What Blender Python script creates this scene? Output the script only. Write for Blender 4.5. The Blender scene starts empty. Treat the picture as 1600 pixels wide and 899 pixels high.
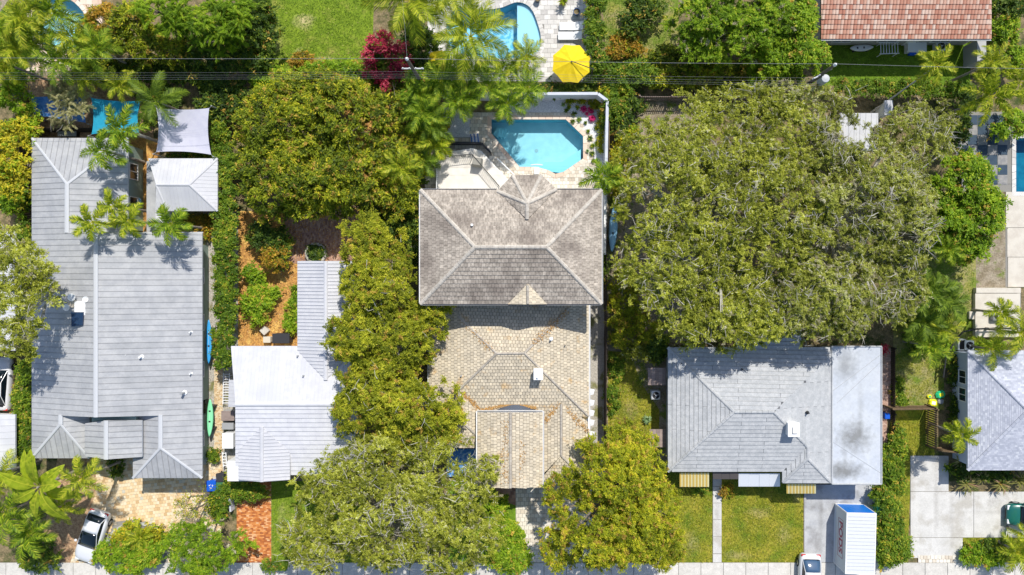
import bpy, math, random
import numpy as np
from mathutils import Vector, Matrix
from mathutils.geometry import tessellate_polygon
random.seed(7); RNG = np.random.default_rng(7)
R = math.radians
SC = bpy.context.scene
COL = SC.collection

# ------------------------------------------------------------------ camera, sky, sun, exposure
CAM_H, FPX, NADX, NADY = 61.0, 1140.0, 845.0, 428.0     # drone height (m), focal length and nadir in photo pixels
cam_d = bpy.data.cameras.new('drone_camera'); cam = bpy.data.objects.new('drone_camera', cam_d); COL.objects.link(cam)
cam.location = (0, 0, CAM_H); cam.rotation_euler = (0, 0, 0)
cam_d.sensor_width = 36; cam_d.lens = 36 * FPX / 1600
cam_d.shift_x = -(NADX - 800) / 1600; cam_d.shift_y = -(449.5 - NADY) / 1600
cam_d.clip_end = 5000
SC.camera = cam
SUNV = Vector((0.29, 0.69, 1.0)).normalized()           # towards the sun
SUN_EL = math.asin(SUNV.z); SUN_AZ = math.atan2(SUNV.x, SUNV.y)
world = bpy.data.worlds.new('World'); SC.world = world; world.use_nodes = True
nt = world.node_tree; nt.nodes.clear()
sky = nt.nodes.new('ShaderNodeTexSky'); sky.sky_type = 'NISHITA'; sky.sun_disc = False
sky.sun_elevation = SUN_EL; sky.sun_rotation = SUN_AZ; sky.air_density = 1.0; sky.dust_density = 1.0; sky.ozone_density = 1.0
bg = nt.nodes.new('ShaderNodeBackground'); bg.inputs['Strength'].default_value = 0.145
out = nt.nodes.new('ShaderNodeOutputWorld')
nt.links.new(sky.outputs[0], bg.inputs[0]); nt.links.new(bg.outputs[0], out.inputs[0])
sun_d = bpy.data.lights.new('sun', 'SUN'); sun_d.energy = 4.5; sun_d.angle = R(0.53); sun_d.color = (1.0, 0.95, 0.865)
sun = bpy.data.objects.new('sun', sun_d); COL.objects.link(sun)
sun.location = (0, 0, 80); sun.rotation_euler = SUNV.to_track_quat('Z', 'Y').to_euler()
SC.view_settings.view_transform = 'Standard'; SC.view_settings.look = 'None'
SC.view_settings.exposure = 0.12; SC.view_settings.gamma = 1.0

# ------------------------------------------------------------------ helpers
def P(px, py, h=0.0):
    s = (CAM_H - h) / FPX
    return Vector(((px - NADX) * s, (NADY - py) * s, h))
def px2m(d, h=0.0): return d * (CAM_H - h) / FPX

def tag(o, label=None, cat=None, group=None, kind=None):
    if label: o['label'] = label
    if cat: o['category'] = cat
    if group: o['group'] = group
    if kind: o['kind'] = kind
    return o
def empty(name, loc, label=None, cat=None, group=None, rz=0.0):
    o = bpy.data.objects.new(name, None); COL.objects.link(o); o.location = loc; o.rotation_euler = (0, 0, rz)
    o.empty_display_size = 0.3
    return tag(o, label, cat, group)
def worigin(o):
    v = Vector((0, 0, 0))
    while o is not None: v += Vector(o.location); o = o.parent
    return v
def obj(name, mesh, parent=None, loc=(0, 0, 0), rot=(0, 0, 0), scale=(1, 1, 1)):
    o = bpy.data.objects.new(name, mesh); COL.objects.link(o)
    if parent is not None: o.parent = parent
    o.location = loc; o.rotation_euler = rot; o.scale = scale
    return o
def copy_tree(o, parent=None):
    c = o.copy(); COL.objects.link(c); c.parent = parent
    for ch in [x for x in CHILD.get(o.name, [])]: pass
    for ch in list(o.children): copy_tree(ch, c)
    return c
CHILD = {}

class MB:
    """collects vertices and faces; build() links them as one mesh object"""
    def __init__(s): s.v = []; s.f = []; s.var = []; s.mi = []; s.cur = 0; s.smooth = []; s.sm = False
    def face(s, idx, var=0.5): s.f.append(tuple(idx)); s.var.append(var); s.mi.append(s.cur); s.smooth.append(s.sm)
    def add(s, verts, faces, var=0.5):
        b = len(s.v); s.v.extend([tuple(p) for p in verts])
        for f in faces: s.face([b + i for i in f], var)
    def box(s, c, d, rz=0.0, var=0.5, taper=1.0):
        cx, cy, cz = c; hx, hy, hz = d[0] / 2, d[1] / 2, d[2] / 2; cs, sn = math.cos(rz), math.sin(rz); vs = []
        for z, t in ((-hz, 1.0), (hz, taper)):
            for x, y in ((-hx, -hy), (hx, -hy), (hx, hy), (-hx, hy)):
                vs.append((cx + (x * cs - y * sn) * t, cy + (x * sn + y * cs) * t, cz + z))
        s.add(vs, [(3, 2, 1, 0), (4, 5, 6, 7), (0, 1, 5, 4), (1, 2, 6, 5), (2, 3, 7, 6), (3, 0, 4, 7)], var)
    def bevbox(s, c, d, b=0.03, rz=0.0, var=0.5):
        cx, cy, cz = c; hx, hy, hz = d[0] / 2, d[1] / 2, d[2] / 2; cs, sn = math.cos(rz), math.sin(rz)
        b = min(b, hx * .9, hy * .9, hz * .9); rings = []
        for z, k in ((-hz, b), (-hz + b, 0), (hz - b, 0), (hz, b)):
            x1, y1 = hx - k, hy - k
            pts = [(-x1 + b, -y1), (x1 - b, -y1), (x1, -y1 + b), (x1, y1 - b), (x1 - b, y1), (-x1 + b, y1), (-x1, y1 - b), (-x1, -y1 + b)]
            rings.append([(cx + x * cs - y * sn, cy + x * sn + y * cs, cz + z) for x, y in pts])
        s.loft(rings, var=var)
    def loft(s, rings, closed=True, cap=True, var=0.5):
        n = len(rings[0]); b = len(s.v)
        for r in rings: s.v.extend([tuple(p) for p in r])
        m = n if closed else n - 1
        for i in range(len(rings) - 1):
            for j in range(m):
                a = b + i * n + j; c = b + i * n + (j + 1) % n
                s.face((a, c, c + n, a + n), var)
        if cap and closed:
            s.face([b + j for j in range(n)][::-1], var); s.face([b + (len(rings) - 1) * n + j for j in range(n)], var)
    def tube(s, pts, rad, n=6, var=0.5, cap=True):
        pts = [Vector(p) for p in pts]
        if not hasattr(rad, '__len__'): rad = [rad] * len(pts)
        rings = []; up = None
        for i, p in enumerate(pts):
            d = (pts[min(i + 1, len(pts) - 1)] - pts[max(i - 1, 0)])
            if d.length < 1e-9: d = Vector((0, 0, 1))
            d.normalize()
            if up is None:
                up = Vector((0, 0, 1)) if abs(d.z) < .9 else Vector((1, 0, 0))
            a = d.cross(up)
            if a.length < 1e-4: a = d.cross(Vector((0, 1, 0)))
            a.normalize(); bb = d.cross(a)
            rings.append([p + (a * math.cos(2 * math.pi * k / n) + bb * math.sin(2 * math.pi * k / n)) * rad[i] for k in range(n)])
        s.loft(rings, cap=cap, var=var)
    def cyl(s, c, r, h, n=16, r2=None, var=0.5):
        r2 = r if r2 is None else r2
        s.loft([[(c[0] + r * math.cos(2 * math.pi * k / n), c[1] + r * math.sin(2 * math.pi * k / n), c[2]) for k in range(n)],
                [(c[0] + r2 * math.cos(2 * math.pi * k / n), c[1] + r2 * math.sin(2 * math.pi * k / n), c[2] + h) for k in range(n)]], var=var)
    def lathe(s, c, prof, n=20, var=0.5, cap=True):
        s.loft([[(c[0] + r * math.cos(2 * math.pi * k / n), c[1] + r * math.sin(2 * math.pi * k / n), c[2] + z) for k in range(n)] for r, z in prof], var=var, cap=cap)
    def prism(s, poly, z0, z1, var=0.5):
        """poly: list of (x,y) or 3-D points (their z is ignored)"""
        pl = [(p[0], p[1]) for p in poly]
        if area2(pl) < 0: pl = pl[::-1]
        n = len(pl); b = len(s.v)
        s.v.extend([(x, y, z0) for x, y in pl]); s.v.extend([(x, y, z1) for x, y in pl])
        for t in tessellate_polygon([[Vector((x, y, 0)) for x, y in pl]]):
            s.face([b + n + i for i in orient(t, pl)], var); s.face([b + i for i in orient(t, pl)][::-1], var)
        for i in range(n):
            j = (i + 1) % n; s.face((b + i, b + j, b + n + j, b + n + i), var)
    def build(s, name, mat, parent=None, world=True, kind=None, label=None, bevel=0.0):
        if not s.v: return None
        off = worigin(parent) if (parent is not None and world) else Vector((0, 0, 0))
        me = bpy.data.meshes.new(name)
        me.from_pydata([(x - off.x, y - off.y, z - off.z) for x, y, z in s.v], [], s.f)
        mats = mat if isinstance(mat, (list, tuple)) else [mat]
        for m in mats: me.materials.append(m)
        if len(mats) > 1: me.polygons.foreach_set('material_index', s.mi)
        a = me.attributes.new('var', 'FLOAT', 'FACE'); a.data.foreach_set('value', s.var)
        if any(s.smooth): me.polygons.foreach_set('use_smooth', s.smooth)
        me.update()
        o = obj(name, me, parent)
        if kind: o['kind'] = kind
        if label: o['label'] = label
        return o
def area2(pl): return sum(pl[i][0] * pl[(i + 1) % len(pl)][1] - pl[(i + 1) % len(pl)][0] * pl[i][1] for i in range(len(pl)))
def orient(t, pl):
    return t if area2([pl[i] for i in t]) > 0 else (t[0], t[2], t[1])

def centre_part(name, mb, mat, parent, **k):
    """a part whose object origin sits at the centre of its own shape"""
    vs = np.array(mb.v); c = Vector(((vs.min(0) + vs.max(0)) / 2).tolist())
    mb.v = [(x - c.x, y - c.y, z - c.z) for x, y, z in mb.v]
    o = mb.build(name, mat, parent, world=False, **k)
    o.location = c - (worigin(parent) if parent is not None else Vector((0, 0, 0)))
    return o

def tri_sheet(outer, holes, z):
    """flat sheet with holes; points are (x,y)"""
    loops = [[Vector((p[0], p[1], 0)) for p in outer]] + [[Vector((p[0], p[1], 0)) for p in h] for h in holes]
    flat = [p for l in loops for p in l]; pl = [(p.x, p.y) for p in flat]
    mb = MB()
    mb.v = [(p.x, p.y, z) for p in flat]
    for t in tessellate_polygon(loops): mb.face(orient(t, pl))
    return mb

# ------------------------------------------------------------------ materials
def srgb(r, g, b, k=1.0):
    f = lambda c: (c / 12.92 if c <= 0.04045 else ((c + 0.055) / 1.055) ** 2.4)
    return (f(r / 255) * k, f(g / 255) * k, f(b / 255) * k)
MATS = {}
def M(name, c1, c2=None, scale=3.0, detail=6.0, rough=0.8, c3=None, scale3=0.6, var=0.0, varcol=None, bump=0.0, bscale=30.0,
      metal=0.0, spec=0.3, objvar=0.0, trans=0.0, lo=0.4, hi=0.6, lo3=0.5, hi3=0.62, stretch=(1, 1, 1), emit=None, coat=0.0, huevar=0.0, grain=0.0, gscale=25.0, stains=(), staincol=(.1, .1, .1)):
    if name in MATS: return MATS[name]
    m = bpy.data.materials.new(name); m.use_nodes = True; n = m.node_tree; n.nodes.clear(); L = n.links
    o = n.nodes.new('ShaderNodeOutputMaterial'); b = n.nodes.new('ShaderNodeBsdfPrincipled')
    b.inputs['Roughness'].default_value = rough; b.inputs['Metallic'].default_value = metal
    b.inputs['Specular IOR Level'].default_value = spec; b.inputs['Coat Weight'].default_value = coat
    tc = n.nodes.new('ShaderNodeNewGeometry')
    mp = n.nodes.new('ShaderNodeMapping'); mp.inputs['Scale'].default_value = stretch
    L.new(tc.outputs['Position'], mp.inputs['Vector']); vec = mp.outputs['Vector']
    def noise(sc, de, off=0.0):
        t = n.nodes.new('ShaderNodeTexNoise'); t.inputs['Scale'].default_value = sc; t.inputs['Detail'].default_value = de
        t.inputs['Roughness'].default_value = 0.6
        L.new(vec, t.inputs['Vector']); return t.outputs['Fac']
    def ramp(fac, lo, hi):
        r = n.nodes.new('ShaderNodeMapRange'); r.inputs['From Min'].default_value = lo; r.inputs['From Max'].default_value = hi
        L.new(fac, r.inputs['Value']); return r.outputs['Result']
    def mix(fac, a, bb, mode='MIX'):
        x = n.nodes.new('ShaderNodeMix'); x.data_type = 'RGBA'; x.blend_type = mode
        if isinstance(fac, float): x.inputs[0].default_value = fac
        else: L.new(fac, x.inputs[0])
        for s, val in ((6, a), (7, bb)):
            if isinstance(val, tuple): x.inputs[s].default_value = (*val, 1)
            else: L.new(val, x.inputs[s])
        return x.outputs[2]
    col = None
    if c2: col = mix(ramp(noise(scale, detail), lo, hi), c1, c2)
    if c3: col = mix(ramp(noise(scale3, 5), lo3, hi3), col or c1, c3)
    if col is None: col = mix(0.0, c1, c1)
    for (sx, sy, rx, ry, k_, sc_) in stains:
        vs = n.nodes.new('ShaderNodeVectorMath'); vs.operation = 'SUBTRACT'; L.new(tc.outputs['Position'], vs.inputs[0]); vs.inputs[1].default_value = (sx, sy, 0)
        vm = n.nodes.new('ShaderNodeVectorMath'); vm.operation = 'MULTIPLY'; L.new(vs.outputs[0], vm.inputs[0]); vm.inputs[1].default_value = (1 / rx, 1 / ry, 0)
        vl = n.nodes.new('ShaderNodeVectorMath'); vl.operation = 'LENGTH'; L.new(vm.outputs[0], vl.inputs[0])
        ad = n.nodes.new('ShaderNodeMath'); ad.operation = 'MULTIPLY_ADD'; L.new(noise(sc_, 7), ad.inputs[0]); ad.inputs[1].default_value = 1.6; L.new(vl.outputs['Value'], ad.inputs[2])
        rr = n.nodes.new('ShaderNodeMapRange'); rr.inputs['From Min'].default_value = 1.85; rr.inputs['From Max'].default_value = .9; rr.inputs['To Max'].default_value = k_; L.new(ad.outputs[0], rr.inputs['Value'])
        col = mix(rr.outputs['Result'], col, staincol)
    if varcol:
        at = n.nodes.new('ShaderNodeAttribute'); at.attribute_name = 'var'
        cr = n.nodes.new('ShaderNodeValToRGB'); cr.color_ramp.interpolation = 'LINEAR'
        e = cr.color_ramp.elements; e[0].color = (*varcol[0][1], 1); e[0].position = varcol[0][0]; e[1].color = (*varcol[-1][1], 1); e[1].position = varcol[-1][0]
        for p_, c_ in varcol[1:-1]:
            q = e.new(p_); q.color = (*c_, 1)
        L.new(at.outputs['Fac'], cr.inputs[0])
        col = mix(var if var else 1.0, col, cr.outputs[0])
    elif var:
        at = n.nodes.new('ShaderNodeAttribute'); at.attribute_name = 'var'
        r = n.nodes.new('ShaderNodeMapRange'); r.inputs['To Min'].default_value = 1 - var; r.inputs['To Max'].default_value = 1 + var
        L.new(at.outputs['Fac'], r.inputs['Value'])
        hs = n.nodes.new('ShaderNodeHueSaturation'); L.new(r.outputs[0], hs.inputs['Value']); L.new(col, hs.inputs['Color']); col = hs.outputs[0]
    if grain:
        g = ramp(noise(gscale, 3), 0.3, 0.7)
        r = n.nodes.new('ShaderNodeMapRange'); r.inputs['To Min'].default_value = 1 - grain; r.inputs['To Max'].default_value = 1 + grain
        L.new(g, r.inputs['Value'])
        hs = n.nodes.new('ShaderNodeHueSaturation'); L.new(r.outputs[0], hs.inputs['Value']); L.new(col, hs.inputs['Color']); col = hs.outputs[0]
    if objvar or huevar:
        oi = n.nodes.new('ShaderNodeObjectInfo')
        hs = n.nodes.new('ShaderNodeHueSaturation'); L.new(col, hs.inputs['Color'])
        r = n.nodes.new('ShaderNodeMapRange'); r.inputs['To Min'].default_value = 1 - objvar; r.inputs['To Max'].default_value = 1 + objvar
        L.new(oi.outputs['Random'], r.inputs['Value']); L.new(r.outputs[0], hs.inputs['Value'])
        if huevar:
            r2 = n.nodes.new('ShaderNodeMapRange'); r2.inputs['To Min'].default_value = .5 - huevar; r2.inputs['To Max'].default_value = .5 + huevar
            L.new(oi.outputs['Random'], r2.inputs['Value']); L.new(r2.outputs[0], hs.inputs['Hue'])
        col = hs.outputs[0]
    L.new(col, b.inputs['Base Color'])
    if bump:
        bp = n.nodes.new('ShaderNodeBump'); bp.inputs['Strength'].default_value = bump; bp.inputs['Distance'].default_value = 0.05
        L.new(noise(bscale, 5), bp.inputs['Height']); L.new(bp.outputs[0], b.inputs['Normal'])
    surf = b.outputs[0]
    if trans:
        t = n.nodes.new('ShaderNodeBsdfTranslucent')
        tcol = mix(1.0, col, (1.15, 1.35, .3), 'MULTIPLY'); L.new(tcol, t.inputs['Color'])
        mx = n.nodes.new('ShaderNodeMixShader'); mx.inputs[0].default_value = trans
        L.new(surf, mx.inputs[1]); L.new(t.outputs[0], mx.inputs[2]); surf = mx.outputs[0]
    L.new(surf, o.inputs[0])
    MATS[name] = m; return m

def water_mat(name, tint, wave=6.0, bump=0.15, caustic=0.0):
    if name in MATS: return MATS[name]
    m = bpy.data.materials.new(name); m.use_nodes = True; n = m.node_tree; n.nodes.clear(); L = n.links
    o = n.nodes.new('ShaderNodeOutputMaterial')
    tr = n.nodes.new('ShaderNodeBsdfTransparent'); tr.inputs[0].default_value = (*tint, 1)
    gl = n.nodes.new('ShaderNodeBsdfGlossy'); gl.inputs['Roughness'].default_value = 0.03
    fr = n.nodes.new('ShaderNodeFresnel'); fr.inputs[0].default_value = 1.33
    ge = n.nodes.new('ShaderNodeNewGeometry'); no = n.nodes.new('ShaderNodeTexNoise'); no.inputs['Scale'].default_value = wave; no.inputs['Detail'].default_value = 3
    L.new(ge.outputs['Position'], no.inputs['Vector'])
    bp = n.nodes.new('ShaderNodeBump'); bp.inputs['Strength'].default_value = bump; bp.inputs['Distance'].default_value = 0.05
    L.new(no.outputs['Fac'], bp.inputs['Height']); L.new(bp.outputs[0], gl.inputs['Normal']); L.new(bp.outputs[0], fr.inputs['Normal'])
    mx = n.nodes.new('ShaderNodeMixShader'); L.new(fr.outputs[0], mx.inputs[0]); L.new(tr.outputs[0], mx.inputs[1]); L.new(gl.outputs[0], mx.inputs[2])
    L.new(mx.outputs[0], o.inputs[0]); MATS[name] = m; return m
def glass_mat(name, tint=(0.02, 0.03, 0.035), rough=0.06):
    return M(name, tint, rough=rough, spec=0.7)

# ------------------------------------------------------------------ cells: tiles, shingles, panels, pavers laid on a flat face
def newell(pts):
    n = Vector((0, 0, 0))
    for i in range(len(pts)):
        a, b = pts[i], pts[(i + 1) % len(pts)]
        n += Vector(((a.y - b.y) * (a.z + b.z), (a.z - b.z) * (a.x + b.x), (a.x - b.x) * (a.y + b.y)))
    n.normalize()
    return n if n.z > 0 else -n
def clip_poly(sub, clip):
    """Sutherland-Hodgman; clip is convex and counter-clockwise"""
    outp = sub
    for i in range(len(clip)):
        if not outp: return []
        ax, ay = clip[i]; bx, by = clip[(i + 1) % len(clip)]; inp = outp; outp = []
        ex, ey = bx - ax, by - ay
        d = [ex * (p[1] - ay) - ey * (p[0] - ax) for p in inp]
        if min(d) >= 0: outp = inp; continue
        if max(d) <= 0: return []
        for k in range(len(inp)):
            p, q = inp[k], inp[(k + 1) % len(inp)]; dp, dq = d[k], d[(k + 1) % len(inp)]
            if dp >= 0: outp.append(p)
            if (dp >= 0) != (dq >= 0):
                t = dp / (dp - dq); outp.append((p[0] + (q[0] - p[0]) * t, p[1] + (q[1] - p[1]) * t))
    return outp
class Frame:
    def __init__(s, pts, udir=None):
        s.n = newell(pts); s.c = sum(pts, Vector((0, 0, 0))) / len(pts)
        u = Vector(udir) if udir else Vector((0, 0, 1)).cross(s.n)
        if u.length < 0.02: u = Vector((1, 0, 0))
        u = u - s.n * u.dot(s.n); u.normalize(); s.u = u; s.v = s.n.cross(u)
    def to2(s, p): d = p - s.c; return (d.dot(s.u) + s.c.dot(s.u), d.dot(s.v) + s.c.dot(s.v))
    def to3(s, a, b, h=0.0): return s.c + s.u * (a - s.c.dot(s.u)) + s.v * (b - s.c.dot(s.v)) + s.n * h
def cells(mb, pts, tw, th, t_low=0.03, t_up=0.008, stagger=0.5, gap=0.006, jit=0.0, udir=None, var=None, barrel=0.0, reject=None, base=0.0, sag=0.0):
    fr = Frame(pts, udir); poly = [fr.to2(p) for p in pts]
    if area2(poly) < 0: poly = poly[::-1]
    u0 = min(p[0] for p in poly); u1 = max(p[0] for p in poly); v0 = min(p[1] for p in poly); v1 = max(p[1] for p in poly)
    j = math.floor(v0 / th) - 1
    vstart = v0                         # courses start at the eave
    nrow = int((v1 - v0) / th) + 2
    for r in range(nrow):
        va = vstart + r * th; vb = va + th
        off = (stagger * (r % 2)) * tw
        i0 = math.floor((u0 - off) / tw); i1 = math.ceil((u1 - off) / tw)
        for i in range(i0, i1 + 1):
            ua = i * tw + off + gap; ub = ua + tw - 2 * gap
            rect = [(ua, va + gap), (ub, va + gap), (ub, vb - gap), (ua, vb - gap)]
            q = clip_poly(rect, poly)
            if len(q) < 3 or abs(area2(q)) < 0.06 * tw * th: continue
            if reject:
                cx = sum(a for a, b in q) / len(q); cy = sum(b for a, b in q) / len(q)
                if reject(fr.to3(cx, cy)): continue
            dj = random.uniform(0, jit) if jit else 0.0
            vv = var(fr.to3(q[0][0], q[0][1])) if var else random.random()
            full = len(q) == 4 and abs(area2(q)) > 1.98 * (ub - ua) * (vb - va - 2 * gap) * 0.99
            H = lambda b: base + t_low + (t_up - t_low) * (b - va) / th + dj
            if barrel and full:
                k = [0, .25, .5, .75, 1]; hh = [0, .8, 1, .8, 0]
                b = len(mb.v)
                for vq in (va + gap, vb - gap):
                    for a_, h_ in zip(k, hh): mb.v.append(tuple(fr.to3(ua + (ub - ua) * a_, vq, H(vq) + barrel * h_)))
                for a_ in range(4): mb.face((b + a_, b + a_ + 1, b + a_ + 6, b + a_ + 5), vv)
                b2 = len(mb.v); mb.v.append(tuple(fr.to3(ua, va + gap, base))); mb.v.append(tuple(fr.to3(ub, va + gap, base)))
                mb.face((b2, b2 + 1, b + 4, b + 3, b + 2, b + 1, b), vv)
            else:
                b = len(mb.v); n = len(q)
                for a_, b_ in q: mb.v.append(tuple(fr.to3(a_, b_, H(b_))))
                for a_, b_ in q: mb.v.append(tuple(fr.to3(a_, b_, base - 0.004)))
                mb.face([b + x for x in range(n)], vv)
                for x in range(n): mb.face((b + n + x, b + n + (x + 1) % n, b + (x + 1) % n, b + x), vv)
    return fr
def slab(mb, pts, t=0.12, lift=0.0, var=0.5):
    """a roof plane as a solid, thickness downwards"""
    n = len(pts); b = len(mb.v)
    nn = newell(pts)
    pl = [(p.x, p.y) for p in pts]; order = pts if area2(pl) > 0 else pts[::-1]
    mb.v.extend([tuple(p + nn * lift) for p in order]); mb.v.extend([(p.x, p.y, p.z - t) for p in order])
    pl = [(p.x, p.y) for p in order]
    for t_ in tessellate_polygon([[Vector((p.x, p.y, 0)) for p in order]]):
        t_ = orient(t_, pl)
        mb.face([b + i for i in t_], var); mb.face([b + n + i for i in t_][::-1], var)
    for i in range(n):
        j = (i + 1) % n; mb.face((b + n + i, b + n + j, b + j, b + i), var)
def panels(parent, pts, pw, mat, udir=None, name='roof_panel', t=0.025, rib=0.05, ribw=0.045, phase=0.0):
    """standing-seam panels: every strip is a part of its own with its raised seam"""
    fr = Frame(pts, udir); poly = [fr.to2(p) for p in pts]
    if area2(poly) < 0: poly = poly[::-1]
    u0 = min(p[0] for p in poly); u1 = max(p[0] for p in poly); v0 = min(p[1] for p in poly) - 1; v1 = max(p[1] for p in poly) + 1
    for i in range(math.floor((u0 - phase) / pw), math.ceil((u1 - phase) / pw) + 1):
        ua = i * pw + phase; mb = MB(); ok = False
        for a, b_, h in ((ua, ua + pw - ribw, t), (ua + pw - ribw, ua + pw, rib)):
            q = clip_poly([(a, v0), (b_, v0), (b_, v1), (a, v1)], poly)
            if len(q) < 3 or abs(area2(q)) < 0.004: continue
            ok = True; b = len(mb.v); n = len(q)
            for x, y in q: mb.v.append(tuple(fr.to3(x, y, h)))
            for x, y in q: mb.v.append(tuple(fr.to3(x, y, 0.002)))
            vv = .5 if h == t else 0.0  # seam ribs take a darker tone, their shading painted into the colour
            mb.face([b + x for x in range(n)], vv)
            for x in range(n): mb.face((b + n + x, b + n + (x + 1) % n, b + (x + 1) % n, b + x), vv)
        if ok: centre_part(name, mb, mat, parent)
def ridge(parent, a, b, mat, w=0.26, h=0.07, seg=0.42, name='ridge_cap', lift=0.03):
    a, b = Vector(a), Vector(b); d = b - a; L = d.length; d.normalize(); s = Vector((0, 0, 1)).cross(d); s.normalize(); up = d.cross(s) * -1
    if up.z < 0: up = -up
    mb = MB(); n = max(1, int(L / seg)) if seg else 1
    for i in range(n):
        p = a + d * (L * i / n); q = a + d * (L * (i + 1) / n - (0.01 if seg else 0)); k = 0.9 if seg else 1; hv = random.random()
        ring = lambda c, ww, hh: [c - s * ww / 2 - up * .06, c - s * ww / 2 + up * lift, c - s * ww * .22 + up * (lift + hh), c + s * ww * .22 + up * (lift + hh), c + s * ww / 2 + up * lift, c + s * ww / 2 - up * .06]
        mb.loft([ring(p, w, h), ring(q, w * k, h * .7)], var=hv)
    return mb.build(name, mat, parent)
def window(parent, c, face, w=1.2, h=1.1, frame=None, pane=None):
    """c: centre on the wall plane; face: 'N','S','E','W' the side it looks to"""
    dx, dy = {'N': (0, 1), 'S': (0, -1), 'E': (1, 0), 'W': (-1, 0)}[face]
    along = (abs(dy), abs(dx))
    frame = frame or MATS['white_trim']; pane = pane or MATS['window_glass']
    mb = MB(); c = Vector(c)
    def b(u0, u1, z0, z1, d0, d1, m):
        cc = c + Vector((along[0] * (u0 + u1) / 2 + dx * (d0 + d1) / 2, along[1] * (u0 + u1) / 2 + dy * (d0 + d1) / 2, (z0 + z1) / 2))
        m.box(cc, (abs(along[0] * (u1 - u0)) + abs(dx * (d1 - d0)), abs(along[1] * (u1 - u0)) + abs(dy * (d1 - d0)), z1 - z0))
    t = 0.07
    b(-w / 2 - t, w / 2 + t, h / 2, h / 2 + t, 0, .06, mb); b(-w / 2 - t, w / 2 + t, -h / 2 - t, -h / 2, 0, .09, mb)
    b(-w / 2 - t, -w / 2, -h / 2, h / 2, 0, .06, mb); b(w / 2, w / 2 + t, -h / 2, h / 2, 0, .06, mb); b(-.025, .025, -h / 2, h / 2, 0.01, .05, mb)
    f = mb.build('window', frame, parent)
    m2 = MB(); b(-w / 2, w / 2, -h / 2, h / 2, 0.004, .025, m2); m2.build('pane', pane, f)
    return f
def in_poly(x, y, poly):
    r = False; j = len(poly) - 1
    for i in range(len(poly)):
        if (poly[i][1] > y) != (poly[j][1] > y) and x < (poly[j][0] - poly[i][0]) * (y - poly[i][1]) / (poly[j][1] - poly[i][1]) + poly[i][0]: r = not r
        j = i
    return r
# ------------------------------------------------------------------ materials used everywhere
def SP_(x, y, rx, ry, k, sc, h=0.0): q = P(x, y, h); return (q.x, q.y, px2m(rx, h), px2m(ry, h), k, sc)
M('white_trim', (0.78, 0.78, 0.77), rough=.5)
glass_mat('window_glass')
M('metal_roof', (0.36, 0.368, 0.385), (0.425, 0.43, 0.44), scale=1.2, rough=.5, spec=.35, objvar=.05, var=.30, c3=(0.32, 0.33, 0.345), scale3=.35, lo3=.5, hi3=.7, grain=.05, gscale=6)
M('metal_roof_trim', (0.50, 0.515, 0.54), rough=.5)
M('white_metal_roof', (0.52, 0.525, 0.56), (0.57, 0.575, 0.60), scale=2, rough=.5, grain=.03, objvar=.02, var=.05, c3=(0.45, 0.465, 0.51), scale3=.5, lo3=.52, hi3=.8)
M('white_tile_roof', (0.38, 0.395, 0.41), (0.46, 0.47, 0.48), scale=3.0, rough=.75, var=.035, c3=(0.35, 0.365, 0.38), scale3=1.1, lo3=.5, hi3=.75, grain=.12, gscale=14)
M('flat_membrane', (0.47, 0.505, 0.56), (0.52, 0.55, 0.59), scale=.8, rough=.7, grain=.06, gscale=5, stretch=(1, 1, 1), stains=[SP_(1322, 572, 24, 30, .5, 1.6, 3.1), SP_(1335, 682, 32, 32, .75, 2.2, 3.1), SP_(1322, 736, 34, 16, .75, 2.4, 3.1), SP_(1310, 735, 16, 18, .5, 3, 3.1), SP_(1345, 640, 6, 60, .25, 3, 3.1), SP_(1320, 700, 5, 50, .25, 3, 3.1)], staincol=(.14, .14, .13))
M('shake_tile', (0.32, 0.28, 0.235), (0.47, 0.415, 0.35), scale=3.5, rough=.9, var=.16, c3=(0.235, 0.20, 0.17), scale3=.42, lo3=.46, hi3=.66, grain=.18, gscale=9)
M('cream_tile', (0.60, 0.52, 0.39), (0.50, 0.44, 0.34), scale=2.5, rough=.85, var=.14, c3=(0.56, 0.33, 0.10), scale3=1.1, lo3=.58, hi3=.78, grain=.12, gscale=11)
M('tile_cap', (0.47, 0.43, 0.37), (0.38, 0.34, 0.29), scale=6, rough=.9, var=.12)
M('tile_cap_dark', (0.52, 0.48, 0.42), (0.42, 0.38, 0.33), scale=6, rough=.9, var=.12)
M('tile_bed', (0.10, 0.085, 0.07), rough=.95)
M('rust_leaf', (0.50, 0.29, 0.10), (0.38, 0.22, 0.08), scale=8, rough=.95, var=.3)
M('red_tile', (0.62, 0.25, 0.15), (0.72, 0.42, 0.28), scale=1.5, rough=.85, var=1.0, varcol=[(0, (0.44, 0.19, 0.13)), (.35, (0.53, 0.28, 0.20)), (.7, (0.60, 0.38, 0.29)), (1, (0.66, 0.50, 0.41))], grain=.10)
M('blue_shingle', (0.42, 0.45, 0.53), (0.5, 0.53, 0.62), scale=4, rough=.9, var=1.0, varcol=[(0, (0.36, 0.38, 0.45)), (.5, (0.43, 0.45, 0.52)), (.85, (0.48, 0.50, 0.57)), (1, (0.55, 0.57, 0.62))])
M('stucco_green', (0.27, 0.36, 0.32), rough=.9, bump=.2)
M('stucco_blue', (0.50, 0.56, 0.66), rough=.9, bump=.2)
M('stucco_white', (0.72, 0.72, 0.70), rough=.9, bump=.2)
M('stucco_cream', (0.60, 0.54, 0.44), rough=.9, bump=.2)
M('stucco_grey', (0.42, 0.42, 0.42), rough=.9, bump=.2)
M('white_paint', (0.80, 0.81, 0.82), rough=.45)
M('wall_white', (0.50, 0.53, 0.60), (0.56, 0.585, 0.64), scale=1.5, rough=.8, grain=.05)
M('black_metal', (0.03, 0.032, 0.035), rough=.5)
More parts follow.
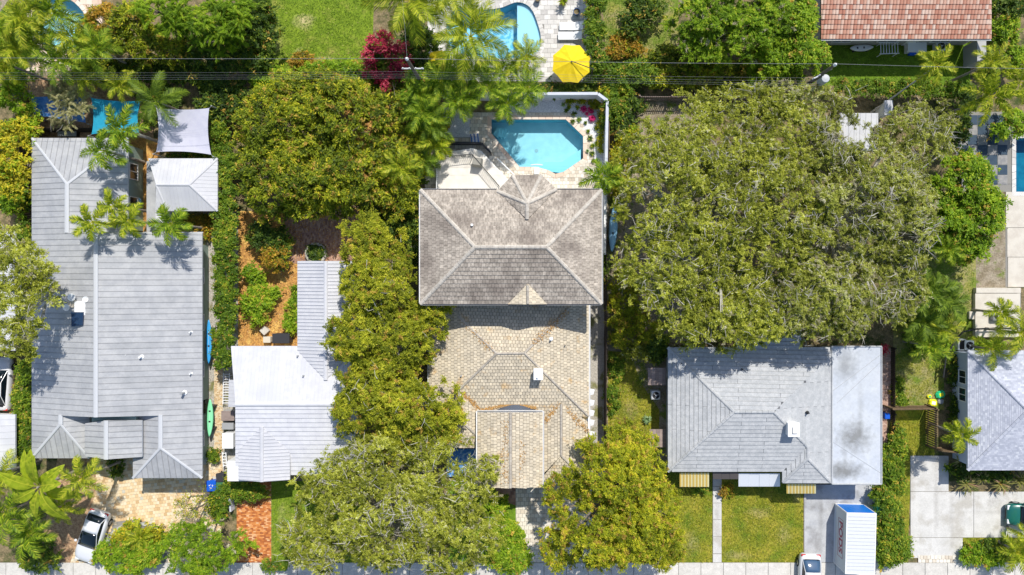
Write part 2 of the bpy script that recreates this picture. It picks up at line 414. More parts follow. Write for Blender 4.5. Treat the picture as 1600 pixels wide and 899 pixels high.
M('grey_metal', (0.32, 0.33, 0.34), rough=.45, spec=.5)
M('dark_plastic', (0.04, 0.04, 0.045), rough=.5)
M('fan_black', (0.015, 0.015, 0.018), rough=.6)
M('bark', (0.24, 0.21, 0.17), (0.15, 0.125, 0.10), scale=6, rough=.95, bump=.5)
M('pale_bark', (0.50, 0.48, 0.43), (0.36, 0.34, 0.29), scale=6, rough=.95)
M('palm_bark', (0.34, 0.31, 0.27), (0.24, 0.21, 0.17), scale=6, rough=.95, bump=.4)
M('wood_dark', (0.055, 0.042, 0.036), (0.035, 0.028, 0.026), scale=4, rough=.9, var=.2)
M('wood_brown', (0.20, 0.14, 0.08), (0.13, 0.09, 0.055), scale=4, rough=.9, var=.25)
M('wood_grey', (0.30, 0.24, 0.215), (0.23, 0.18, 0.165), scale=5, rough=.9, var=.12, stretch=(.4, 3, 1))
M('soil', (0.14, 0.115, 0.06), (0.26, 0.20, 0.11), scale=2.2, detail=8, rough=.95, c3=(0.055, 0.075, 0.018), scale3=.8, grain=.35, gscale=9, bump=.6, bscale=7)

# ------------------------------------------------------------------ pools (their openings are cut through the ground)
def smooth_loop(pts, n=8):
    res = []; k = len(pts)
    for i in range(k):
        p0, p1, p2, p3 = [pts[(i + j - 1) % k] for j in range(4)]
        for s_ in range(n):
            t = s_ / n
            res.append(tuple(.5 * ((2 * p1[a]) + (-p0[a] + p2[a]) * t + (2 * p0[a] - 5 * p1[a] + 4 * p2[a] - p3[a]) * t * t + (-p0[a] + 3 * p1[a] - 3 * p2[a] + p3[a]) * t ** 3) for a in (0, 1)))
    return res
def W2(pp, h=0.0): return [tuple(P(x, y, h)[:2]) for x, y in pp]
POOL_MAIN = W2([(768, 187), (884, 187), (911, 213), (911, 248), (880, 269), (868, 272), (856, 266), (838, 261), (812, 261), (768, 209)])
POOL_TOP = W2(smooth_loop([(716, 12), (745, 16), (781, 13), (808, 4), (828, 12), (839, 34), (845, 62), (836, 84), (790, 92), (735, 88), (706, 74), (698, 52), (700, 30)], 5))
POOL_LEFT = W2(smooth_loop([(62, -10), (110, 0), (138, 32), (140, 66), (112, 78), (88, 74), (62, 64), (50, 30)], 5))
POOL_RIGHT = W2([(1587, 216), (1660, 216), (1660, 300), (1587, 300)])
PONDS = [POOL_MAIN, POOL_TOP, POOL_LEFT, POOL_RIGHT]
def expand(poly, d):
    n = len(poly); a = area2(poly); res = []
    for i in range(n):
        p0 = Vector(poly[i - 1]); p1 = Vector(poly[i]); p2 = Vector(poly[(i + 1) % n])
        e1 = (p1 - p0).normalized(); e2 = (p2 - p1).normalized()
        n1 = Vector((e1.y, -e1.x)); n2 = Vector((e2.y, -e2.x))
        if a < 0: n1 = -n1; n2 = -n2
        m = (n1 + n2); m = m / max(0.35, (1 + n1.dot(n2)))
        res.append(tuple(p1 + m * d))
    return res

# ------------------------------------------------------------------ the ground
gr = tri_sheet([(-900, -900), (900, -900), (900, 900), (-900, 900)], PONDS, 0.0).build('ground', MATS['soil'])
tag(gr, 'dark leaf-littered soil under the trees and shrubs', None, None, 'structure')
LAYER = {}
def sheet(name, poly, mat, z, label, holes=(), kind='structure', w=False):
    p = poly if w else W2(poly)
    o = tri_sheet(p, list(holes), z).build(name, MATS[mat]); tag(o, label, kind=kind); return o

M('lawn_bright', (0.125, 0.195, 0.010), (0.18, 0.26, 0.016), scale=1.6, detail=8, rough=.9, c3=(0.26, 0.27, 0.05), scale3=.6, lo3=.54, hi3=.70, grain=.34, gscale=6, bump=.8, bscale=12, stains=[SP_(475, 33, 18, 14, .8, 1.8), SP_(468, 82, 9, 8, .7, 2.5), SP_(505, 92, 22, 5, .7, 2.5), SP_(430, 60, 14, 34, .4, 1.4), SP_(440, 820, 8, 40, .4, 2)], staincol=(.52, .43, .22))
M('lawn_shade', (0.10, 0.18, 0.01), (0.15, 0.26, 0.015), scale=1.6, rough=.9, grain=.25, gscale=7, bump=.8, bscale=12)
M('lawn_yellow', (0.19, 0.205, 0.012), (0.33, 0.28, 0.035), scale=1.5, detail=8, rough=.9, c3=(0.12, 0.175, 0.01), scale3=.75, lo3=.46, hi3=.62, grain=.4, gscale=5, bump=.9, bscale=11, stains=[SP_(1185, 802, 22, 10, .5, 2), SP_(1150, 868, 26, 8, .5, 2), SP_(1225, 835, 14, 20, .4, 2.2), SP_(1080, 850, 16, 22, .45, 2), SP_(1245, 775, 9, 14, .5, 3), SP_(985, 640, 14, 20, .5, 2)], staincol=(.42, .33, .16))
M('lawn_dry', (0.25, 0.25, 0.05), (0.32, 0.27, 0.14), scale=1.1, detail=8, rough=.9, c3=(0.13, 0.19, 0.02), scale3=.55, lo3=.47, hi3=.58, grain=.3, gscale=7, bump=.8, bscale=9)
M('dirt_patch', (0.33, 0.28, 0.21), (0.22, 0.18, 0.12), scale=1.5, detail=9, rough=.95, c3=(0.14, 0.19, 0.03), scale3=.9, lo3=.52, hi3=.62, grain=.3, gscale=8, bump=.7, bscale=9)
M('mulch_orange', (0.58, 0.31, 0.085), (0.36, 0.18, 0.06), scale=5, detail=8, rough=.95, grain=.3, gscale=9, c3=(0.66, 0.42, 0.12), scale3=1.2, bump=.7, bscale=14)
M('mulch_red', (0.50, 0.34, 0.20), (0.34, 0.20, 0.12), scale=4, detail=8, rough=.95, grain=.3, gscale=9, bump=.7, bscale=14)
M('gravel_white', (0.60, 0.61, 0.66), (0.76, 0.77, 0.80), scale=9, detail=8, rough=.95, grain=.2, gscale=12, bump=.8, bscale=16)
M('gravel_grey', (0.36, 0.34, 0.30), (0.48, 0.45, 0.40), scale=7, detail=8, rough=.95, grain=.3, gscale=12, bump=.8, bscale=16, c3=(0.2, 0.2, 0.08), scale3=.9)
M('concrete', (0.53, 0.52, 0.495), (0.60, 0.59, 0.565), scale=.9, detail=9, rough=.85, c3=(0.45, 0.43, 0.39), scale3=.5, grain=.09, gscale=12, stains=[SP_(1462, 790, 5, 70, .35, 1.5), SP_(1486, 800, 5, 60, .3, 1.8), SP_(1440, 730, 12, 10, .3, 2.5), SP_(1560, 800, 60, 4, .3, 1.6), SP_(1550, 785, 14, 9, .4, 3), SP_(1120, 800, 5, 16, .3, 3)], staincol=(.25, .235, .21))
M('concrete_grey', (0.40, 0.41, 0.43), (0.47, 0.48, 0.49), scale=.9, detail=9, rough=.85, c3=(0.30, 0.30, 0.305), scale3=.6, grain=.09, gscale=12, stains=[SP_(1282, 815, 5, 50, .4, 1.6), SP_(1275, 790, 12, 14, .35, 2.5), SP_(1330, 770, 22, 6, .35, 2.5)], staincol=(.18, .175, .17))
M('sidewalk_slab', (0.52, 0.50, 0.46), (0.60, 0.575, 0.53), scale=2, detail=9, rough=.9, objvar=.06, grain=.1, gscale=10)
M('joint', (0.25, 0.24, 0.22), rough=.95)
M('asphalt', (0.05, 0.05, 0.052), (0.065, 0.065, 0.066), scale=5, rough=.9, grain=.2)
M('tan_paver', (0.72, 0.55, 0.33), (0.62, 0.45, 0.25), scale=2, rough=.85, var=1.0, varcol=[(0, (0.56, 0.37, 0.19)), (.3, (0.70, 0.52, 0.30)), (.65, (0.76, 0.61, 0.40)), (.93, (0.74, 0.64, 0.47)), (1, (0.52, 0.50, 0.42))])
M('orange_brick', (0.55, 0.2, 0.06), rough=.9, var=1.0, varcol=[(0, (0.30, 0.09, 0.035)), (.35, (0.50, 0.16, 0.04)), (.75, (0.66, 0.27, 0.08)), (1, (0.72, 0.45, 0.25))])
M('patio_brick', (0.36, 0.2, 0.15), rough=.9, var=1.0, varcol=[(0, (0.24, 0.13, 0.10)), (.5, (0.38, 0.22, 0.16)), (1, (0.52, 0.34, 0.24))])
M('travertine', (0.6, 0.55, 0.46), rough=.85, var=1.0, varcol=[(0, (0.50, 0.43, 0.34)), (.25, (0.62, 0.55, 0.45)), (.6, (0.70, 0.65, 0.56)), (1, (0.76, 0.71, 0.62))], grain=.08, gscale=8)
M('travertine_grey', (0.6, 0.58, 0.55), rough=.85, var=1.0, varcol=[(0, (0.46, 0.44, 0.42)), (.4, (0.58, 0.56, 0.53)), (1, (0.70, 0.68, 0.65))], grain=.08, gscale=8)
M('coping', (0.70, 0.57, 0.46), rough=.8, var=1.0, varcol=[(0, (0.60, 0.43, 0.33)), (1, (0.76, 0.66, 0.56))])
M('deck_white', (0.74, 0.70, 0.64), (0.66, 0.62, 0.56), scale=1.5, rough=.8, grain=.05)
M('checker_light', (0.22, 0.22, 0.225), (0.30, 0.29, 0.28), scale=3, rough=.8, grain=.1)
M('checker_dark', (0.025, 0.05, 0.085), (0.035, 0.065, 0.10), scale=3, rough=.6)
M('slab_cream', (0.53, 0.485, 0.42), (0.60, 0.56, 0.49), scale=1.2, rough=.85, grain=.05)
M('brick_pink', (0.5, 0.33, 0.26), rough=.9, var=1.0, varcol=[(0, (0.38, 0.23, 0.18)), (.5, (0.50, 0.33, 0.26)), (1, (0.60, 0.44, 0.36))])

Z1, Z2, Z3 = 0.004, 0.008, 0.012
sheet('back_lawn', [(378, -60), (585, -60), (583, 55), (566, 104), (430, 110), (372, 70)], 'lawn_bright', Z1, 'bright green back lawn beside the red bougainvillea')
sheet('side_lawn', [(936, -60), (1060, -60), (1060, 60), (1040, 120), (950, 120)], 'lawn_dry', Z1, 'sunny yellow-green grass strip beside the tall clipped hedge')
sheet('yard_lawn', [(1286, 60), (1516, 60), (1516, 134), (1286, 134)], 'lawn_shade', Z1, 'smooth green lawn behind the red tiled house')
sheet('side_yard', [(949, 150), (1100, 150), (1100, 520), (1044, 545), (1044, 760), (949, 760)], 'dirt_patch', Z1, 'patchy dirt and weeds in the yard beside the dark fence')
sheet('weed_lawn', [(950, 548), (985, 552), (1002, 600), (1030, 640), (1030, 700), (1010, 760), (950, 760)], 'lawn_yellow', Z2, 'yellow-green weedy grass by the white air conditioner')
sheet('front_lawn', [(1000, 737), (1113, 737), (1113, 879), (900, 879)], 'lawn_yellow', Z1, 'front lawn left of the narrow concrete path')
sheet('front_lawn', [(1127, 737), (1255, 737), (1255, 879), (1127, 879)], 'lawn_yellow', Z1, 'front lawn between the narrow path and the container driveway')
sheet('front_lawn', [(424, 752), (560, 752), (560, 879), (424, 879)], 'lawn_bright', Z1, 'front lawn right of the orange brick path')
sheet('front_lawn', [(700, 752), (806, 752), (806, 879), (700, 879)], 'lawn_shade', Z1, 'green front lawn left of the pale stone driveway')
sheet('side_lawn', [(1396, 540), (1475, 540), (1475, 640), (1396, 640)], 'lawn_dry', Z1, 'dry grass with bare patches above the slatted fence corner')
sheet('side_lawn', [(1394, 640), (1460, 640), (1460, 712), (1424, 712), (1418, 879), (1385, 879), (1385, 700)], 'lawn_yellow', Z1, 'long grass strip left of the pale concrete driveway')
sheet('side_lawn', [(1396, 380), (1525, 380), (1525, 540), (1396, 540)], 'lawn_dry', Z1, 'dry grass among the palms left of the cream terrace')
sheet('dirt_bed', [(1525, 340), (1570, 340), (1573, 450), (1525, 450)], 'dirt_patch', Z2, 'bare grey dirt above the cream terrace')
sheet('front_lawn', [(1504, 840), (1700, 840), (1700, 890), (1504, 890)], 'lawn_yellow', Z1, 'small grass patch in the bottom right corner')
sheet('mulch_yard', [(372, 330), (545, 330), (545, 410), (466, 410), (466, 545), (372, 545)], 'mulch_orange', Z1, 'orange leaf mulch in the narrow yard beside the white roof')
sheet('mulch_bed', [(90, 716), (175, 716), (165, 770), (125, 879), (60, 879)], 'mulch_red', Z2, 'reddish mulch bed around the parked white coupe')
sheet('side_path', [(318, 330), (372, 330), (372, 752), (322, 752)], 'gravel_grey', Z1, 'grey gravel side yard between two houses')
sheet('side_path', [(199, 216), (250, 216), (250, 370), (199, 370)], 'mulch_orange', Z1, 'orange mulch passage beside the small white hipped shed')
sheet('side_path', [(920, 470), (946, 470), (946, 760), (920, 760)], 'gravel_grey', Z1, 'grey green side yard along the black fence')
sheet('shaded_floor', [(45, 120), (240, 120), (240, 216), (45, 216)], 'mulch_red', Z2, 'shaded brown ground behind the grey roofed house')
sheet('clearing', [(540, 150), (640, 150), (625, 290), (530, 290)], 'mulch_orange', Z1, 'sandy orange clearing among the garden trees')
sheet('far_yard', [(0, -60), (60, -60), (60, 100), (170, 100), (170, 120), (0, 120)], 'dirt_patch', Z1, 'pale ground under the top left palms')
sheet('gravel_bed', [(685, 168), (735, 168), (735, 215), (685, 215)], 'gravel_white', Z3, 'shaded white gravel circle left of the turquoise pool')
sheet('gravel_bed', [(790, 149), (944, 149), (944, 290), (930, 262), (926, 214), (892, 176), (790, 176)], 'gravel_white', Z3, 'white gravel bed bending around the turquoise pool corner')

# street side ---------------------------------------------------------
sheet('road', [(-900, 1010), (2500, 1010), (2500, 1150), (-900, 1150)], 'asphalt', Z1, 'asphalt street below the houses')
sheet('verge', [(-900, 903), (2500, 903), (2500, 1004), (-900, 1004)], 'lawn_yellow', Z1, 'grass verge between sidewalk and street')
kb = MB(); a, b = P(-900, 1004), P(2500, 1010); kb.prism([(a.x, a.y), (b.x, a.y), (b.x, b.y), (a.x, b.y)], 0.0, 0.12)
tag(kb.build('kerb', MATS['sidewalk_slab']), 'concrete kerb along the street', kind='structure')
sw = sheet('sidewalk', [(-900, 879), (2500, 879), (2500, 902), (-900, 902)], 'joint', Z2, 'pale concrete sidewalk running along the bottom edge')
x = -60
while x < 1680:
    mb = MB(); a, b = P(x + .4, 879.5), P(x + 34.6, 901.5); mb.prism([(a.x, a.y), (b.x, a.y), (b.x, b.y), (a.x, b.y)], Z2, 0.055); centre_part('slab', mb, MATS['sidewalk_slab'], sw); x += 35
# driveways ---------------------------------------------------------
def slabs(name, rects, mat, label, ztop=.05):
    xs = [r[0] for r in rects] + [r[2] for r in rects]; ys = [r[1] for r in rects] + [r[3] for r in rects]
    base = sheet(name, [(min(xs), min(ys)), (max(xs), min(ys)), (max(xs), max(ys)), (min(xs), max(ys))] if len(rects) < 3 or name == 'path' else rects_outline(rects), 'joint', Z3, label)
    for x0, y0, x1, y1 in rects:
        mb = MB(); a, b = P(x0 + .35, y0 + .35), P(x1 - .35, y1 - .35); mb.prism([(a.x, a.y), (b.x, a.y), (b.x, b.y), (a.x, b.y)], Z3, ztop); centre_part('slab', mb, MATS[mat], base)
    return base
def rects_outline(r): return [(r[0][0], r[0][1]), (r[0][2], r[0][1]), (r[0][2], r[0][3]), (r[0][0], r[0][3])]
slabs('path', [(1113.5, y, 1127.5, min(y + (23 if y == 737 else 26 if y < 838 else 27), 879)) for y in (737, 760, 786, 812, 838)] + [(1113.5, 865.5, 1127.5, 879)], 'concrete', 'narrow concrete path across the front lawn')
slabs('driveway', [(1256, 757, 1371, 879)], 'concrete_grey', 'grey concrete driveway under the white storage container')
slabs('driveway', [(1422, 712, 1482, 768), (1422, 768, 1521, 840), (1422, 840, 1504, 872), (1521, 768, 1640, 840)], 'concrete', 'wide pale concrete driveway right of the grass strip', ztop=.05)
mb = MB()
def paved(name, label, polys, mat, tw, th, stagger=.5, gap=.008, holes=(), base='joint', zb=Z2, reject=None, h=0.02, udir=None, jit=.006, skip=()):
    pls = [[P(x, y, 0) for x, y in pl] for pl in polys]
    mb = MB()
    for pl in pls:
        pl2 = [(p.x, p.y) for p in pl]
        if area2(pl2) < 0: pl = pl[::-1]; pl2 = pl2[::-1]
        inside = [q for q in holes if any(in_poly(v[0], v[1], pl2) for v in q) and all(in_poly(v[0], v[1], pl2) for v in q)]
        s = tri_sheet(pl2, inside, zb); mb.add(s.v, s.f)
    o = mb.build(name, MATS[base]); tag(o, label, kind='structure')
    m2 = MB()
    for pl in pls:
        cells(m2, [Vector((p.x, p.y, zb)) for p in pl], tw, th, h, h, stagger, gap, jit, udir=udir or (1, 0, 0),
              reject=(lambda c: any(in_poly(c.x, c.y, expand(q, .2)) for q in holes) or any(in_poly(c.x, c.y, q) for q in skip)) if holes else reject)
    m2.build('paver', MATS[mat], o, kind='stuff'); return o
paved('driveway', 'tan stone paver driveway in front of the grey metal roof', [[(150, 700), (345, 700), (345, 772), (150, 772)], [(150, 772), (345, 772), (345, 879), (110, 879)]], 'tan_paver', .26, .26, .5, .008, reject=lambda c: in_poly(c.x, c.y, W2([(163, 840), (180, 818), (215, 812), (245, 822), (258, 850), (262, 879), (160, 879)])), udir=(1, .12, 0))
paved('front_walk', 'orange brick walk leading down from the white roofed house', [[(370, 752), (424, 752), (424, 879), (370, 879)]], 'orange_brick', .23, .12, .5, .006)
paved('brick_patio', 'shaded brown brick patio around the round well cover', [[(446, 322), (560, 322), (560, 412), (446, 412)]], 'patio_brick', .24, .14, .5, .006, zb=Z3, udir=(.1, 1, 0))
paved('brick_path', 'narrow tan brick strip in the gravel side yard', [[(335, 560), (348, 560), (348, 745), (335, 745)]], 'tan_paver', .2, .1, .5, .008, zb=Z2)
paved('brick_path', 'pink brick walk along the right wall of the flat roof', [[(1377, 545), (1391.5, 545), (1391.5, 655), (1377, 655)], [(1377, 655), (1386, 655), (1386, 716), (1377, 716)]], 'brick_pink', .22, .11, .5, .008, zb=Z2)
paved('driveway', 'pale stone driveway half hidden by the golden green tree', [[(806, 756), (925, 756), (925, 879), (806, 879)]], 'travertine', .34, .34, .5, .012)
paved('curved_step', 'dark curved stone landing below the front gable', [[(770, 755), (806, 755), (806, 790), (790, 784), (778, 772)]], 'patio_brick', .3, .3, .5, .012, zb=Z3)
paved('threshold', 'row of cream stones across the driveway mouth', [[(1434, 868), (1504, 868), (1504, 879), (1434, 879)]], 'travertine', .3, .3, .5, .012, zb=Z3 + .05, h=.03)
cop = [expand(p, .42) for p in PONDS]
paved('pool_patio', 'sunlit travertine patio around the turquoise pool', [[(664, 176), (946, 176), (946, 300), (664, 300)]], 'travertine', .3, .3, .5, .01, holes=[POOL_MAIN], zb=Z2, skip=[W2([(790, 149), (944, 149), (944, 262), (930, 262), (926, 214), (892, 176), (790, 176)]), W2([(685, 168), (735, 168), (735, 215), (685, 215)])])
paved('pool_patio', 'pale grey stone patio around the kidney shaped pool', [[(668, -70), (935, -70), (935, 128), (668, 128)]], 'travertine_grey', .55, .4, .5, .01, holes=[POOL_TOP], zb=Z2)
paved('pool_patio', 'pink stone terrace below the top left pool', [[(40, -60), (160, -60), (160, 112), (40, 112)]], 'coping', .5, .4, .5, .01, holes=[POOL_LEFT], zb=Z2)
# checkered patio at right: tiles one by one
ck = sheet('pool_patio', [(1495, 175), (1586, 175), (1586, 300), (1495, 300)], 'joint', Z2, 'blue and grey checkered patio left of the dark blue pool')
t = 15.6
for r in range(7):
    for c in range(5):
        x0 = 1496 + c * t; y0 = 180 + r * t; mb = MB(); a, b = P(x0 + .3, y0 + .3), P(x0 + t - .3, y0 + t - .3)
        mb.prism([(a.x, a.y), (b.x, a.y), (b.x, b.y), (a.x, b.y)], Z2, .03)
        centre_part('tile', mb, MATS['checker_dark' if (r + c) % 2 or r == 0 else 'checker_light'], ck)
slabs('path', [(1571, 300, 1620, 356), (1573, 356, 1620, 402), (1574, 402, 1620, 449)], 'slab_cream', 'cream concrete path between the dirt and the right edge')

# pools ---------------------------------------------------------
M('pool_floor', (0.62, 0.78, 0.82), (0.70, 0.84, 0.87), scale=1.6, detail=3, rough=.6)
M('pool_floor_deep', (0.22, 0.58, 0.80), (0.62, 0.80, 0.88), scale=3.2, detail=2, rough=.6, lo=.44, hi=.56)
M('pool_wall', (0.13, 0.45, 0.56), rough=.5)
M('pool_floor_dark', (0.03, 0.25, 0.36), (0.05, 0.33, 0.44), scale=2, rough=.5)
water_mat('water', (0.62, 0.86, 0.92), wave=4.0, bump=.45); water_mat('water_blue', (0.66, 0.88, 0.96), wave=3.0, bump=.6); water_mat('water_deep', (0.35, 0.7, 0.8))
def pool(label, poly, depth, floor, wall, wat, rim='coping', steps=None):
    c = np.mean(poly, axis=0); root = empty('swimming_pool', (c[0], c[1], 0), label, 'swimming pool')
    if area2(poly) < 0: poly = poly[::-1]
    n = len(poly); mb = tri_sheet(poly, [], -depth); mb.build('pool_floor', MATS[floor], root)
    mb = MB()
    for i in range(n):
        p, q = poly[i], poly[(i + 1) % n]
        mb.add([(p[0], p[1], -depth), (q[0], q[1], -depth), (q[0], q[1], 0.0), (p[0], p[1], 0.0)], [(3, 2, 1, 0)])
    mb.build('pool_wall', MATS[wall], root)
    outer = expand(poly, .34)
    per = 0
    for i in range(n):           # coping stones, one by one
        p, q = Vector(poly[i]), Vector(poly[(i + 1) % n]); po, qo = Vector(outer[i]), Vector(outer[(i + 1) % n]); L = (q - p).length; k = max(1, round(L / .55))
        for s_ in range(k):
            a, b = s_ / k + .012 / max(L, .1), (s_ + 1) / k - .012 / max(L, .1); m = MB(); vv = random.random()
            m.prism([p.lerp(q, a), p.lerp(q, b), po.lerp(qo, b), po.lerp(qo, a)], 0.01, 0.06, vv); centre_part('coping_stone', m, MATS[rim], root)
    tri_sheet(poly, [], -0.10).build('water_surface', MATS[wat], root)
    return root
pm = pool('turquoise pool with cut corners behind the weathered shingle roof', POOL_MAIN, 1.25, 'pool_floor', 'pool_wall', 'water')
M('pool_step', (0.60, 0.84, 0.88), rough=.6)
mb = MB(); mb.prism(W2([(856, 267), (880, 269.5), (908, 249), (908, 232), (878, 252), (852, 252), (840, 262)]), -1.25, -.45); mb.build('pool_bench', MATS['pool_step'], pm)
pt = pool('bright blue kidney shaped pool at the top', POOL_TOP, 1.5, 'pool_floor_deep', 'pool_wall', 'water_blue', rim='travertine_grey')
sh = [p for p in POOL_TOP if p[0] > P(808, 0).x]; mb = MB(); xs = P(808, 0).x
yy = sorted([p[1] for p in sh]); mb.prism([(xs, yy[-1] - .1)] + sorted(sh, key=lambda p: -p[1])[1:-1] + [(xs, yy[0] + .1)], -1.5, -.22)
M('pool_shelf', (0.70, 0.80, 0.86), rough=.6); mb.build('sun_shelf', MATS['pool_shelf'], pt)
pool('light blue pool showing through palms at top left', POOL_LEFT, 1.2, 'pool_floor', 'pool_wall', 'water_blue')
pool('dark blue pool cut by the right edge', POOL_RIGHT, 1.4, 'pool_floor_dark', 'pool_wall', 'water_deep', rim='travertine_grey')

M('drain', (0.55, 0.58, 0.6), rough=.6); M('tile_band', (0.08, 0.25, 0.38), (0.14, 0.34, 0.46), scale=9, rough=.3)
q = P(838, 232, 0); mb = MB(); mb.cyl((q.x, q.y, -1.25), .16, .02, 16); mb.build('drain', MATS['drain'], pm)
q = P(895, 243, 0); mb = MB(); mb.cyl((q.x, q.y, -1.25), .10, .03, 12); mb.build('return_fitting', MATS['drain'], pm)
def band(poly, root):
    poly = poly if area2(poly) > 0 else poly[::-1]; ins = expand(poly, -.012); mb = MB(); n = len(poly)
    for i in range(n):
        p, r = ins[i], ins[(i + 1) % n]; mb.add([(p[0], p[1], -.22), (r[0], r[1], -.22), (r[0], r[1], -.005), (p[0], p[1], -.005)], [(3, 2, 1, 0)])
    mb.build('waterline_tile', MATS['tile_band'], root)
band(POOL_MAIN, pm); band(POOL_TOP, pt)
for k in range(3):
    mb = MB(); mb.prism(W2([(770 + k * 5, 209 - k * 1), (778 + k * 5, 196), (781 + k * 5, 199), (777 + k * 5, 214)]), -1.25, -.35 - .28 * k); mb.build('pool_step', MATS['pool_step'], pm)
# ------------------------------------------------------------------ houses
def house(label, at, cat='house', name='house'): return empty(name, P(*at), label, cat)
def PL(*pts): return [P(*p) for p in pts]
def walls(root, rect, h, mat, inset=.45, z0=0.0, name='wall'):
    """rect = px box measured at eave height h"""
    a = P(rect[0], rect[1], h); b = P(rect[2], rect[3], h); x0, x1 = a.x + inset, b.x - inset; y0, y1 = b.y + inset, a.y - inset
    mb = MB(); mb.prism([(x0, y0), (x1, y0), (x1, y1), (x0, y1)], z0, h - .02); mb.build(name, MATS[mat], root)
    return x0, y0, x1, y1
def windows_on(root, box, z=1.5, E=(), W=(), N=(), S=(), w=1.2, h=1.1):
    x0, y0, x1, y1 = box
    for t in E: window(root, (x1, y0 + (y1 - y0) * t, z), 'E', w, h)
    for t in W: window(root, (x0, y0 + (y1 - y0) * t, z), 'W', w, h)
    for t in N: window(root, (x0 + (x1 - x0) * t, y1, z), 'N', w, h)
    for t in S: window(root, (x0 + (x1 - x0) * t, y0, z), 'S', w, h)
def door(root, c, face, w=.95, h=2.05, mat='white_paint'):
    dx, dy = {'N': (0, 1), 'S': (0, -1), 'E': (1, 0), 'W': (-1, 0)}[face]; mb = MB()
    mb.box((c[0] + dx * .02, c[1] + dy * .02, h / 2), (w if dy else .06, w if dx else .06, h)); d = mb.build('door', MATS[mat], root)
    m = MB(); m.box((c[0] + dx * .08 + (.35 if dy else 0), c[1] + dy * .08 + (.35 if dx else 0), 1.0), (.06, .06, .06)); m.build('handle', MATS['grey_metal'], d)
def metal_roof(root, planes, pw, mat, rib=.05, lift=.0, udirs=None):
    planes = [flatten(p) for p in planes]; mb = MB()
    for pts in planes: slab(mb, pts, .13, lift - .002)
    r = mb.build('roof', MATS['metal_roof_trim' if mat == 'metal_roof' else 'white_metal_roof'], root)
    for i, pts in enumerate(planes):
        pts = [p + newell(pts) * lift for p in pts]
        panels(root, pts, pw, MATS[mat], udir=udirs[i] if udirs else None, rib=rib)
    return r
def flatten(pts):
    A_ = np.array([[p.x, p.y, 1.0] for p in pts]); z = np.array([p.z for p in pts]); k = np.linalg.lstsq(A_, z, rcond=None)[0]
    return [Vector((p.x, p.y, float(k[0] * p.x + k[1] * p.y + k[2]))) for p in pts]
def tiled_roof(root, planes, tw, th, tile, bed='tile_bed', cap=None, caps=(), t_low=.045, t_up=.008, gap=.008, jit=.006, barrel=0.0, var=None, stagger=.5, capw=.26, fascia=None):
    planes = [flatten(p) for p in planes]; mb = MB()
    for pts in planes: slab(mb, pts, .16, -.004)
    r = mb.build('roof', MATS[bed], root)
    m2 = MB()
    for pts in planes: cells(m2, pts, tw, th, t_low, t_up, stagger, gap, jit, barrel=barrel, var=var)
    m2.build('roof_tile', MATS[tile], root, kind='stuff')
    for a, b in caps: ridge(root, P(*a), P(*b), MATS[cap], w=capw)
    return r
def gutter(root, pts, mat='white_paint', w=.14, h=.12, name='gutter', closed=False):
    """pts in (px,py,h)"""
    q = [P(*p) for p in pts]
    for i in range(len(q) - 1):
        a, b = q[i], q[i + 1]; d = (b - a); L = d.length; mb = MB(); d.normalize(); s = Vector((-d.y, d.x, 0))
        ring = lambda c: [c - s * w / 2 + Vector((0, 0, -h)), c + s * w / 2 + Vector((0, 0, -h)), c + s * w / 2 + Vector((0, 0, .02)), c + s * (w / 2 - .02) + Vector((0, 0, .02)), c + s * (w / 2 - .02) + Vector((0, 0, -h + .03)), c - s * (w / 2 - .02) + Vector((0, 0, -h + .03)), c - s * (w / 2 - .02) + Vector((0, 0, .02)), c - s * w / 2 + Vector((0, 0, .02))]
        mb.loft([ring(a), ring(b)]); mb.build(name, MATS[mat], root)
def vent(root, p, r=.07, h=.35, mat='white_paint', flash='white_paint', nm='vent_pipe'):
    q = P(*p); mb = MB(); mb.cyl((q.x, q.y, q.z - .25), r, h + .25, 10); o = centre_part(nm, mb, MATS[mat], root)
    m = MB(); m.lathe((q.x, q.y, q.z - .06), [(r * 2.1, 0), (r * 1.9, .04), (r * 1.1, .07)], 12); m.build('flashing', MATS[flash], root)
    return o

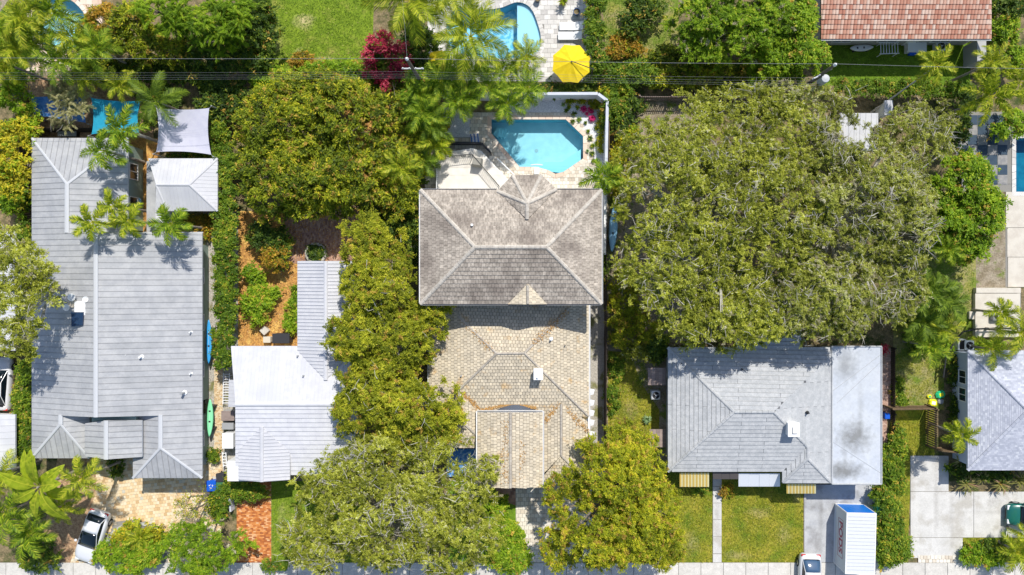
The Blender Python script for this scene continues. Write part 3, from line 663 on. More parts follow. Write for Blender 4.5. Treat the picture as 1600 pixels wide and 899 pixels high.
# A: long grey metal roof -------------------------------------------------
A = house('grey standing seam metal roofed house on the left with several gables', (180, 480, 0))
bx = walls(A, (50, 364, 316, 650), 3.0, 'stucco_green', .88); windows_on(A, bx, E=(.2, .5, .8), W=(.2, .5, .8))
bn = walls(A, (50, 216, 200, 366), 3.0, 'stucco_green', .42); windows_on(A, bn, E=(.3, .7), N=(.3, .7))
bs = walls(A, (208, 640, 316, 747), 3.0, 'stucco_green', .88); windows_on(A, bs, E=(.5,), S=(.3, .7))
bw = walls(A, (50, 640, 138, 716), 3.0, 'stucco_green', .42); windows_on(A, bw, S=(.5,))
be = walls(A, (133, 640, 222, 700), 3.6, 'stucco_green', .5); door(A, ((be[0] + be[2]) / 2, be[1], 0), 'S')
planesA = [PL((50, 216, 3), (50, 364, 3), (105, 364, 4), (105, 288, 4)), PL((50, 216, 3), (105, 288, 4), (200, 216, 3)),
           PL((200, 216, 3), (105, 288, 4), (105, 364, 4), (200, 364, 3)), PL((50, 364, 3), (50, 648, 3), (150, 652, 4.8), (150, 364, 4.8)),
           PL((150, 364, 4.8), (150, 652, 4.8), (316, 648, 3), (316, 364, 3)), PL((251, 648, 3.7), (251, 700, 3.7), (316, 747, 3), (316, 648, 3)),
           PL((251, 700, 3.7), (208, 747, 3), (316, 747, 3)), PL((251, 648, 3.7), (208, 648, 3), (208, 747, 3), (251, 700, 3.7)),
           PL((50, 648, 3), (50, 716, 3), (95, 663, 3.8), (95, 648, 3.8)), PL((95, 663, 3.8), (50, 716, 3), (140, 716, 3)),
           PL((95, 648, 3.8), (95, 663, 3.8), (140, 716, 3), (140, 648, 3))]
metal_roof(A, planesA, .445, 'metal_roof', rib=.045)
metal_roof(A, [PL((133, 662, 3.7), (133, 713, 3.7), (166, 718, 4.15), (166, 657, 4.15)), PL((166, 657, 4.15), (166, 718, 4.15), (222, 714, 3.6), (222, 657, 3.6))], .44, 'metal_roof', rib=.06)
mb = MB()
for tri in ([(50, 648, 3), (150, 652, 4.8), (316, 648, 3)], [(105, 364, 4), (150, 364, 4.8), (316, 364, 3), (200, 364, 3)]):
    q = [P(*t_) - Vector((0, 0, .14)) for t_ in tri]; n_ = Vector((0, .08, 0)); k = len(q); b0 = len(mb.v)
    mb.v.extend([tuple(x) for x in q] + [tuple(x + n_) for x in q]); mb.face(range(b0, b0 + k)); mb.face(list(range(b0 + k, b0 + 2 * k))[::-1])
    for i in range(k): j = (i + 1) % k; mb.face((b0 + i, b0 + j, b0 + k + j, b0 + k + i))
mb.build('gable_wall', MATS['metal_roof'], A)
for a, b in (((105, 288, 4), (105, 364, 4)), ((150, 364, 4.8), (150, 652, 4.8)), ((251, 648, 3.7), (251, 700, 3.7)), ((95, 648, 3.8), (95, 663, 3.8)), ((166, 657, 4.15), (166, 718, 4.15))):
    ridge(A, P(*a), P(*b), MATS['metal_roof_trim'], w=.34, h=.05, seg=0, lift=.06)
for a, b in (((50, 216, 3), (105, 288, 4)), ((200, 216, 3), (105, 288, 4)), ((251, 700, 3.7), (316, 747, 3)), ((251, 700, 3.7), (208, 747, 3)), ((95, 663, 3.8), (50, 716, 3)), ((95, 663, 3.8), (140, 716, 3))):
    ridge(A, P(*a), P(*b), MATS['metal_roof_trim'], w=.2, h=.03, seg=0, lift=.06, name='hip_cap')
for p in ((151, 650, 4.7),): pass
vent(A, (221, 558, 4.1), .09, .3, nm='vent_pipe'); vent(A, (299, 519, 3.25), .05, .35); vent(A, (299, 584, 3.25), .05, .3); vent(A, (288, 614, 3.4), .1, .55, 'grey_metal'); vent(A, (197, 555, 4.3), .03, .1)
# rooftop equipment on A: dishes and a raised dark sheet painted as their shadow
M('dark_blue', (0.02, 0.045, 0.10), rough=.2, spec=.6)
eq = house('cluster of white satellite dishes and cowls on the grey roof', (122, 478, 3.9), 'rooftop equipment', 'roof_equipment')
for (x, y, r, nm) in ((112, 465, .30, 'dish'), (104, 481, .26, 'dish'), (134, 468, .24, 'dish')):
    q = P(x, y, 4.6); mb = MB(); mb.lathe(q, [(r * .2, -.06), (r * .8, -.02), (r, .04), (r * .97, .06), (r * .7, .01), (.02, -.03)], 18); dd = mb.build(nm, MATS['white_paint'], eq)
    m = MB(); g = P(x, y, 4.0); m.tube([(q.x, q.y, 3.6), (q.x, q.y, 4.55)], .03, 6); m.build('mast', MATS['grey_metal'], dd)
mb = MB(); q = P(127, 482, 4.35); mb.bevbox(q, (.85, 1.1, .5), .06); mb.build('white_box', MATS['white_paint'], eq)
mb = MB(); q = P(114, 474, 4.2); mb.lathe(q, [(.38, -.3), (.38, .1), (.3, .2), (.05, .24)], 16); mb.build('cowl', MATS['stucco_cream'], eq)
mb = MB(); q = P(136, 478, 4.3); mb.tube([q, q + Vector((.4, .25, .1)), q + Vector((.7, .2, -.2))], .05, 6); mb.build('pipe', MATS['grey_metal'], eq)
mb = MB(); q = P(121, 499, 4.62); a = math.radians(12); mb.add([(q.x - .5, q.y + .55, q.z), (q.x + .5, q.y + .55, q.z + .1), (q.x + .42, q.y - .45, q.z + .05), (q.x - .5, q.y - .6, q.z - .05), (q.x - .5, q.y + .55, q.z - .12), (q.x + .5, q.y + .55, q.z - .02), (q.x + .42, q.y - .45, q.z - .07), (q.x - .5, q.y - .6, q.z - .17)], [(3, 2, 1, 0), (0, 1, 5, 4), (1, 2, 6, 5), (2, 3, 7, 6), (3, 0, 4, 7), (4, 5, 6, 7)]); mb.build('shadow_sheet', MATS['dark_blue'], eq)

# B: small white shed and its flat link -----------------------------------------
B = house('small white metal hipped shed with a flat link roof', (286, 290, 0), 'shed', 'shed')
bb = walls(B, (244, 248, 340, 330), 2.6, 'stucco_white', .3); windows_on(B, bb, z=1.4, E=(.5,), S=(.5,), w=.9, h=.8)
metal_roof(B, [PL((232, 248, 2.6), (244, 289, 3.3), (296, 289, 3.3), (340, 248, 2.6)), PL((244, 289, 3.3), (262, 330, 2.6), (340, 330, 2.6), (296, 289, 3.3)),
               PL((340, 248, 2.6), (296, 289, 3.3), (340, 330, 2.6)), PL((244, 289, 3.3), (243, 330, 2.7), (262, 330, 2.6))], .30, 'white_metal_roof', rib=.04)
for a, b in (((244, 289, 3.3), (296, 289, 3.3)), ((296, 289, 3.3), (340, 248, 2.6)), ((296, 289, 3.3), (340, 330, 2.6)), ((244, 289, 3.3), (262, 330, 2.6))):
    ridge(B, P(*a), P(*b), MATS['white_metal_roof'], w=.16, h=.03, seg=0, lift=.045, name='hip_cap')
mb = MB(); slab(mb, PL((229, 252, 2.35), (229, 364, 2.35), (243, 364, 2.35), (243, 252, 2.35)), .15); mb.build('link_roof', MATS['metal_roof'], B)
mb = MB(); slab(mb, PL((243, 330, 2.45), (243, 364, 2.45), (256, 364, 2.45), (256, 330, 2.45)), .15); mb.build('link_trim', MATS['white_metal_roof'], B)
walls(B, (229, 252, 256, 364), 2.2, 'stucco_white', .2, name='link_wall')

# C: white metal roofed cottage -----------------------------------------
Ch = house('white ribbed metal roofed cottage left of the tall yellow green trees', (440, 620, 0))
bc = walls(Ch, (368, 545, 560, 742), 3.0, 'stucco_white', .45); windows_on(Ch, bc, W=(.3, .7), N=(.15,), S=(.2, .5))
b2 = walls(Ch, (465, 408, 555, 545), 3.1, 'stucco_white', .4); windows_on(Ch, b2, W=(.3, .7), N=(.5,))
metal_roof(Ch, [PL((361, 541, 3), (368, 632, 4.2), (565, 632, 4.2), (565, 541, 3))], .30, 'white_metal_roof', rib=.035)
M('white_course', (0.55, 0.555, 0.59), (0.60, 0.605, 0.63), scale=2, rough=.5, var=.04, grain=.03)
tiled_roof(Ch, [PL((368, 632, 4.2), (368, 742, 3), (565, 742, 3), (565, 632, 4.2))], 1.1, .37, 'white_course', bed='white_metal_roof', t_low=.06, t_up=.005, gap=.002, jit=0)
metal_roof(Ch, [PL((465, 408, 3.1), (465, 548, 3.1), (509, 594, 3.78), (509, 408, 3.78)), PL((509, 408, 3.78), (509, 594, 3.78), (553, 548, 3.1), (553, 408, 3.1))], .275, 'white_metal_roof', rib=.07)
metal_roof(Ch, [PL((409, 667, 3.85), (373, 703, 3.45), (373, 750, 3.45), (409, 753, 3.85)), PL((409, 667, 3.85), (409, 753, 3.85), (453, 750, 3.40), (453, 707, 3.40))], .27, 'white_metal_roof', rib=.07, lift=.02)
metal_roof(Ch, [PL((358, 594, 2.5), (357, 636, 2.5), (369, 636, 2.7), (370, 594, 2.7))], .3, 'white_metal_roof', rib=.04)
m = MB(); m.box(P(403, 728, 1.6) + Vector((0, 0, 0)), (3.6, 1.6, 3.2)); m.build('porch_wall', MATS['stucco_white'], Ch)
for a, b in (((368, 632, 4.2), (565, 632, 4.2)), ((509, 408, 3.78), (509, 594, 3.78)), ((409, 667, 3.87), (409, 753, 3.87))):
    ridge(Ch, P(*a), P(*b), MATS['white_metal_roof'], w=.3, h=.06, seg=0, lift=.05)
for p in ((475, 587, 3.6), (466, 556, 3.2)): vent(Ch, p, .06, .3, 'grey_metal', 'white_metal_roof')

# D: main house -------------------------------------------------------
D = house('large two level house with weathered grey shingle roof above a cream tiled roof', (800, 520, 0))
bd = walls(D, (657, 297, 940, 475), 6.8, 'stucco_white', .55); windows_on(D, bd, z=4.6, E=(.2, .5, .8), W=(.2, .5, .8), N=(.08, .3, .85), S=(.3, .7)); windows_on(D, bd, z=1.5, E=(.3, .7), W=(.3, .7), N=(.1, .3, .85))
walls(D, (845, 690, 920, 752), 3.0, 'stucco_cream', .5); blw = walls(D, (670, 478, 920, 700), 3.1, 'stucco_cream', .5); windows_on(D, blw, E=(.1, .3, .5, .75), W=(.3, .6), S=(.1,))
bg_ = walls(D, (746, 660, 848, 764), 3.7, 'stucco_cream', .55, name='porch_wall'); door(D, ((bg_[0] + bg_[2]) / 2, bg_[1], 0), 'S', 1.6, 2.3, 'wood_brown'); windows_on(D, bg_, S=(.12, .88), w=.9)
RZ = 8.5
upl = [PL((657, 297, 6.8), (742, 386, RZ), (854, 386, RZ), (940, 297, 6.8)), PL((657, 297, 6.8), (657, 475, 6.8), (742, 386, RZ)),
       PL((657, 475, 6.8), (940, 475, 6.8), (854, 386, RZ), (742, 386, RZ)), PL((940, 297, 6.8), (854, 386, RZ), (940, 475, 6.8))]
tiled_roof(D, upl, .26, .33, 'shake_tile', cap='tile_cap_dark', caps=[((742, 386, RZ), (854, 386, RZ)), ((657, 297, 6.8), (742, 386, RZ)), ((657, 475, 6.8), (742, 386, RZ)), ((940, 297, 6.8), (854, 386, RZ)), ((940, 475, 6.8), (854, 386, RZ))], t_low=.05, capw=.3)
tur = [PL((777, 299, 6.85), (823.6, 318, 7.9), (800.6, 274, 6.85)), PL((800.6, 274, 6.85), (823.6, 318, 7.9), (846, 274, 6.85)), PL((846, 274, 6.85), (823.6, 318, 7.9), (869.7, 296, 6.85)),
       PL((777, 299, 6.85), (823.6, 343, 7.8), (823.6, 318, 7.9)), PL((869.7, 296, 6.85), (823.6, 318, 7.9), (823.6, 343, 7.8))]
tiled_roof(D, tur, .26, .33, 'shake_tile', cap='tile_cap_dark', caps=[(a, (823.6, 318, 7.9)) for a in ((777, 299, 6.87), (800.6, 274, 6.87), (846, 274, 6.87), (869.7, 296, 6.87))] + [((823.6, 318, 7.9), (823.6, 343, 7.82))], t_low=.05, capw=.28)
mb = MB(); q = [P(x, y, 6.8) for x, y in ((783, 300), (803, 280), (843, 280), (864, 298), (864, 330), (783, 330))]; mb.prism(q, 0, 6.7); mb.build('turret_wall', MATS['stucco_white'], D)
tiled_roof(D, [PL((824.7, 443.5, 7.44), (793.5, 475.5, 6.84), (824.7, 476, 7.44)), PL((824.7, 443.5, 7.44), (824.7, 476, 7.44), (854.7, 475.5, 6.84))], .26, .3, 'cream_tile', cap='tile_cap', caps=[((824.7, 446, 7.46), (824.7, 475, 7.46))], capw=.2)
gutter(D, [(657, 475.8, 6.77), (940, 475.8, 6.77)], 'grey_metal'); gutter(D, [(656.3, 297, 6.77), (656.3, 475, 6.77)]); gutter(D, [(940.6, 297, 6.77), (940.6, 475, 6.77)]); gutter(D, [(657, 296.4, 6.77), (776, 296.4, 6.77)], 'grey_metal'); gutter(D, [(870, 296.4, 6.77), (940, 296.4, 6.77)], 'grey_metal')
R1, R2 = (776, 552.6, 4.9), (819.3, 552, 4.9)
lpl = [PL((700, 477, 3.68), R1, R2, (895, 477, 3.55)), PL((895, 477, 3.55), R2, (920, 651, 3.2), (920, 477, 3.2)),
       PL((700, 477, 3.68), (670, 477, 3.2), (670, 655, 3.2), (717, 655, 3.94), (717, 609.5, 3.94), R1), PL((717, 655, 3.94), (670, 655, 3.2), (670, 700, 3.2)),
       PL(R1, (717, 609.5, 3.94), (717, 630, 3.6), (748, 651, 3.25), (920, 651, 3.2), R2),
       PL((717, 609.5, 3.94), (717, 655, 3.94), (748, 683, 3.5), (748, 640, 3.5)), PL((717, 655, 3.94), (670, 700, 3.2), (766, 700, 3.2)),
       PL((877, 630, 3.65), (877, 712, 3.65), (920, 756, 3.0), (920, 660, 3.0)), PL((877, 630, 3.65), (840, 660, 3.1), (840, 750, 3.1), (877, 712, 3.65)), PL((877, 712, 3.65), (838, 756, 3.0), (920, 756, 3.0))]
# the concave west plane is split so that every tile is clipped against a convex outline
lpl[2] = PL((700, 477, 3.68), (670, 477, 3.2), (670, 609.5, 3.2), (717, 609.5, 3.94), R1); lpl.insert(3, PL((717, 609.5, 3.94), (670, 609.5, 3.2), (670, 655, 3.2), (717, 655, 3.94)))
lpl[5] = PL(R1, (717, 609.5, 3.94), (760, 651, 3.2), (920, 651, 3.2), R2)
tiled_roof(D, lpl, .27, .275, 'cream_tile', cap='tile_cap', caps=[(R1, R2), ((708, 486, 3.75), R1), ((889, 482, 3.7), R2), (R1, (717, 609.5, 3.96)), (R2, (920, 651, 3.22)), ((717, 609.5, 3.96), (717, 655, 3.96)), ((717, 655, 3.96), (760, 694, 3.3)), ((877, 632, 3.67), (877, 712, 3.67)), ((877, 712, 3.67), (918, 754, 3.02))], t_low=.05, gap=.014, jit=.008, capw=.2)
# curved front gable
gz = 3.75; gp = []
xs = [746, 756, 771, 797.5, 823, 838, 848]; zs = [3.95, 4.15, 4.42, 4.7, 4.42, 4.15, 3.95]
tiled_roof(D, [PL((xs[i], 643.5, zs[i]), (xs[i], 762, zs[i]), (xs[i + 1], 762 + (1.5 if 1 < i < 4 else 0), zs[i + 1]), (xs[i + 1], 643.5, zs[i + 1])) for i in range(6)], .27, .29, 'cream_tile', cap='tile_cap', caps=[((797.5, 645, 4.72), (797.5, 763, 4.72))], t_low=.05, gap=.014, capw=.24)
mb = MB(); pr = [P(xs[i], 645, zs[i]) for i in range(7)]; base = [Vector((p.x, p.y, 3.0)) for p in pr]
for ring0, dy in ((pr, 0),):
    b0 = len(mb.v); mb.v.extend([tuple(p - Vector((0, .0, .1))) for p in pr] + [(p.x, p.y, 3.0) for p in base] + [(p.x, p.y - .15, p.z - .1) for p in pr] + [(p.x, p.y - .15, 3.0) for p in base])
    for i in range(6): mb.face((b0 + i, b0 + i + 1, b0 + 8 + i, b0 + 7 + i)); mb.face((b0 + 14 + i + 1, b0 + 14 + i, b0 + 21 + i, b0 + 22 + i)); 
mb.build('gable_wall', MATS['stucco_grey'], D)
M('eyebrow_dark', (0.10, 0.12, 0.16), rough=.6)  # dark colour carries the shade of the recess behind the gable
mb = MB(); K = 12; lo_ = [P(772 + 66 * i / K, 643 - 10 * math.sin(math.pi * i / K), 3.5 + .16 * math.sin(math.pi * i / K)) for i in range(K + 1)]; hi_ = [P(772 + 66 * i / K, 643.3, 4.2 + .45 * math.sin(math.pi * i / K)) for i in range(K + 1)]
mb.v = [tuple(p) for p in lo_ + hi_] + [(p.x, p.y, p.z - .3) for p in lo_]
for i in range(K): mb.face((i, K + 1 + i, K + 2 + i, i + 1)); mb.face((2 * K + 2 + i, i, i + 1, 2 * K + 3 + i))
mb.build('eyebrow_shade_panel', MATS['eyebrow_dark'], D)
for i in range(6): gutter(D, [(xs[i], 643, zs[i] + .06), (xs[i + 1], 643, zs[i + 1] + .06)], w=.12, h=.2, name='gable_trim')
gutter(D, [(848.8, 643, 3.97), (848.8, 763, 3.97)]); gutter(D, [(745.3, 643, 3.97), (745.3, 763, 3.97)]); gutter(D, [(920.8, 477, 3.17), (920.8, 756, 3.17)], w=.18); gutter(D, [(669.3, 570, 3.17), (669.3, 700, 3.17)], w=.12)
# chimney and vents
ch = empty('chimney', (0, 0, 0)); ch.parent = D; ch.location = P(840.5, 588, 3.4) - worigin(D)
mb = MB(); q = P(841, 585, 5.1); mb.bevbox((q.x, q.y, 4.4), (.62, .78, 1.5), .03); mb.build('chimney_stack', MATS['white_paint'], ch)
mb = MB(); mb.bevbox((q.x, q.y, 5.17), (.72, .88, .08), .02); mb.cyl((q.x - .05, q.y - .2, 5.2), .09, .16, 12); mb.build('chimney_cap', MATS['white_paint'], ch)
vent(D, (738, 352, 7.8), .09, .35); vent(D, (861, 530, 4.3), .08, .35); vent(D, (721, 587, 3.95), .06, .3, 'grey_metal', 'grey_metal'); vent(D, (883, 540, 4.0), .03, .12, 'black_metal', 'tile_cap'); vent(D, (681, 366, 7.1), .03, .08, 'black_metal', 'tile_cap'); vent(D, (718, 386, 7.9), .03, .08, 'black_metal', 'tile_cap'); vent(D, (682, 440, 7.1), .03, .08, 'black_metal', 'tile_cap')
# fallen leaves in the valleys
mb = MB()
def drift(a, b, n, wd, dz=.07):
    for _ in range(n):
        t_ = random.random(); p = P(*a).lerp(P(*b), t_); p += Vector((random.gauss(0, wd), random.gauss(0, wd), 0)); s_ = random.uniform(.03, .07); an = random.random() * 6.28
        z = p.z + dz; c_, s2 = math.cos(an) * s_, math.sin(an) * s_
        mb.add([(p.x - c_, p.y - s2, z), (p.x + s2 * .6, p.y - c_ * .6, z + .01), (p.x + c_, p.y + s2, z + .015), (p.x - s2 * .6, p.y + c_ * .6, z)], [(0, 1, 2, 3)], random.random())
drift((722, 613, 3.9), (748, 641, 3.45), 300, .13); drift((748, 641, 3.4), (772, 638, 3.5), 170, .10); drift((772, 636, 3.45), (790, 633, 3.5), 120, .06); drift((790, 633, 3.5), (820, 634, 3.5), 220, .05); drift((820, 634, 3.5), (838, 638, 3.5), 150, .06); drift((874, 632, 3.55), (850, 660, 3.3), 200, .13); drift((885, 640, 3.5), (919, 674, 3.15), 170, .14)
drift((716, 612, 3.95), (716, 650, 3.9), 160, .06); drift((886, 488, 3.85), (835, 535, 4.7), 230, .16); drift((712, 492, 3.8), (770, 548, 4.8), 150, .10); drift((790, 660, 4.65), (790, 755, 4.65), 130, .2); drift((815, 690, 4.5), (808, 750, 4.5), 160, .2)
mb.build('fallen_leaves', MATS['rust_leaf'], D, kind='stuff')
# triangular awnings on the east wall
for y in (611, 628, 644, 659, 677):
    q = P(925, y, 2.6); mb = MB(); mb.add([(q.x - .45, q.y + .3, q.z + .3), (q.x + .22, q.y + .1, q.z), (q.x + .12, q.y - .3, q.z - .05), (q.x - .45, q.y - .35, q.z + .25), (q.x - .45, q.y + .3, q.z + .24), (q.x + .22, q.y + .1, q.z - .06), (q.x + .12, q.y - .3, q.z - .11), (q.x - .45, q.y - .35, q.z + .19)], [(3, 2, 1, 0), (4, 5, 6, 7), (0, 1, 5, 4), (1, 2, 6, 5), (2, 3, 7, 6), (3, 0, 4, 7)]); centre_part('shutter', mb, MATS['white_paint'], D)

M('tile_joint', (0.12, 0.125, 0.135), rough=.9)
# E: light grey tiled house with a flat wing -----------------------------------------
E = house('pale grey roofed house with a stained flat wing at lower right', (1210, 640, 0))
b1 = walls(E, (1043, 543, 1299, 737), 3.0, 'stucco_grey', .42); windows_on(E, b1, W=(.25, .6, .85), S=(.06, .2, .55), w=1.4)
b2 = walls(E, (1222, 730, 1299, 755), 3.0, 'stucco_grey', .42); windows_on(E, b2, S=(.4,), w=1.6)
b3 = walls(E, (1299, 541, 1378, 757), 3.0, 'stucco_grey', .3); windows_on(E, b3, S=(.3,), E=(.3, .7), w=1.4)
door(E, (P(1134, 737, 3.0).x, b1[1], 0), 'S')
epl = [PL((1043.5, 543, 3), (1043.5, 737, 3), (1147, 644, 4.5)), PL((1043.5, 543, 3), (1147, 644, 4.5), (1209, 644, 4.5), (1299, 555, 3.02), (1299, 543, 3)),
       PL((1209, 644, 4.5), (1262, 699, 3.62), (1299, 699, 3.02), (1299, 555, 3.02)), PL((1262, 699, 3.62), (1262, 717, 3.62), (1299, 755, 3), (1299, 699, 3.02)), PL((1147, 644, 4.5), (1043.5, 737, 3), (1222, 737, 3), (1262, 699, 3.62), (1209, 644, 4.5)),
       PL((1262, 699, 3.62), (1222, 737, 3), (1222, 755, 3), (1262, 717, 3.62)), PL((1262, 717, 3.62), (1222, 755, 3), (1299, 755, 3))]
tiled_roof(E, epl, 5.2, .34, 'white_tile_roof', bed='tile_joint', cap='white_tile_roof', caps=[((1147, 644, 4.5), (1209, 644, 4.5)), ((1043.5, 543, 3), (1147, 644, 4.5)), ((1043.5, 737, 3), (1147, 644, 4.5)), ((1209, 644, 4.5), (1262, 699, 3.62)), ((1262, 699, 3.62), (1262, 717, 3.62)), ((1262, 717, 3.62), (1298, 754, 3.02)), ((1262, 717, 3.62), (1223, 754, 3.02))], t_low=.055, jit=.002, gap=.012, stagger=.37)
tiled_roof(E, [PL((1150, 516, 2.9), (1150, 545, 2.97), (1252, 545, 2.97), (1252, 516, 2.9))], 5.2, .3, 'white_tile_roof', bed='tile_joint', gap=.012)
mb = MB(); slab(mb, PL((1299.3, 541, 3.08), (1299.3, 757, 3.08), (1378, 757, 3.08), (1378, 541, 3.08)), .22); mb.build('flat_roof', MATS['flat_membrane'], E)
for a, b in (((1300, 541.6, 3.1), (1377.6, 541.6, 3.1)), ((1300, 756.6, 3.1), (1377.6, 756.6, 3.1)), ((1377.4, 542, 3.1), (1377.4, 756.4, 3.1)), ((1299.9, 542, 3.1), (1299.9, 756.4, 3.1))): ridge(E, P(*a), P(*b), MATS['white_tile_roof'], w=.12, h=.05, seg=0, name='roof_edge', lift=.02)
M('seam_line', (0.42, 0.44, 0.46), rough=.8)
for a, b in (((1300, 612, 3.085), (1378, 553, 3.085)), ((1308, 630, 3.085), (1376, 566, 3.085)), ((1300, 690, 3.085), (1377, 740, 3.085))):
    p, q = P(*a), P(*b); mb = MB(); mb.tube([p, q], .02, 4); mb.build('membrane_seam', MATS['seam_line'], E)
che = empty('chimney', (0, 0, 0)); che.parent = E; che.location = P(1239, 671, 3.8) - worigin(E)
q = P(1239, 671, 4.6); mb = MB(); mb.bevbox((q.x, q.y, 4.1), (.82, 1.0, 1.3), .03); mb.build('chimney_stack', MATS['white_paint'], che)
mb = MB(); mb.bevbox((q.x, q.y, 4.78), (.92, 1.1, .09), .02); mb.build('chimney_cap', MATS['white_paint'], che)
m = MB(); m.box((q.x - .12, q.y - .05, 4.86), (.05, .5, .06)); m.box((q.x + .06, q.y - .28, 4.86), (.34, .05, .06)); m.build('flue_bar', MATS['grey_metal'], che)
vent(E, (1262, 645, 3.9), .07, .25, 'black_metal', 'black_metal'); vent(E, (1159, 577, 3.5), .06, .25, 'black_metal', 'black_metal')
# awnings
M('awning_yellow', (0.80, 0.68, 0.30), rough=.6, var=1.0, varcol=[(0, (0.72, 0.50, 0.12)), (1, (0.84, 0.76, 0.42))]); M('awning_white', (0.80, 0.82, 0.86), rough=.6)
def awning(x0, x1, y0, y1, z0, z1, mat, label, strips=0):
    root = empty('awning', P((x0 + x1) / 2, y0, 0), label, 'awning'); root.location.z = z0
    n = strips or 1
    for i in range(n):
        xa = x0 + (x1 - x0) * i / n; xb = x0 + (x1 - x0) * (i + 1) / n; mb = MB(); hh = .0 if i % 2 else .03
        a, b = P(xa, y0, z0 + hh), P(xb - .15, y0, z0 + hh); c, d = P(xb - .15, y1, z1 + hh), P(xa, y1, z1 + hh); v = Vector((0, 0, -.03))
        mb.add([a, b, c, d, a + v, b + v, c + v, d + v], [(3, 2, 1, 0), (4, 5, 6, 7), (0, 1, 5, 4), (1, 2, 6, 5), (2, 3, 7, 6), (3, 0, 4, 7)], float(i % 2))
        centre_part('slat' if n > 1 else 'canopy', mb, MATS[mat], root)
    for x in (x0 + 1, x1 - 1):
        mb = MB(); p = P(x, y1, z1 - .04); w = P(x, y0, z0 - .6); mb.tube([p, w], .02, 5); mb.build('bracket', MATS['grey_metal'], root)
    return root
awning(1062, 1108, 739, 761, 2.6, 1.9, 'awning_yellow', 'yellow striped awning left of the narrow path', 18)
awning(1154, 1219, 740, 760.5, 2.6, 1.9, 'awning_white', 'plain white awning right of the narrow path', 4)
awning(1229, 1275, 757, 771.5, 2.6, 2.0, 'awning_yellow', 'yellow striped awning beside the container driveway', 18)
M('bronze', (0.09, 0.08, 0.078), rough=.6)
awning(1114, 1154, 738, 749, 2.7, 2.5, 'bronze', 'dark grey door canopy at the end of the narrow path', 3)
awning(1012.5, 1040.5, 575, 602, 2.1, 2.1, 'wood_grey', 'flat weathered panel above the round air conditioner', 5)
awning(1015, 1041, 671, 699, 2.1, 2.1, 'wood_grey', 'flat pinkish panel below the round air conditioner', 5)

# F: blue grey shingle house at right ------------------------------------------------
Fh = house('blue grey shingle roofed house at the right edge', (1620, 640, 0))
bf = walls(Fh, (1512, 548, 1780, 735), 2.7, 'stucco_blue', .30); windows_on(Fh, bf, z=1.5, W=(.62, .78), S=(.2,), w=1.0, h=.9)
tiled_roof(Fh, [PL((1512, 548, 2.8), (1512, 735, 2.8), (1606, 641.5, 4.3)), PL((1512, 548, 2.8), (1606, 641.5, 4.3), (1700, 641.5, 4.3), (1790, 548, 2.8)), PL((1512, 735, 2.8), (1790, 735, 2.8), (1700, 641.5, 4.3), (1606, 641.5, 4.3)), PL((1790, 548, 2.8), (1700, 641.5, 4.3), (1790, 735, 2.8))],
           .22, .15, 'blue_shingle', bed='stucco_blue', cap='blue_shingle', caps=[((1512, 548, 2.8), (1606, 641.5, 4.3)), ((1512, 735, 2.8), (1606, 641.5, 4.3)), ((1606, 641.5, 4.3), (1700, 641.5, 4.3))], t_low=.022, t_up=.006, gap=.003, jit=.004)

# G: red tiled house -------------------------------------------------------
G = house('house with a pinkish red barrel tile roof in the top right corner', (1420, 20, 0))
bgr = walls(G, (1284, -178, 1549, 62), 3.0, 'stucco_grey', .5); windows_on(G, bgr, S=(.15, .45, .8), E=(.8,), w=1.5); door(G, (bgr[0] + (bgr[2] - bgr[0]) * .62, bgr[1], 0), 'S')
gr_ = [PL((1283, 61, 3), (1549, 61, 3), (1549, -60, 4.85), (1283, -60, 4.85)), PL((1283, -181, 3), (1283, -60, 4.85), (1549, -60, 4.85), (1549, -181, 3))]
tiled_roof(G, gr_, .26, .37, 'red_tile', cap='red_tile', caps=[((1283, -60, 4.85), (1549, -60, 4.85))], t_low=.05, barrel=.055, gap=.006, stagger=0.0)
gutter(G, [(1283, 62, 2.98), (1549, 62, 2.98)], w=.16)
mb = MB(); q = P(1534, 75, 2.2); mb.prism(W2([(1527, 62), (1541, 62), (1541, 96), (1527, 96)], 2.0), 0, 2.0); mb.build('side_wall', MATS['stucco_grey'], G)

# H: neighbours cut by the left edge ---------------------------------------------
for (y0, y1, lab) in ((362, 548, 'white roofed neighbour house cut by the left edge'), (648, 735, 'small white roof below the car at the left edge')):
    h_ = house(lab, (-20, (y0 + y1) / 2, 0)); walls(h_, (-150, y0, 22, y1), 2.9, 'stucco_white', .4)
    yc = (y0 + y1) / 2
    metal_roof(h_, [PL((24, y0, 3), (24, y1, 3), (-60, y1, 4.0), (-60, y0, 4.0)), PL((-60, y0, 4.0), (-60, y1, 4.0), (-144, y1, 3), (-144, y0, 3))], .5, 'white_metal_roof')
# small white roof seen through the big tree
S_ = house('small white roofed shed glimpsed through the big olive tree', (1342, 205, 0), 'shed', 'shed'); walls(S_, (1311, 177, 1372, 236), 2.3, 'stucco_white', .2)
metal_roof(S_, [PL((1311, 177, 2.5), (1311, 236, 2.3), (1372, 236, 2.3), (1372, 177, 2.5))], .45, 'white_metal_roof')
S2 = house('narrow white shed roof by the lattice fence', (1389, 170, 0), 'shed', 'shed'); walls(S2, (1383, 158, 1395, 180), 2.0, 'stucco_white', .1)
metal_roof(S2, [PL((1382, 157, 2.2), (1382, 180, 2.05), (1395, 180, 2.05), (1395, 157, 2.2))], .3, 'white_metal_roof')

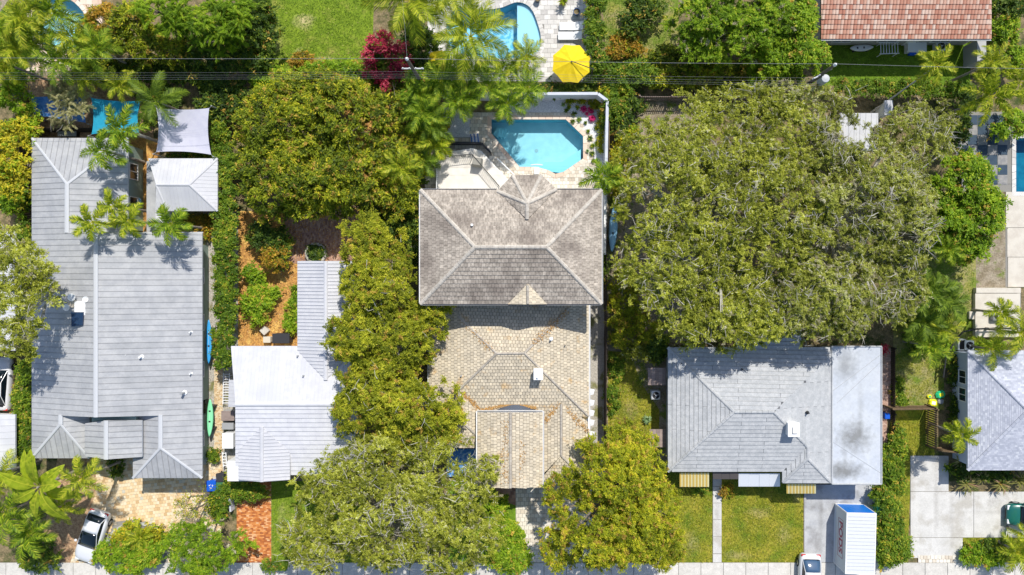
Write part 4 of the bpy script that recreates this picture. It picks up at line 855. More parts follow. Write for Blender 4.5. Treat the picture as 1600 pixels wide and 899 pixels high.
# terrace slab at right ----------------------------------------------
tr_ = sheet('terrace', [(1525, 450), (1595, 450), (1595, 527), (1525, 527)], 'joint', .016, 'cream raised terrace with an air conditioner on it', w=False)
for (x0, y0, x1, y1, hh) in ((1525.5, 450, 1595, 458, .46), (1524, 458.8, 1594, 527, .40), (1515, 487, 1523.8, 499, .3)):
    mb = MB(); a, b = P(x0, y0, hh), P(x1, y1, hh); mb.prism([(a.x, a.y), (b.x, a.y), (b.x, b.y), (a.x, b.y)], .0, hh); centre_part('slab', mb, MATS['slab_cream'], tr_)

# white garden wall around the main pool ---------------------------------------
WL = empty('garden_wall', P(880, 150), 'high white rendered wall enclosing the turquoise pool garden', 'wall')
HW = 2.0
def wallrun(root, pts, h, t, mat, name='wall_section', cap=None, z0=0.0):
    q = [P(x, y, h) for x, y in pts]
    for i in range(len(q) - 1):
        a, b = q[i], q[i + 1]; d = (b - a); d.z = 0; d.normalize(); s = Vector((-d.y, d.x, 0)) * t / 2; e = d * t * .0
        mb = MB(); mb.prism([a - s, b - s, b + s, a + s], z0, h); o = mb.build(name, MATS[mat], root)
        if cap: m = MB(); s2 = s * 1.25; m.prism([a - s2, b - s2, b + s2, a + s2], h + .003, h + .05); m.build('coping', MATS[cap], root)
wallrun(WL, [(690, 147), (934, 146.5)], HW, .18, 'wall_white', cap='wall_white'); wallrun(WL, [(934.6, 147), (949, 157.5)], HW, .18, 'wall_white', cap='wall_white'); wallrun(WL, [(949, 158.4), (946.5, 298)], HW, .18, 'wall_white', cap='wall_white'); wallrun(WL, [(946.4, 299), (945, 398)], HW - .3, .18, 'wall_white', cap='white_paint')
# raised white deck with railings ------------------------------------------------
DK = empty('deck', P(735, 270), 'raised cream deck with black railing beside the turquoise pool', 'deck'); DZ = 1.1
dpoly = [(683, 299), (683, 240), (738, 232), (752, 236), (796, 283), (779, 299)]
mb = MB(); mb.prism([P(x, y, DZ) for x, y in dpoly], 0, DZ); mb.build('deck_base', MATS['stucco_white'], DK)
mb = MB(); cells(mb, PL((683.5, 297, DZ), (683.5, 241, DZ), (738, 233.5, DZ), (751, 237, DZ), (794, 283, DZ), (780, 297, DZ)), 1.2, 1.2, .02, .02, 0, .006, udir=(1, 0, 0)); mb.build('deck_tile', MATS['deck_white'], DK)
def railing(root, pts, z, h=.95, mat='black_metal', step=.17):
    for i in range(len(pts) - 1):
        a, b = P(*pts[i], z), P(*pts[i + 1], z); L = (b - a).length; n = int(L / step); mb = MB()
        mb.tube([a + Vector((0, 0, h)), b + Vector((0, 0, h))], .028, 6); mb.tube([a + Vector((0, 0, .12)), b + Vector((0, 0, .12))], .02, 6); mb.build('rail', MATS[mat], root)
        mb = MB(); mb.tube([a, a + Vector((0, 0, h + .03))], .035, 6); mb.tube([b, b + Vector((0, 0, h + .03))], .035, 6); centre_part('post', mb, MATS[mat], root)
        for k in range(1, n):
            m = MB(); p = a.lerp(b, k / n); m.tube([p + Vector((0, 0, .12)), p + Vector((0, 0, h))], .02, 4); centre_part('baluster', m, MATS[mat], root)
railing(DK, [(684.5, 250), (739, 244), (780, 292)], DZ + .02)
railing(DK, [(684.5, 297), (684.5, 251)], DZ + .02, mat='white_paint')
ST = empty('handrail', P(788, 262), 'white stair handrail between deck and pool', 'handrail'); mb = MB(); a, b = P(777, 248, 1.0), P(803, 273, 1.6); mb.tube([a, b], .05, 6); mb.build('rail', MATS['white_paint'], ST)
for t_ in (0, .5, 1):
    p = a.lerp(b, t_); m = MB(); m.tube([(p.x, p.y, 0), p], .035, 6); centre_part('post', m, MATS['white_paint'], ST)
BD = empty('garden_fence', P(728, 224), 'low dark slatted fence between gravel circle and deck', 'fence')
for seg_ in (((692, 223), (752, 224)), ((753, 224.5), (766, 238))):
    a, b = P(*seg_[0], 1.0), P(*seg_[1], 1.0); n = max(2, int((b - a).length / .16))
    for k in range(n + 1):
        p = a.lerp(b, k / n); m = MB(); m.box((p.x, p.y, .5), (.13, .05, 1.0), math.atan2(b.y - a.y, b.x - a.x)); centre_part('slat', m, MATS['black_metal'], BD)
    m = MB(); d = (b - a).normalized(); s = Vector((-d.y, d.x, 0)) * .08; m.prism([a - s, b - s, b + s, a + s], 1.003, 1.05); m.build('top_rail', MATS['dark_plastic'], BD)
# ------------------------------------------------------------------ vegetation
def np_mesh(name, verts, quads, var, mats, mi=None, tri=False):
    me = bpy.data.meshes.new(name); k = quads.shape[1]; nf = len(quads)
    me.vertices.add(len(verts)); me.vertices.foreach_set('co', verts.astype(np.float32).ravel())
    me.loops.add(nf * k); me.loops.foreach_set('vertex_index', quads.astype(np.int32).ravel())
    me.polygons.add(nf); me.polygons.foreach_set('loop_start', np.arange(nf, dtype=np.int32) * k)
    try: me.polygons.foreach_set('loop_total', np.full(nf, k, dtype=np.int32))
    except Exception: pass
    for m in mats: me.materials.append(m)
    if mi is not None: me.polygons.foreach_set('material_index', mi.astype(np.int32))
    a = me.attributes.new('var', 'FLOAT', 'FACE'); a.data.foreach_set('value', var.astype(np.float32))
    me.update(calc_edges=True); return me
def unit(a): return a / np.maximum(np.linalg.norm(a, axis=1, keepdims=True), 1e-9)

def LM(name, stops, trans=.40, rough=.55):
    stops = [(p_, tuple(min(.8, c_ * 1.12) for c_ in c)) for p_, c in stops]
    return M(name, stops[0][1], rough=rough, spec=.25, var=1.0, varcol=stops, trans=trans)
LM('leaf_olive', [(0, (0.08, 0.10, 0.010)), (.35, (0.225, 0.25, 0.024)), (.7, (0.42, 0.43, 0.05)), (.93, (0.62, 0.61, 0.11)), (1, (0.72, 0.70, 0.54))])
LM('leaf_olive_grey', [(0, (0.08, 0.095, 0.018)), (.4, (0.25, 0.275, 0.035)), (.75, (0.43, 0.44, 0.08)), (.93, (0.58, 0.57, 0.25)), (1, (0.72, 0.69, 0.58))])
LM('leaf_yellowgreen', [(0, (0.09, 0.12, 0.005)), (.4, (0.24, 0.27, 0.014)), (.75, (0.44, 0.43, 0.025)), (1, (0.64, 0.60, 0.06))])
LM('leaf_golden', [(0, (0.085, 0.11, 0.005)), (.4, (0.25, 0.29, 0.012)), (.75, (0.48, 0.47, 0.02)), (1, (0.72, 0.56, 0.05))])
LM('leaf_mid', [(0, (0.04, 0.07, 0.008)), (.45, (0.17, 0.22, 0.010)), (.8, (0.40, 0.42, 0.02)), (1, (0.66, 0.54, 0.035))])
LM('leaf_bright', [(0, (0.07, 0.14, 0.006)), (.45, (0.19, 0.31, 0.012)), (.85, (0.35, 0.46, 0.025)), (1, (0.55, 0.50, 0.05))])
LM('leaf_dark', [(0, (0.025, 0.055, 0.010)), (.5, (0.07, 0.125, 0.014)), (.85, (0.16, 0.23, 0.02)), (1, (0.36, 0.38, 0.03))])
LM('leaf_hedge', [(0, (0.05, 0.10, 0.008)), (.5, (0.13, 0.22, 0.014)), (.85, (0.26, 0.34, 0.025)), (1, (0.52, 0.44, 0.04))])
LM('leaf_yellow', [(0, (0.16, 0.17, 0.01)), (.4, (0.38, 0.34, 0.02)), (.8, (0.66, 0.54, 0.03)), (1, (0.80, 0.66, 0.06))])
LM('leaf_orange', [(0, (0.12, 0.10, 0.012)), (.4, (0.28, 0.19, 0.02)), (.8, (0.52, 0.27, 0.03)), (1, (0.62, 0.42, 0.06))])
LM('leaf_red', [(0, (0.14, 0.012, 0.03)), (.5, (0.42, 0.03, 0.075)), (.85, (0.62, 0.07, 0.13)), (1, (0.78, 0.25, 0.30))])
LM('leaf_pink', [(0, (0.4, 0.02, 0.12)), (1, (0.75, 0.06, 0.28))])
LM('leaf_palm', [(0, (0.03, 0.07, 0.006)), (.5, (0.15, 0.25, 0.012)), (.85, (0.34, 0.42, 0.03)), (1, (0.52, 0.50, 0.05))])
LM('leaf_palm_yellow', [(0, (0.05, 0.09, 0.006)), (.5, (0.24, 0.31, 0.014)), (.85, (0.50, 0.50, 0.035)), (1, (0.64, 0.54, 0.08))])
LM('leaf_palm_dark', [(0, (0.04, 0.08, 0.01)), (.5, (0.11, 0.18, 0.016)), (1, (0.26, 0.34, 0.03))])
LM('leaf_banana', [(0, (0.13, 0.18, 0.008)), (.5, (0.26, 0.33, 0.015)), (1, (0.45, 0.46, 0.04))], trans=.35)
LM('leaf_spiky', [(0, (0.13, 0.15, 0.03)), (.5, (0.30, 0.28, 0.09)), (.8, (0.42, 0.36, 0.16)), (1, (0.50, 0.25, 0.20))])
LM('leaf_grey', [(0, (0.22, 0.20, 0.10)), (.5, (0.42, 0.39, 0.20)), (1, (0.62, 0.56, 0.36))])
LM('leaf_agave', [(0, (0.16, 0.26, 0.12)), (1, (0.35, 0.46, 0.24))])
# species: material, leaf half length, half width, clump radius, density, radial, flatness, bark, twigs per m2
SP = {
 'oak':      ('leaf_olive', .082, .023, .38, 1.5, .6, .6, 'pale_bark', 1.5),
 'oakgrey':  ('leaf_olive_grey', .085, .021, .40, 1.35, .65, .6, 'pale_bark', 2.4),
 'mahog':    ('leaf_yellowgreen', .075, .028, .34, 2.1, .4, .6, 'pale_bark', .35),
 'golden':   ('leaf_golden', .078, .028, .36, 1.85, .4, .6, 'bark', .15),
 'broad':    ('leaf_mid', .115, .042, .33, 2.15, .8, .6, 'bark', .08),
 'bright':   ('leaf_bright', .12, .045, .36, 2.5, .6, .7, 'bark', .0),
 'brightfine': ('leaf_bright', .10, .028, .42, 2.3, .65, .7, 'bark', .1),
 'dark':     ('leaf_dark', .13, .05, .38, 2.6, .6, .7, 'bark', .0),
 'hedge':    ('leaf_hedge', .09, .04, .26, 3.0, .3, .9, 'bark', .0),
 'shrub':    ('leaf_hedge', .11, .042, .30, 2.8, .6, .8, 'bark', .0),
 'yellow':   ('leaf_yellow', .12, .05, .32, 2.4, .5, .8, 'bark', .0),
 'orange':   ('leaf_orange', .11, .045, .30, 2.5, .6, .8, 'bark', .0),
 'red':      ('leaf_red', .09, .045, .24, 2.4, .4, .9, 'bark', .0),
 'grey':     ('leaf_grey', .15, .014, .5, 2.2, .85, .8, 'pale_bark', 1.2),
 'pine':     ('leaf_bright', .17, .014, .5, 3.2, .9, .6, 'bark', .0),
}
def crown_clumps(blobs, cr, holes, rng, boxy):
    C = []
    for (x, y, rx, ry, zt, zb) in blobs:
        n = max(3, int((4 / math.pi if boxy else 1.0) * math.pi * rx * ry / (cr * cr * .92)))
        if boxy: u = rng.uniform(-1, 1, (n, 2)); r = np.zeros(n)
        else:
            r = np.sqrt(rng.random(n)) * np.where(rng.random(n) < .12, rng.uniform(1.0, 1.22, n), rng.uniform(.88, 1.10, n)); th = rng.random(n) * 6.283; ph = (x * 3.1 + y * 1.7, x * 1.3 - y * 2.9); r = r * (1 + .10 * np.sin(3 * th + ph[0]) + .09 * np.sin(7 * th + ph[1]) + .05 * np.sin(13 * th + ph[0] * 2)); u = np.stack([r * np.cos(th), r * np.sin(th)], 1)
        dome = np.sqrt(np.clip(1 - np.minimum(r, 1) ** 2, 0, 1)) if not boxy else np.ones(n)
        wx = x + rx * u[:, 0]; wy = y + ry * u[:, 1]; lf = .5 + .25 * np.sin(wx * 1.9 + 1.3 * np.sin(wy * 1.1)) + .25 * np.sin(wy * 2.3 + 1.7 * np.sin(wx * .9 + 2))
        z = zb + (zt - zb) * (((.35 + .65 * dome) * (.62 + .22 * lf + rng.uniform(-.10, .16, n))) if not boxy else rng.uniform(.75, 1.0, n))
        P3 = np.stack([wx, wy, z], 1)
        if not boxy and zt > 3.5:
            g = np.sin(wx * 2.7 + 2.1 * np.sin(wy * 1.7 + 1)) * np.sin(wy * 2.9 + 1.9 * np.sin(wx * 1.5 + 4)); P3 = P3[~((g > (.40 if 'oak' in SPN[0] else .50)) & (rng.random(n) < .9))]; r2 = r[~((g > .62) & (rng.random(n) < 0))] if False else None
        C.append(P3)
    C = np.concatenate(C)
    for hx, hy, hr in holes: C = C[np.hypot(C[:, 0] - hx, C[:, 1] - hy) > hr]
    return C
def leaves(C, cr, l, w, dens, radial, flat, rng, acc=0.0, S=7):
    """leaves set along short sprays that fan out of every clump centre"""
    m = max(8, int(dens * math.pi * cr * cr / (2 * l * w))); k = max(3, m // S); m = k * S; nC = len(C); n = nC * m
    rad = cr * rng.uniform(.65, 1.35, nC); cx_, cy_ = C[:, 0], C[:, 1]; cv = np.clip(rng.normal(.42, .13, nC) + .13 * np.sin(cx_ * .85 + 1.4 * np.sin(cy_ * .6)) * np.sin(cy_ * .95 + 1.2 * np.sin(cx_ * .5 + 1)), 0, 1)
    d = rng.normal(size=(nC * S, 3)); d[:, 2] = np.abs(d[:, 2]) * .7 - .12; d = unit(d)
    sv = np.repeat(cv, S) + rng.normal(0, .12, nC * S)
    org = np.repeat(C, S, axis=0) + rng.normal(size=(nC * S, 3)) * (cr * .28) * np.array([1, 1, .6])
    d = np.repeat(d, k, axis=0); org = np.repeat(org, k, axis=0); rd = np.repeat(np.repeat(rad, S), k); var = np.repeat(sv, k)
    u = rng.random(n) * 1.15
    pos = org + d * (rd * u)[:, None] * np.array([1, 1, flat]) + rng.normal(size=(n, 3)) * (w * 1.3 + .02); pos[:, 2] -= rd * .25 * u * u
    nrm = unit(d * .25 + np.array([.08, .2, .8]) + rng.normal(size=(n, 3)) * .42)
    t = unit(rng.normal(size=(n, 3)) * (1 - radial) + d * radial * 1.6)
    t = unit(t - nrm * (t * nrm).sum(1, keepdims=True)); s = np.cross(nrm, t)
    sc = rng.uniform(.65, 1.3, n)[:, None]; t = t * l * sc; s = s * w * sc
    V = np.stack([pos - t, pos + s, pos + t, pos - s], 1).reshape(-1, 3)
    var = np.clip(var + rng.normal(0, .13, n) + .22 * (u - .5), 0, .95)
    var[rng.random(n) < .02] = 1.0
    mi = np.repeat((rng.random(nC * S) < acc).astype(np.int32), k)
    return V, np.arange(n * 4).reshape(-1, 4), var, mi
LM('leaf_twiggy', [(0, (0.14, 0.12, 0.07)), (.5, (0.34, 0.31, 0.20)), (1, (0.62, 0.58, 0.46))]); LM('leaf_rusty', [(0, (0.20, 0.12, 0.03)), (.5, (0.44, 0.29, 0.05)), (1, (0.68, 0.48, 0.10))])
ACC = {'oak': ('leaf_twiggy', .06), 'oakgrey': ('leaf_twiggy', .17), 'mahog': ('leaf_rusty', .05), 'golden': ('leaf_rusty', .10), 'broad': ('leaf_rusty', .08), 'bright': ('leaf_rusty', .05), 'dark': ('leaf_rusty', .04), 'hedge': ('leaf_rusty', .04), 'shrub': ('leaf_rusty', .05), 'brightfine': ('leaf_twiggy', .04), 'orange': ('leaf_mid', .25), 'yellow': ('leaf_bright', .25), 'red': ('leaf_hedge', .12)}
TREE_N = [0]; SPN = ['']
def plant(name, label, cat, blobs, top, base, sp, group=None, holes=(), boxy=False, dens=1.0, root=None, trunk=True, twigs=None, crownname='crown', seed=None, cs=1.0):
    """blobs: (px, py, rx, ry[, height]) in photo pixels, placed at their own height"""
    SPN[0] = sp; TREE_N[0] += 1; rng = np.random.default_rng(seed or 100 + TREE_N[0] * 7)
    mat, l, w, cr, dn, radial, flat, bark, tw = SP[sp]; cr *= cs
    if twigs is not None: tw = twigs
    B = []
    for b in blobs:
        zt = b[4] if len(b) > 4 else top; hm = base + (zt - base) * .7; c = P(b[0], b[1], hm); B.append((c.x, c.y, px2m(b[2], hm), px2m(b[3], hm), zt - cr * flat, min(base, zt * .8)))
    H_ = [(P(h[0], h[1], (top + base) / 2).x, P(h[0], h[1], (top + base) / 2).y, px2m(h[2], top)) for h in holes]
    cx = sum(b[0] * b[2] * b[3] for b in B) / sum(b[2] * b[3] for b in B); cy = sum(b[1] * b[2] * b[3] for b in B) / sum(b[2] * b[3] for b in B)
    o = root or empty(name, (cx, cy, 0), label, cat, group); org = np.array(worigin(o))
    C = crown_clumps(B, cr, H_, rng, boxy)
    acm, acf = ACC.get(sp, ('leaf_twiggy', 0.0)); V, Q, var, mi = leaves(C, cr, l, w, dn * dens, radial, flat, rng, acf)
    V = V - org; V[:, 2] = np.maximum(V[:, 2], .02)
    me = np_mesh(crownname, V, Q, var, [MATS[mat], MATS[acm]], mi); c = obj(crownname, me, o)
    if trunk:
        mb = MB(); rt = .05 + .03 * top ** 1.0; fork = max(.4, base * .55) if top > 2 else top * .3
        lean = Vector((rng.uniform(-.3, .3), rng.uniform(-.3, .3), 0)) * (top / 8)
        f = Vector((cx, cy, 0)) + lean + Vector((0, 0, fork)); g0 = Vector((cx, cy, -.05))
        mb.tube([g0, g0 + Vector((0, 0, .2)), g0.lerp(f, .5), f], [rt * 1.35, rt * 1.05, rt, rt * .9], 9)
        mb.build('trunk', MATS[bark], o)
        if top > 2.4:
            mb = MB(); k = min(26, max(4, int(len(C) / 14))); idx = rng.choice(len(C), min(k, len(C)), replace=False)
            for i in idx:
                e = Vector(C[i]); mid = f.lerp(e, .5) + Vector((rng.uniform(-.3, .3), rng.uniform(-.3, .3), .08 * (e - f).length)); r0 = rt * .5
                mb.tube([f, f.lerp(mid, .5) + Vector((0, 0, .1)), mid, mid.lerp(e, .6), e], [r0, r0 * .8, r0 * .55, r0 * .35, .012], 5)
                for _ in range(3):
                    j = np.argsort(((C - C[i]) ** 2).sum(1))[rng.integers(1, min(9, len(C)))] ; mb.tube([mid, mid.lerp(Vector(C[j]), .55) + Vector((0, 0, .05)), Vector(C[j])], [r0 * .4, r0 * .25, .01], 4)
            mb.build('branches', MATS[bark], o)
        if tw and top > 2.4:
            mb = MB(); area = sum(math.pi * b[2] * b[3] for b in B)
            wt = np.clip(.25 + np.sin(C[:, 0] * .7 + 1.5 * np.sin(C[:, 1] * .5)) * np.sin(C[:, 1] * .8 + 1.1 * np.sin(C[:, 0] * .6)), .06, 1); wt /= wt.sum()
            for j in rng.choice(len(C), int(area * tw), p=wt):
                e = Vector(C[j]) + Vector((rng.normal(0, cr * .5), rng.normal(0, cr * .5), cr * flat * rng.uniform(.55, 1.0)))
                dr = Vector((rng.normal(), rng.normal(), rng.uniform(-.15, .35))); dr.normalize(); L = rng.uniform(.3, 1.1)
                p1 = e + dr * L * .5 + Vector((rng.normal(0, .08), rng.normal(0, .08), .03)); r_ = rng.uniform(.012, .028)
                mb.tube([e, p1, e + dr * L], [r_, r_ * .8, .005], 3, cap=False)
                if rng.random() < .7: mb.tube([p1, p1 + (dr + Vector((rng.normal(0, .7), rng.normal(0, .7), .2))) * L * .4], [r_ * .6, .004], 3, cap=False)
            mb.build('twigs', MATS[bark], o, kind='stuff')
    return o

# ------------------------------------------------------------------ palms
def frond_mesh(nm, L, n, ll, lw, mat, droop, seed, plume=.0, up=.35, split=True):
    rng = np.random.default_rng(seed); V = []; F = []; var = []
    def path(t): return np.array([L * t * (1 - .12 * droop * t), 0, L * (up * t - (up * .55 + droop * .42) * t * t)])
    # rachis
    K = 9; pr = [path(i / K) for i in range(K + 1)]
    for i in range(K):
        w0, w1 = .035 * (1 - i / K) + .006, .035 * (1 - (i + 1) / K) + .006; b = len(V)
        V += [pr[i] + [0, -w0, 0], pr[i] + [0, w0, 0], pr[i + 1] + [0, w1, 0], pr[i + 1] + [0, -w1, 0]]; F.append((b, b + 1, b + 2, b + 3)); var.append(.95)
    for i in range(n):
        t = .14 + .86 * (i + .5) / n; p = path(t); d = path(min(1, t + .02)) - path(t - .02); d /= np.linalg.norm(d)
        ln = ll * (math.sin(math.pi * (t * .86 + .10)) ** .6) * rng.uniform(.88, 1.1)
        for s in (-1, 1):
            ang = math.radians(rng.uniform(48, 66) - 22 * t); side = np.array([0, s, 0]); rot = rng.uniform(-plume, plume)
            dirv = d * math.cos(ang) + side * math.sin(ang) + np.array([0, 0, .28 + rot * 1.2]); dirv /= np.linalg.norm(dirv)
            m = p + dirv * ln * .55; e = p + dirv * ln + np.array([0, 0, -.38 * ln * (1 + droop * .5)]); wv = d * lw
            b = len(V); V += [p - wv * .5, p + wv * .5, m + wv * .62, m - wv * .62, e]
            F.append((b, b + 1, b + 2, b + 3)); F.append((b + 3, b + 2, b + 4, b + 4)); v = float(np.clip(rng.normal(.42, .27) + .15 * t, 0, .95)); var += [v, v]
    V = np.array(V); q4 = [f for f in F if f[3] != f[2]]; me = bpy.data.meshes.new(nm)
    me.from_pydata([tuple(x) for x in V], [], [f if f[2] != f[3] else f[:3] for f in F]); me.materials.append(MATS[mat])
    a = me.attributes.new('var', 'FLOAT', 'FACE'); a.data.foreach_set('value', var); me.update(); return me
FR = {}
def fronds(kind):
    if kind in FR: return FR[kind]
    spec = {'christmas': (1.95, 30, .66, .062, 'leaf_palm', .85, .30, .45), 'christmas_y': (1.85, 30, .62, .062, 'leaf_palm_yellow', .85, .30, .45), 'coconut': (3.6, 60, 1.0, .05, 'leaf_palm_yellow', .9, .06, .35),
            'coconut_dark': (3.2, 54, .95, .045, 'leaf_palm_dark', .8, .06, .35), 'areca': (2.05, 30, .60, .045, 'leaf_palm_yellow', .9, .12, .6), 'areca_green': (2.05, 30, .62, .048, 'leaf_palm', .9, .12, .6),
            'dark': (2.0, 30, .64, .055, 'leaf_palm_dark', .9, .2, .5), 'foxtail': (2.3, 56, .50, .05, 'leaf_palm_yellow', .8, .9, .40), 'slim': (1.7, 22, .55, .06, 'leaf_palm_yellow', 1.1, .1, .4)}[kind]
    FR[kind] = [frond_mesh('frond', spec[0] * k, spec[1], spec[2], spec[3], spec[4], spec[5] * dr, 31 + i, spec[6], spec[7]) for i, (k, dr) in enumerate(((1, 1), (.92, 1.2), (1.05, .8)))]
    return FR[kind]
PALM_N = [0]
def palm(label, px, py, h, kind='christmas', n=11, scale=1.0, lean=(0, 0), group=None, cat='palm tree', name='palm_tree', yaw0=None, trunk_r=.09, low=-.25, high=.85, tmat='palm_bark'):
    PALM_N[0] += 1; rng = random.Random(PALM_N[0] * 13); c = P(px, py, h)
    bx_, by_ = c.x + lean[0], c.y + lean[1]
    root = empty(name, (bx_, by_, 0), label, cat, group)
    mb = MB(); top = Vector((c.x, c.y, h)); g0 = Vector((bx_, by_, -.05)); pts = [g0, g0.lerp(top, .3) + Vector((lean[0], lean[1], 0)) * .08, g0.lerp(top, .65) + Vector((lean[0], lean[1], 0)) * .05, top]
    mb.tube(pts, [trunk_r * 1.6, trunk_r * 1.1, trunk_r, trunk_r * .9], 9); mb.build('trunk', MATS[tmat], root)
    mb = MB(); mb.tube([top - Vector((0, 0, .75 * scale)), top - Vector((0, 0, .35 * scale)), top + Vector((0, 0, .1))], [trunk_r * 1.25, trunk_r * 1.15, trunk_r * .4], 9); mb.build('crownshaft', MATS['leaf_palm'], root)
    ms = fronds(kind); y0 = rng.random() * 6.28 if yaw0 is None else yaw0
    for i in range(n):
        tier = i / max(1, n - 1); pitch = low + (high - low) * tier + rng.uniform(-.08, .08); yaw = y0 + i * 2.39996 + rng.uniform(-.12, .12)
        f = obj('frond', ms[i % 3], root, (c.x - bx_, c.y - by_, h), (rng.uniform(-.25, .25), -pitch, yaw), [scale * rng.uniform(.88, 1.08)] * 3)
    return root
def banana_mesh(L, w, mat, droop, seed):
    rng = random.Random(seed); mb = MB(); mb.sm = True; K = 16
    def path(t): return Vector((L * t, 0, L * (.45 * t - (.25 + droop) * t * t)))
    rows = []
    for i in range(K + 1):
        t = i / K; p = path(t); ww = 0.03 if t < .16 else w * math.sin(math.pi * min(1, (t - .14) / .86) ** .75) ** .7 + .01
        rows.append([p + Vector((0, -ww, .22 * ww - .25 * ww * (i % 2) * .3)), p + Vector((0, -ww * .5, .25 * ww)), p, p + Vector((0, ww * .5, .25 * ww)), p + Vector((0, ww, .22 * ww - .25 * ww * ((i + 1) % 2) * .3))])
    b = 0; mb.v = [tuple(q) for r in rows for q in r]
    for i in range(K):
        for j in range(4): mb.face((i * 5 + j, i * 5 + j + 1, i * 5 + j + 6, i * 5 + j + 5), min(.95, max(0, rng.gauss(.5, .16))))
    for i in range(K): # midrib
        a, c = path(i / K), path((i + 1) / K); r = .03 * (1 - i / K) + .008; v0 = len(mb.v)
        mb.v += [tuple(a + Vector((0, -r, .03))), tuple(a + Vector((0, r, .03))), tuple(c + Vector((0, r, .03))), tuple(c + Vector((0, -r, .03)))]; mb.face((v0, v0 + 1, v0 + 2, v0 + 3), 1.0)
    o = mb.build('leaf', MATS[mat]); me = o.data; bpy.data.objects.remove(o); return me
def rosette(name, label, cat, px, py, r, h, n, mat, w=.05, group=None, z0=0.0, part='leaf', stem=True):
    rng = random.Random(int(px * 7 + py)); c = P(px, py, h * .6 + z0); root = empty(name, (c.x, c.y, z0), label, cat, group); mb = MB()
    for i in range(n):
        a = i * 2.39996 + rng.uniform(-.2, .2); el = rng.uniform(.15, 1.25); L = r * rng.uniform(.8, 1.15); hd = Vector((math.cos(a), math.sin(a), 0)); s = Vector((-hd.y, hd.x, 0)) * w
        p0 = Vector((0, 0, h * .35)); p1 = p0 + hd * L * .5 * math.cos(el * .6) + Vector((0, 0, h * .8 * math.sin(el))); p2 = p0 + hd * L * math.cos(el * .5) + Vector((0, 0, h * .7 * math.sin(el) - .12 * L))
        b = len(mb.v); mb.v += [tuple(p0 - s * .6), tuple(p0 + s * .6), tuple(p1 + s), tuple(p1 - s), tuple(p2)]; v = min(1, max(0, rng.gauss(.5, .25))); mb.face((b, b + 1, b + 2, b + 3), v); mb.face((b + 3, b + 2, b + 4), v)
    mb.build(part if part != 'leaf' else 'leaves', MATS[mat], root, world=False)
    if stem: m = MB(); m.tube([(0, 0, 0), (0, 0, h * .4)], .05, 6); m.build('stem', MATS['bark'], root, world=False)
    return root

# --- large trees
plant('oak_tree', 'huge olive green tree filling the yard between main house and right houses', 'tree',
      [(1068, 300, 98, 106), (1062, 430, 84, 84), (1175, 215, 125, 85, 8.5), (1190, 340, 135, 115, 9.5), (1170, 470, 110, 68, 8), (1012, 236, 44, 44, 6.5), (1115, 512, 66, 32, 9.2), (1170, 500, 70, 40, 9.6)], 9.8, 5.5, 'oak', holes=((1108, 512, 9), (978, 250, 12), (975, 270, 8), (1083, 300, 8), (1118, 318, 9), (1125, 345, 9), (1062, 345, 10), (1160, 290, 7), (1020, 500, 18), (1000, 470, 11), (1085, 385, 8), (1225, 400, 9), (1200, 250, 7), (1150, 430, 9), (955, 360, 14), (952, 330, 12)), seed=3)
plant('oak_tree', 'sprawling grey twigged tree to the right of the huge olive tree', 'tree',
      [(1350, 300, 110, 105), (1290, 480, 90, 55, 9.6), (1300, 460, 100, 62, 9.4), (1250, 160, 80, 35, 7.5), (1430, 205, 62, 45, 7.5), (1420, 340, 60, 75), (1390, 440, 70, 65, 7.5), (1480, 190, 22, 30, 6), (1290, 230, 50, 50, 8), (1322, 185, 20, 16, 7)], 9.6, 5.2, 'oakgrey', holes=((1330, 196, 11), (1352, 222, 12), (1340, 205, 9), (1389, 170, 8)), seed=5)
plant('tall_tree', 'tall yellow green tree column between cottage and main house', 'tree',
      [(575, 385, 50, 52, 7.5), (590, 450, 62, 55), (590, 530, 85, 60), (665, 500, 42, 38, 7), (595, 610, 62, 50), (640, 640, 75, 52), (575, 360, 22, 28, 6.5), (560, 590, 38, 38, 7), (548, 640, 34, 42, 7), (560, 555, 40, 30, 7), (668, 678, 44, 34, 7), (625, 700, 50, 30, 7), (690, 650, 24, 24, 6.5)], 8.5, 4, 'mahog', holes=((668, 585, 17), (534, 573, 15)), seed=8)
plant('tall_tree', 'wide grey twigged tree over the front lawn between orange walk and front gable', 'tree',
      [(600, 820, 120, 80), (700, 760, 68, 65), (560, 740, 75, 50, 7.5), (490, 850, 60, 50, 6.5), (700, 850, 80, 60), (640, 700, 70, 35, 7.5), (790 - 30, 740, 20, 25, 6), (500, 770, 45, 30, 6.5)], 8.5, 4, 'oak', holes=((716, 712, 15), (735, 706, 12)), seed=11, twigs=2.4)
plant('golden_tree', 'dense golden green tree between front gable and awning house', 'tree',
      [(975, 760, 75, 75), (960, 840, 95, 60), (1020, 800, 45, 55, 7), (885, 765, 34, 32, 5.6), (880, 850, 36, 46, 5.4), (975, 705, 42, 35, 7), (925, 700, 20, 15, 5), (1040, 860, 30, 35, 6)], 8.5, 3.8, 'golden', holes=((905, 722, 8), (893, 800, 9), (850, 820, 12), (870, 880, 8)), seed=12, cs=.95)
plant('garden_tree', 'big round headed garden tree with dark leaf clusters and yellow tips', 'tree',
      [(440, 190, 85, 75, 7), (520, 180, 75, 65, 7), (430, 270, 72, 60, 7), (520, 275, 85, 55, 7), (480, 140, 70, 35, 6), (560, 310, 45, 25, 5.5), (475, 320, 60, 20, 5)], 7, 2.5, 'broad', holes=((575, 192, 12), (590, 205, 9), (408, 258, 7)), seed=13, dens=1.1)
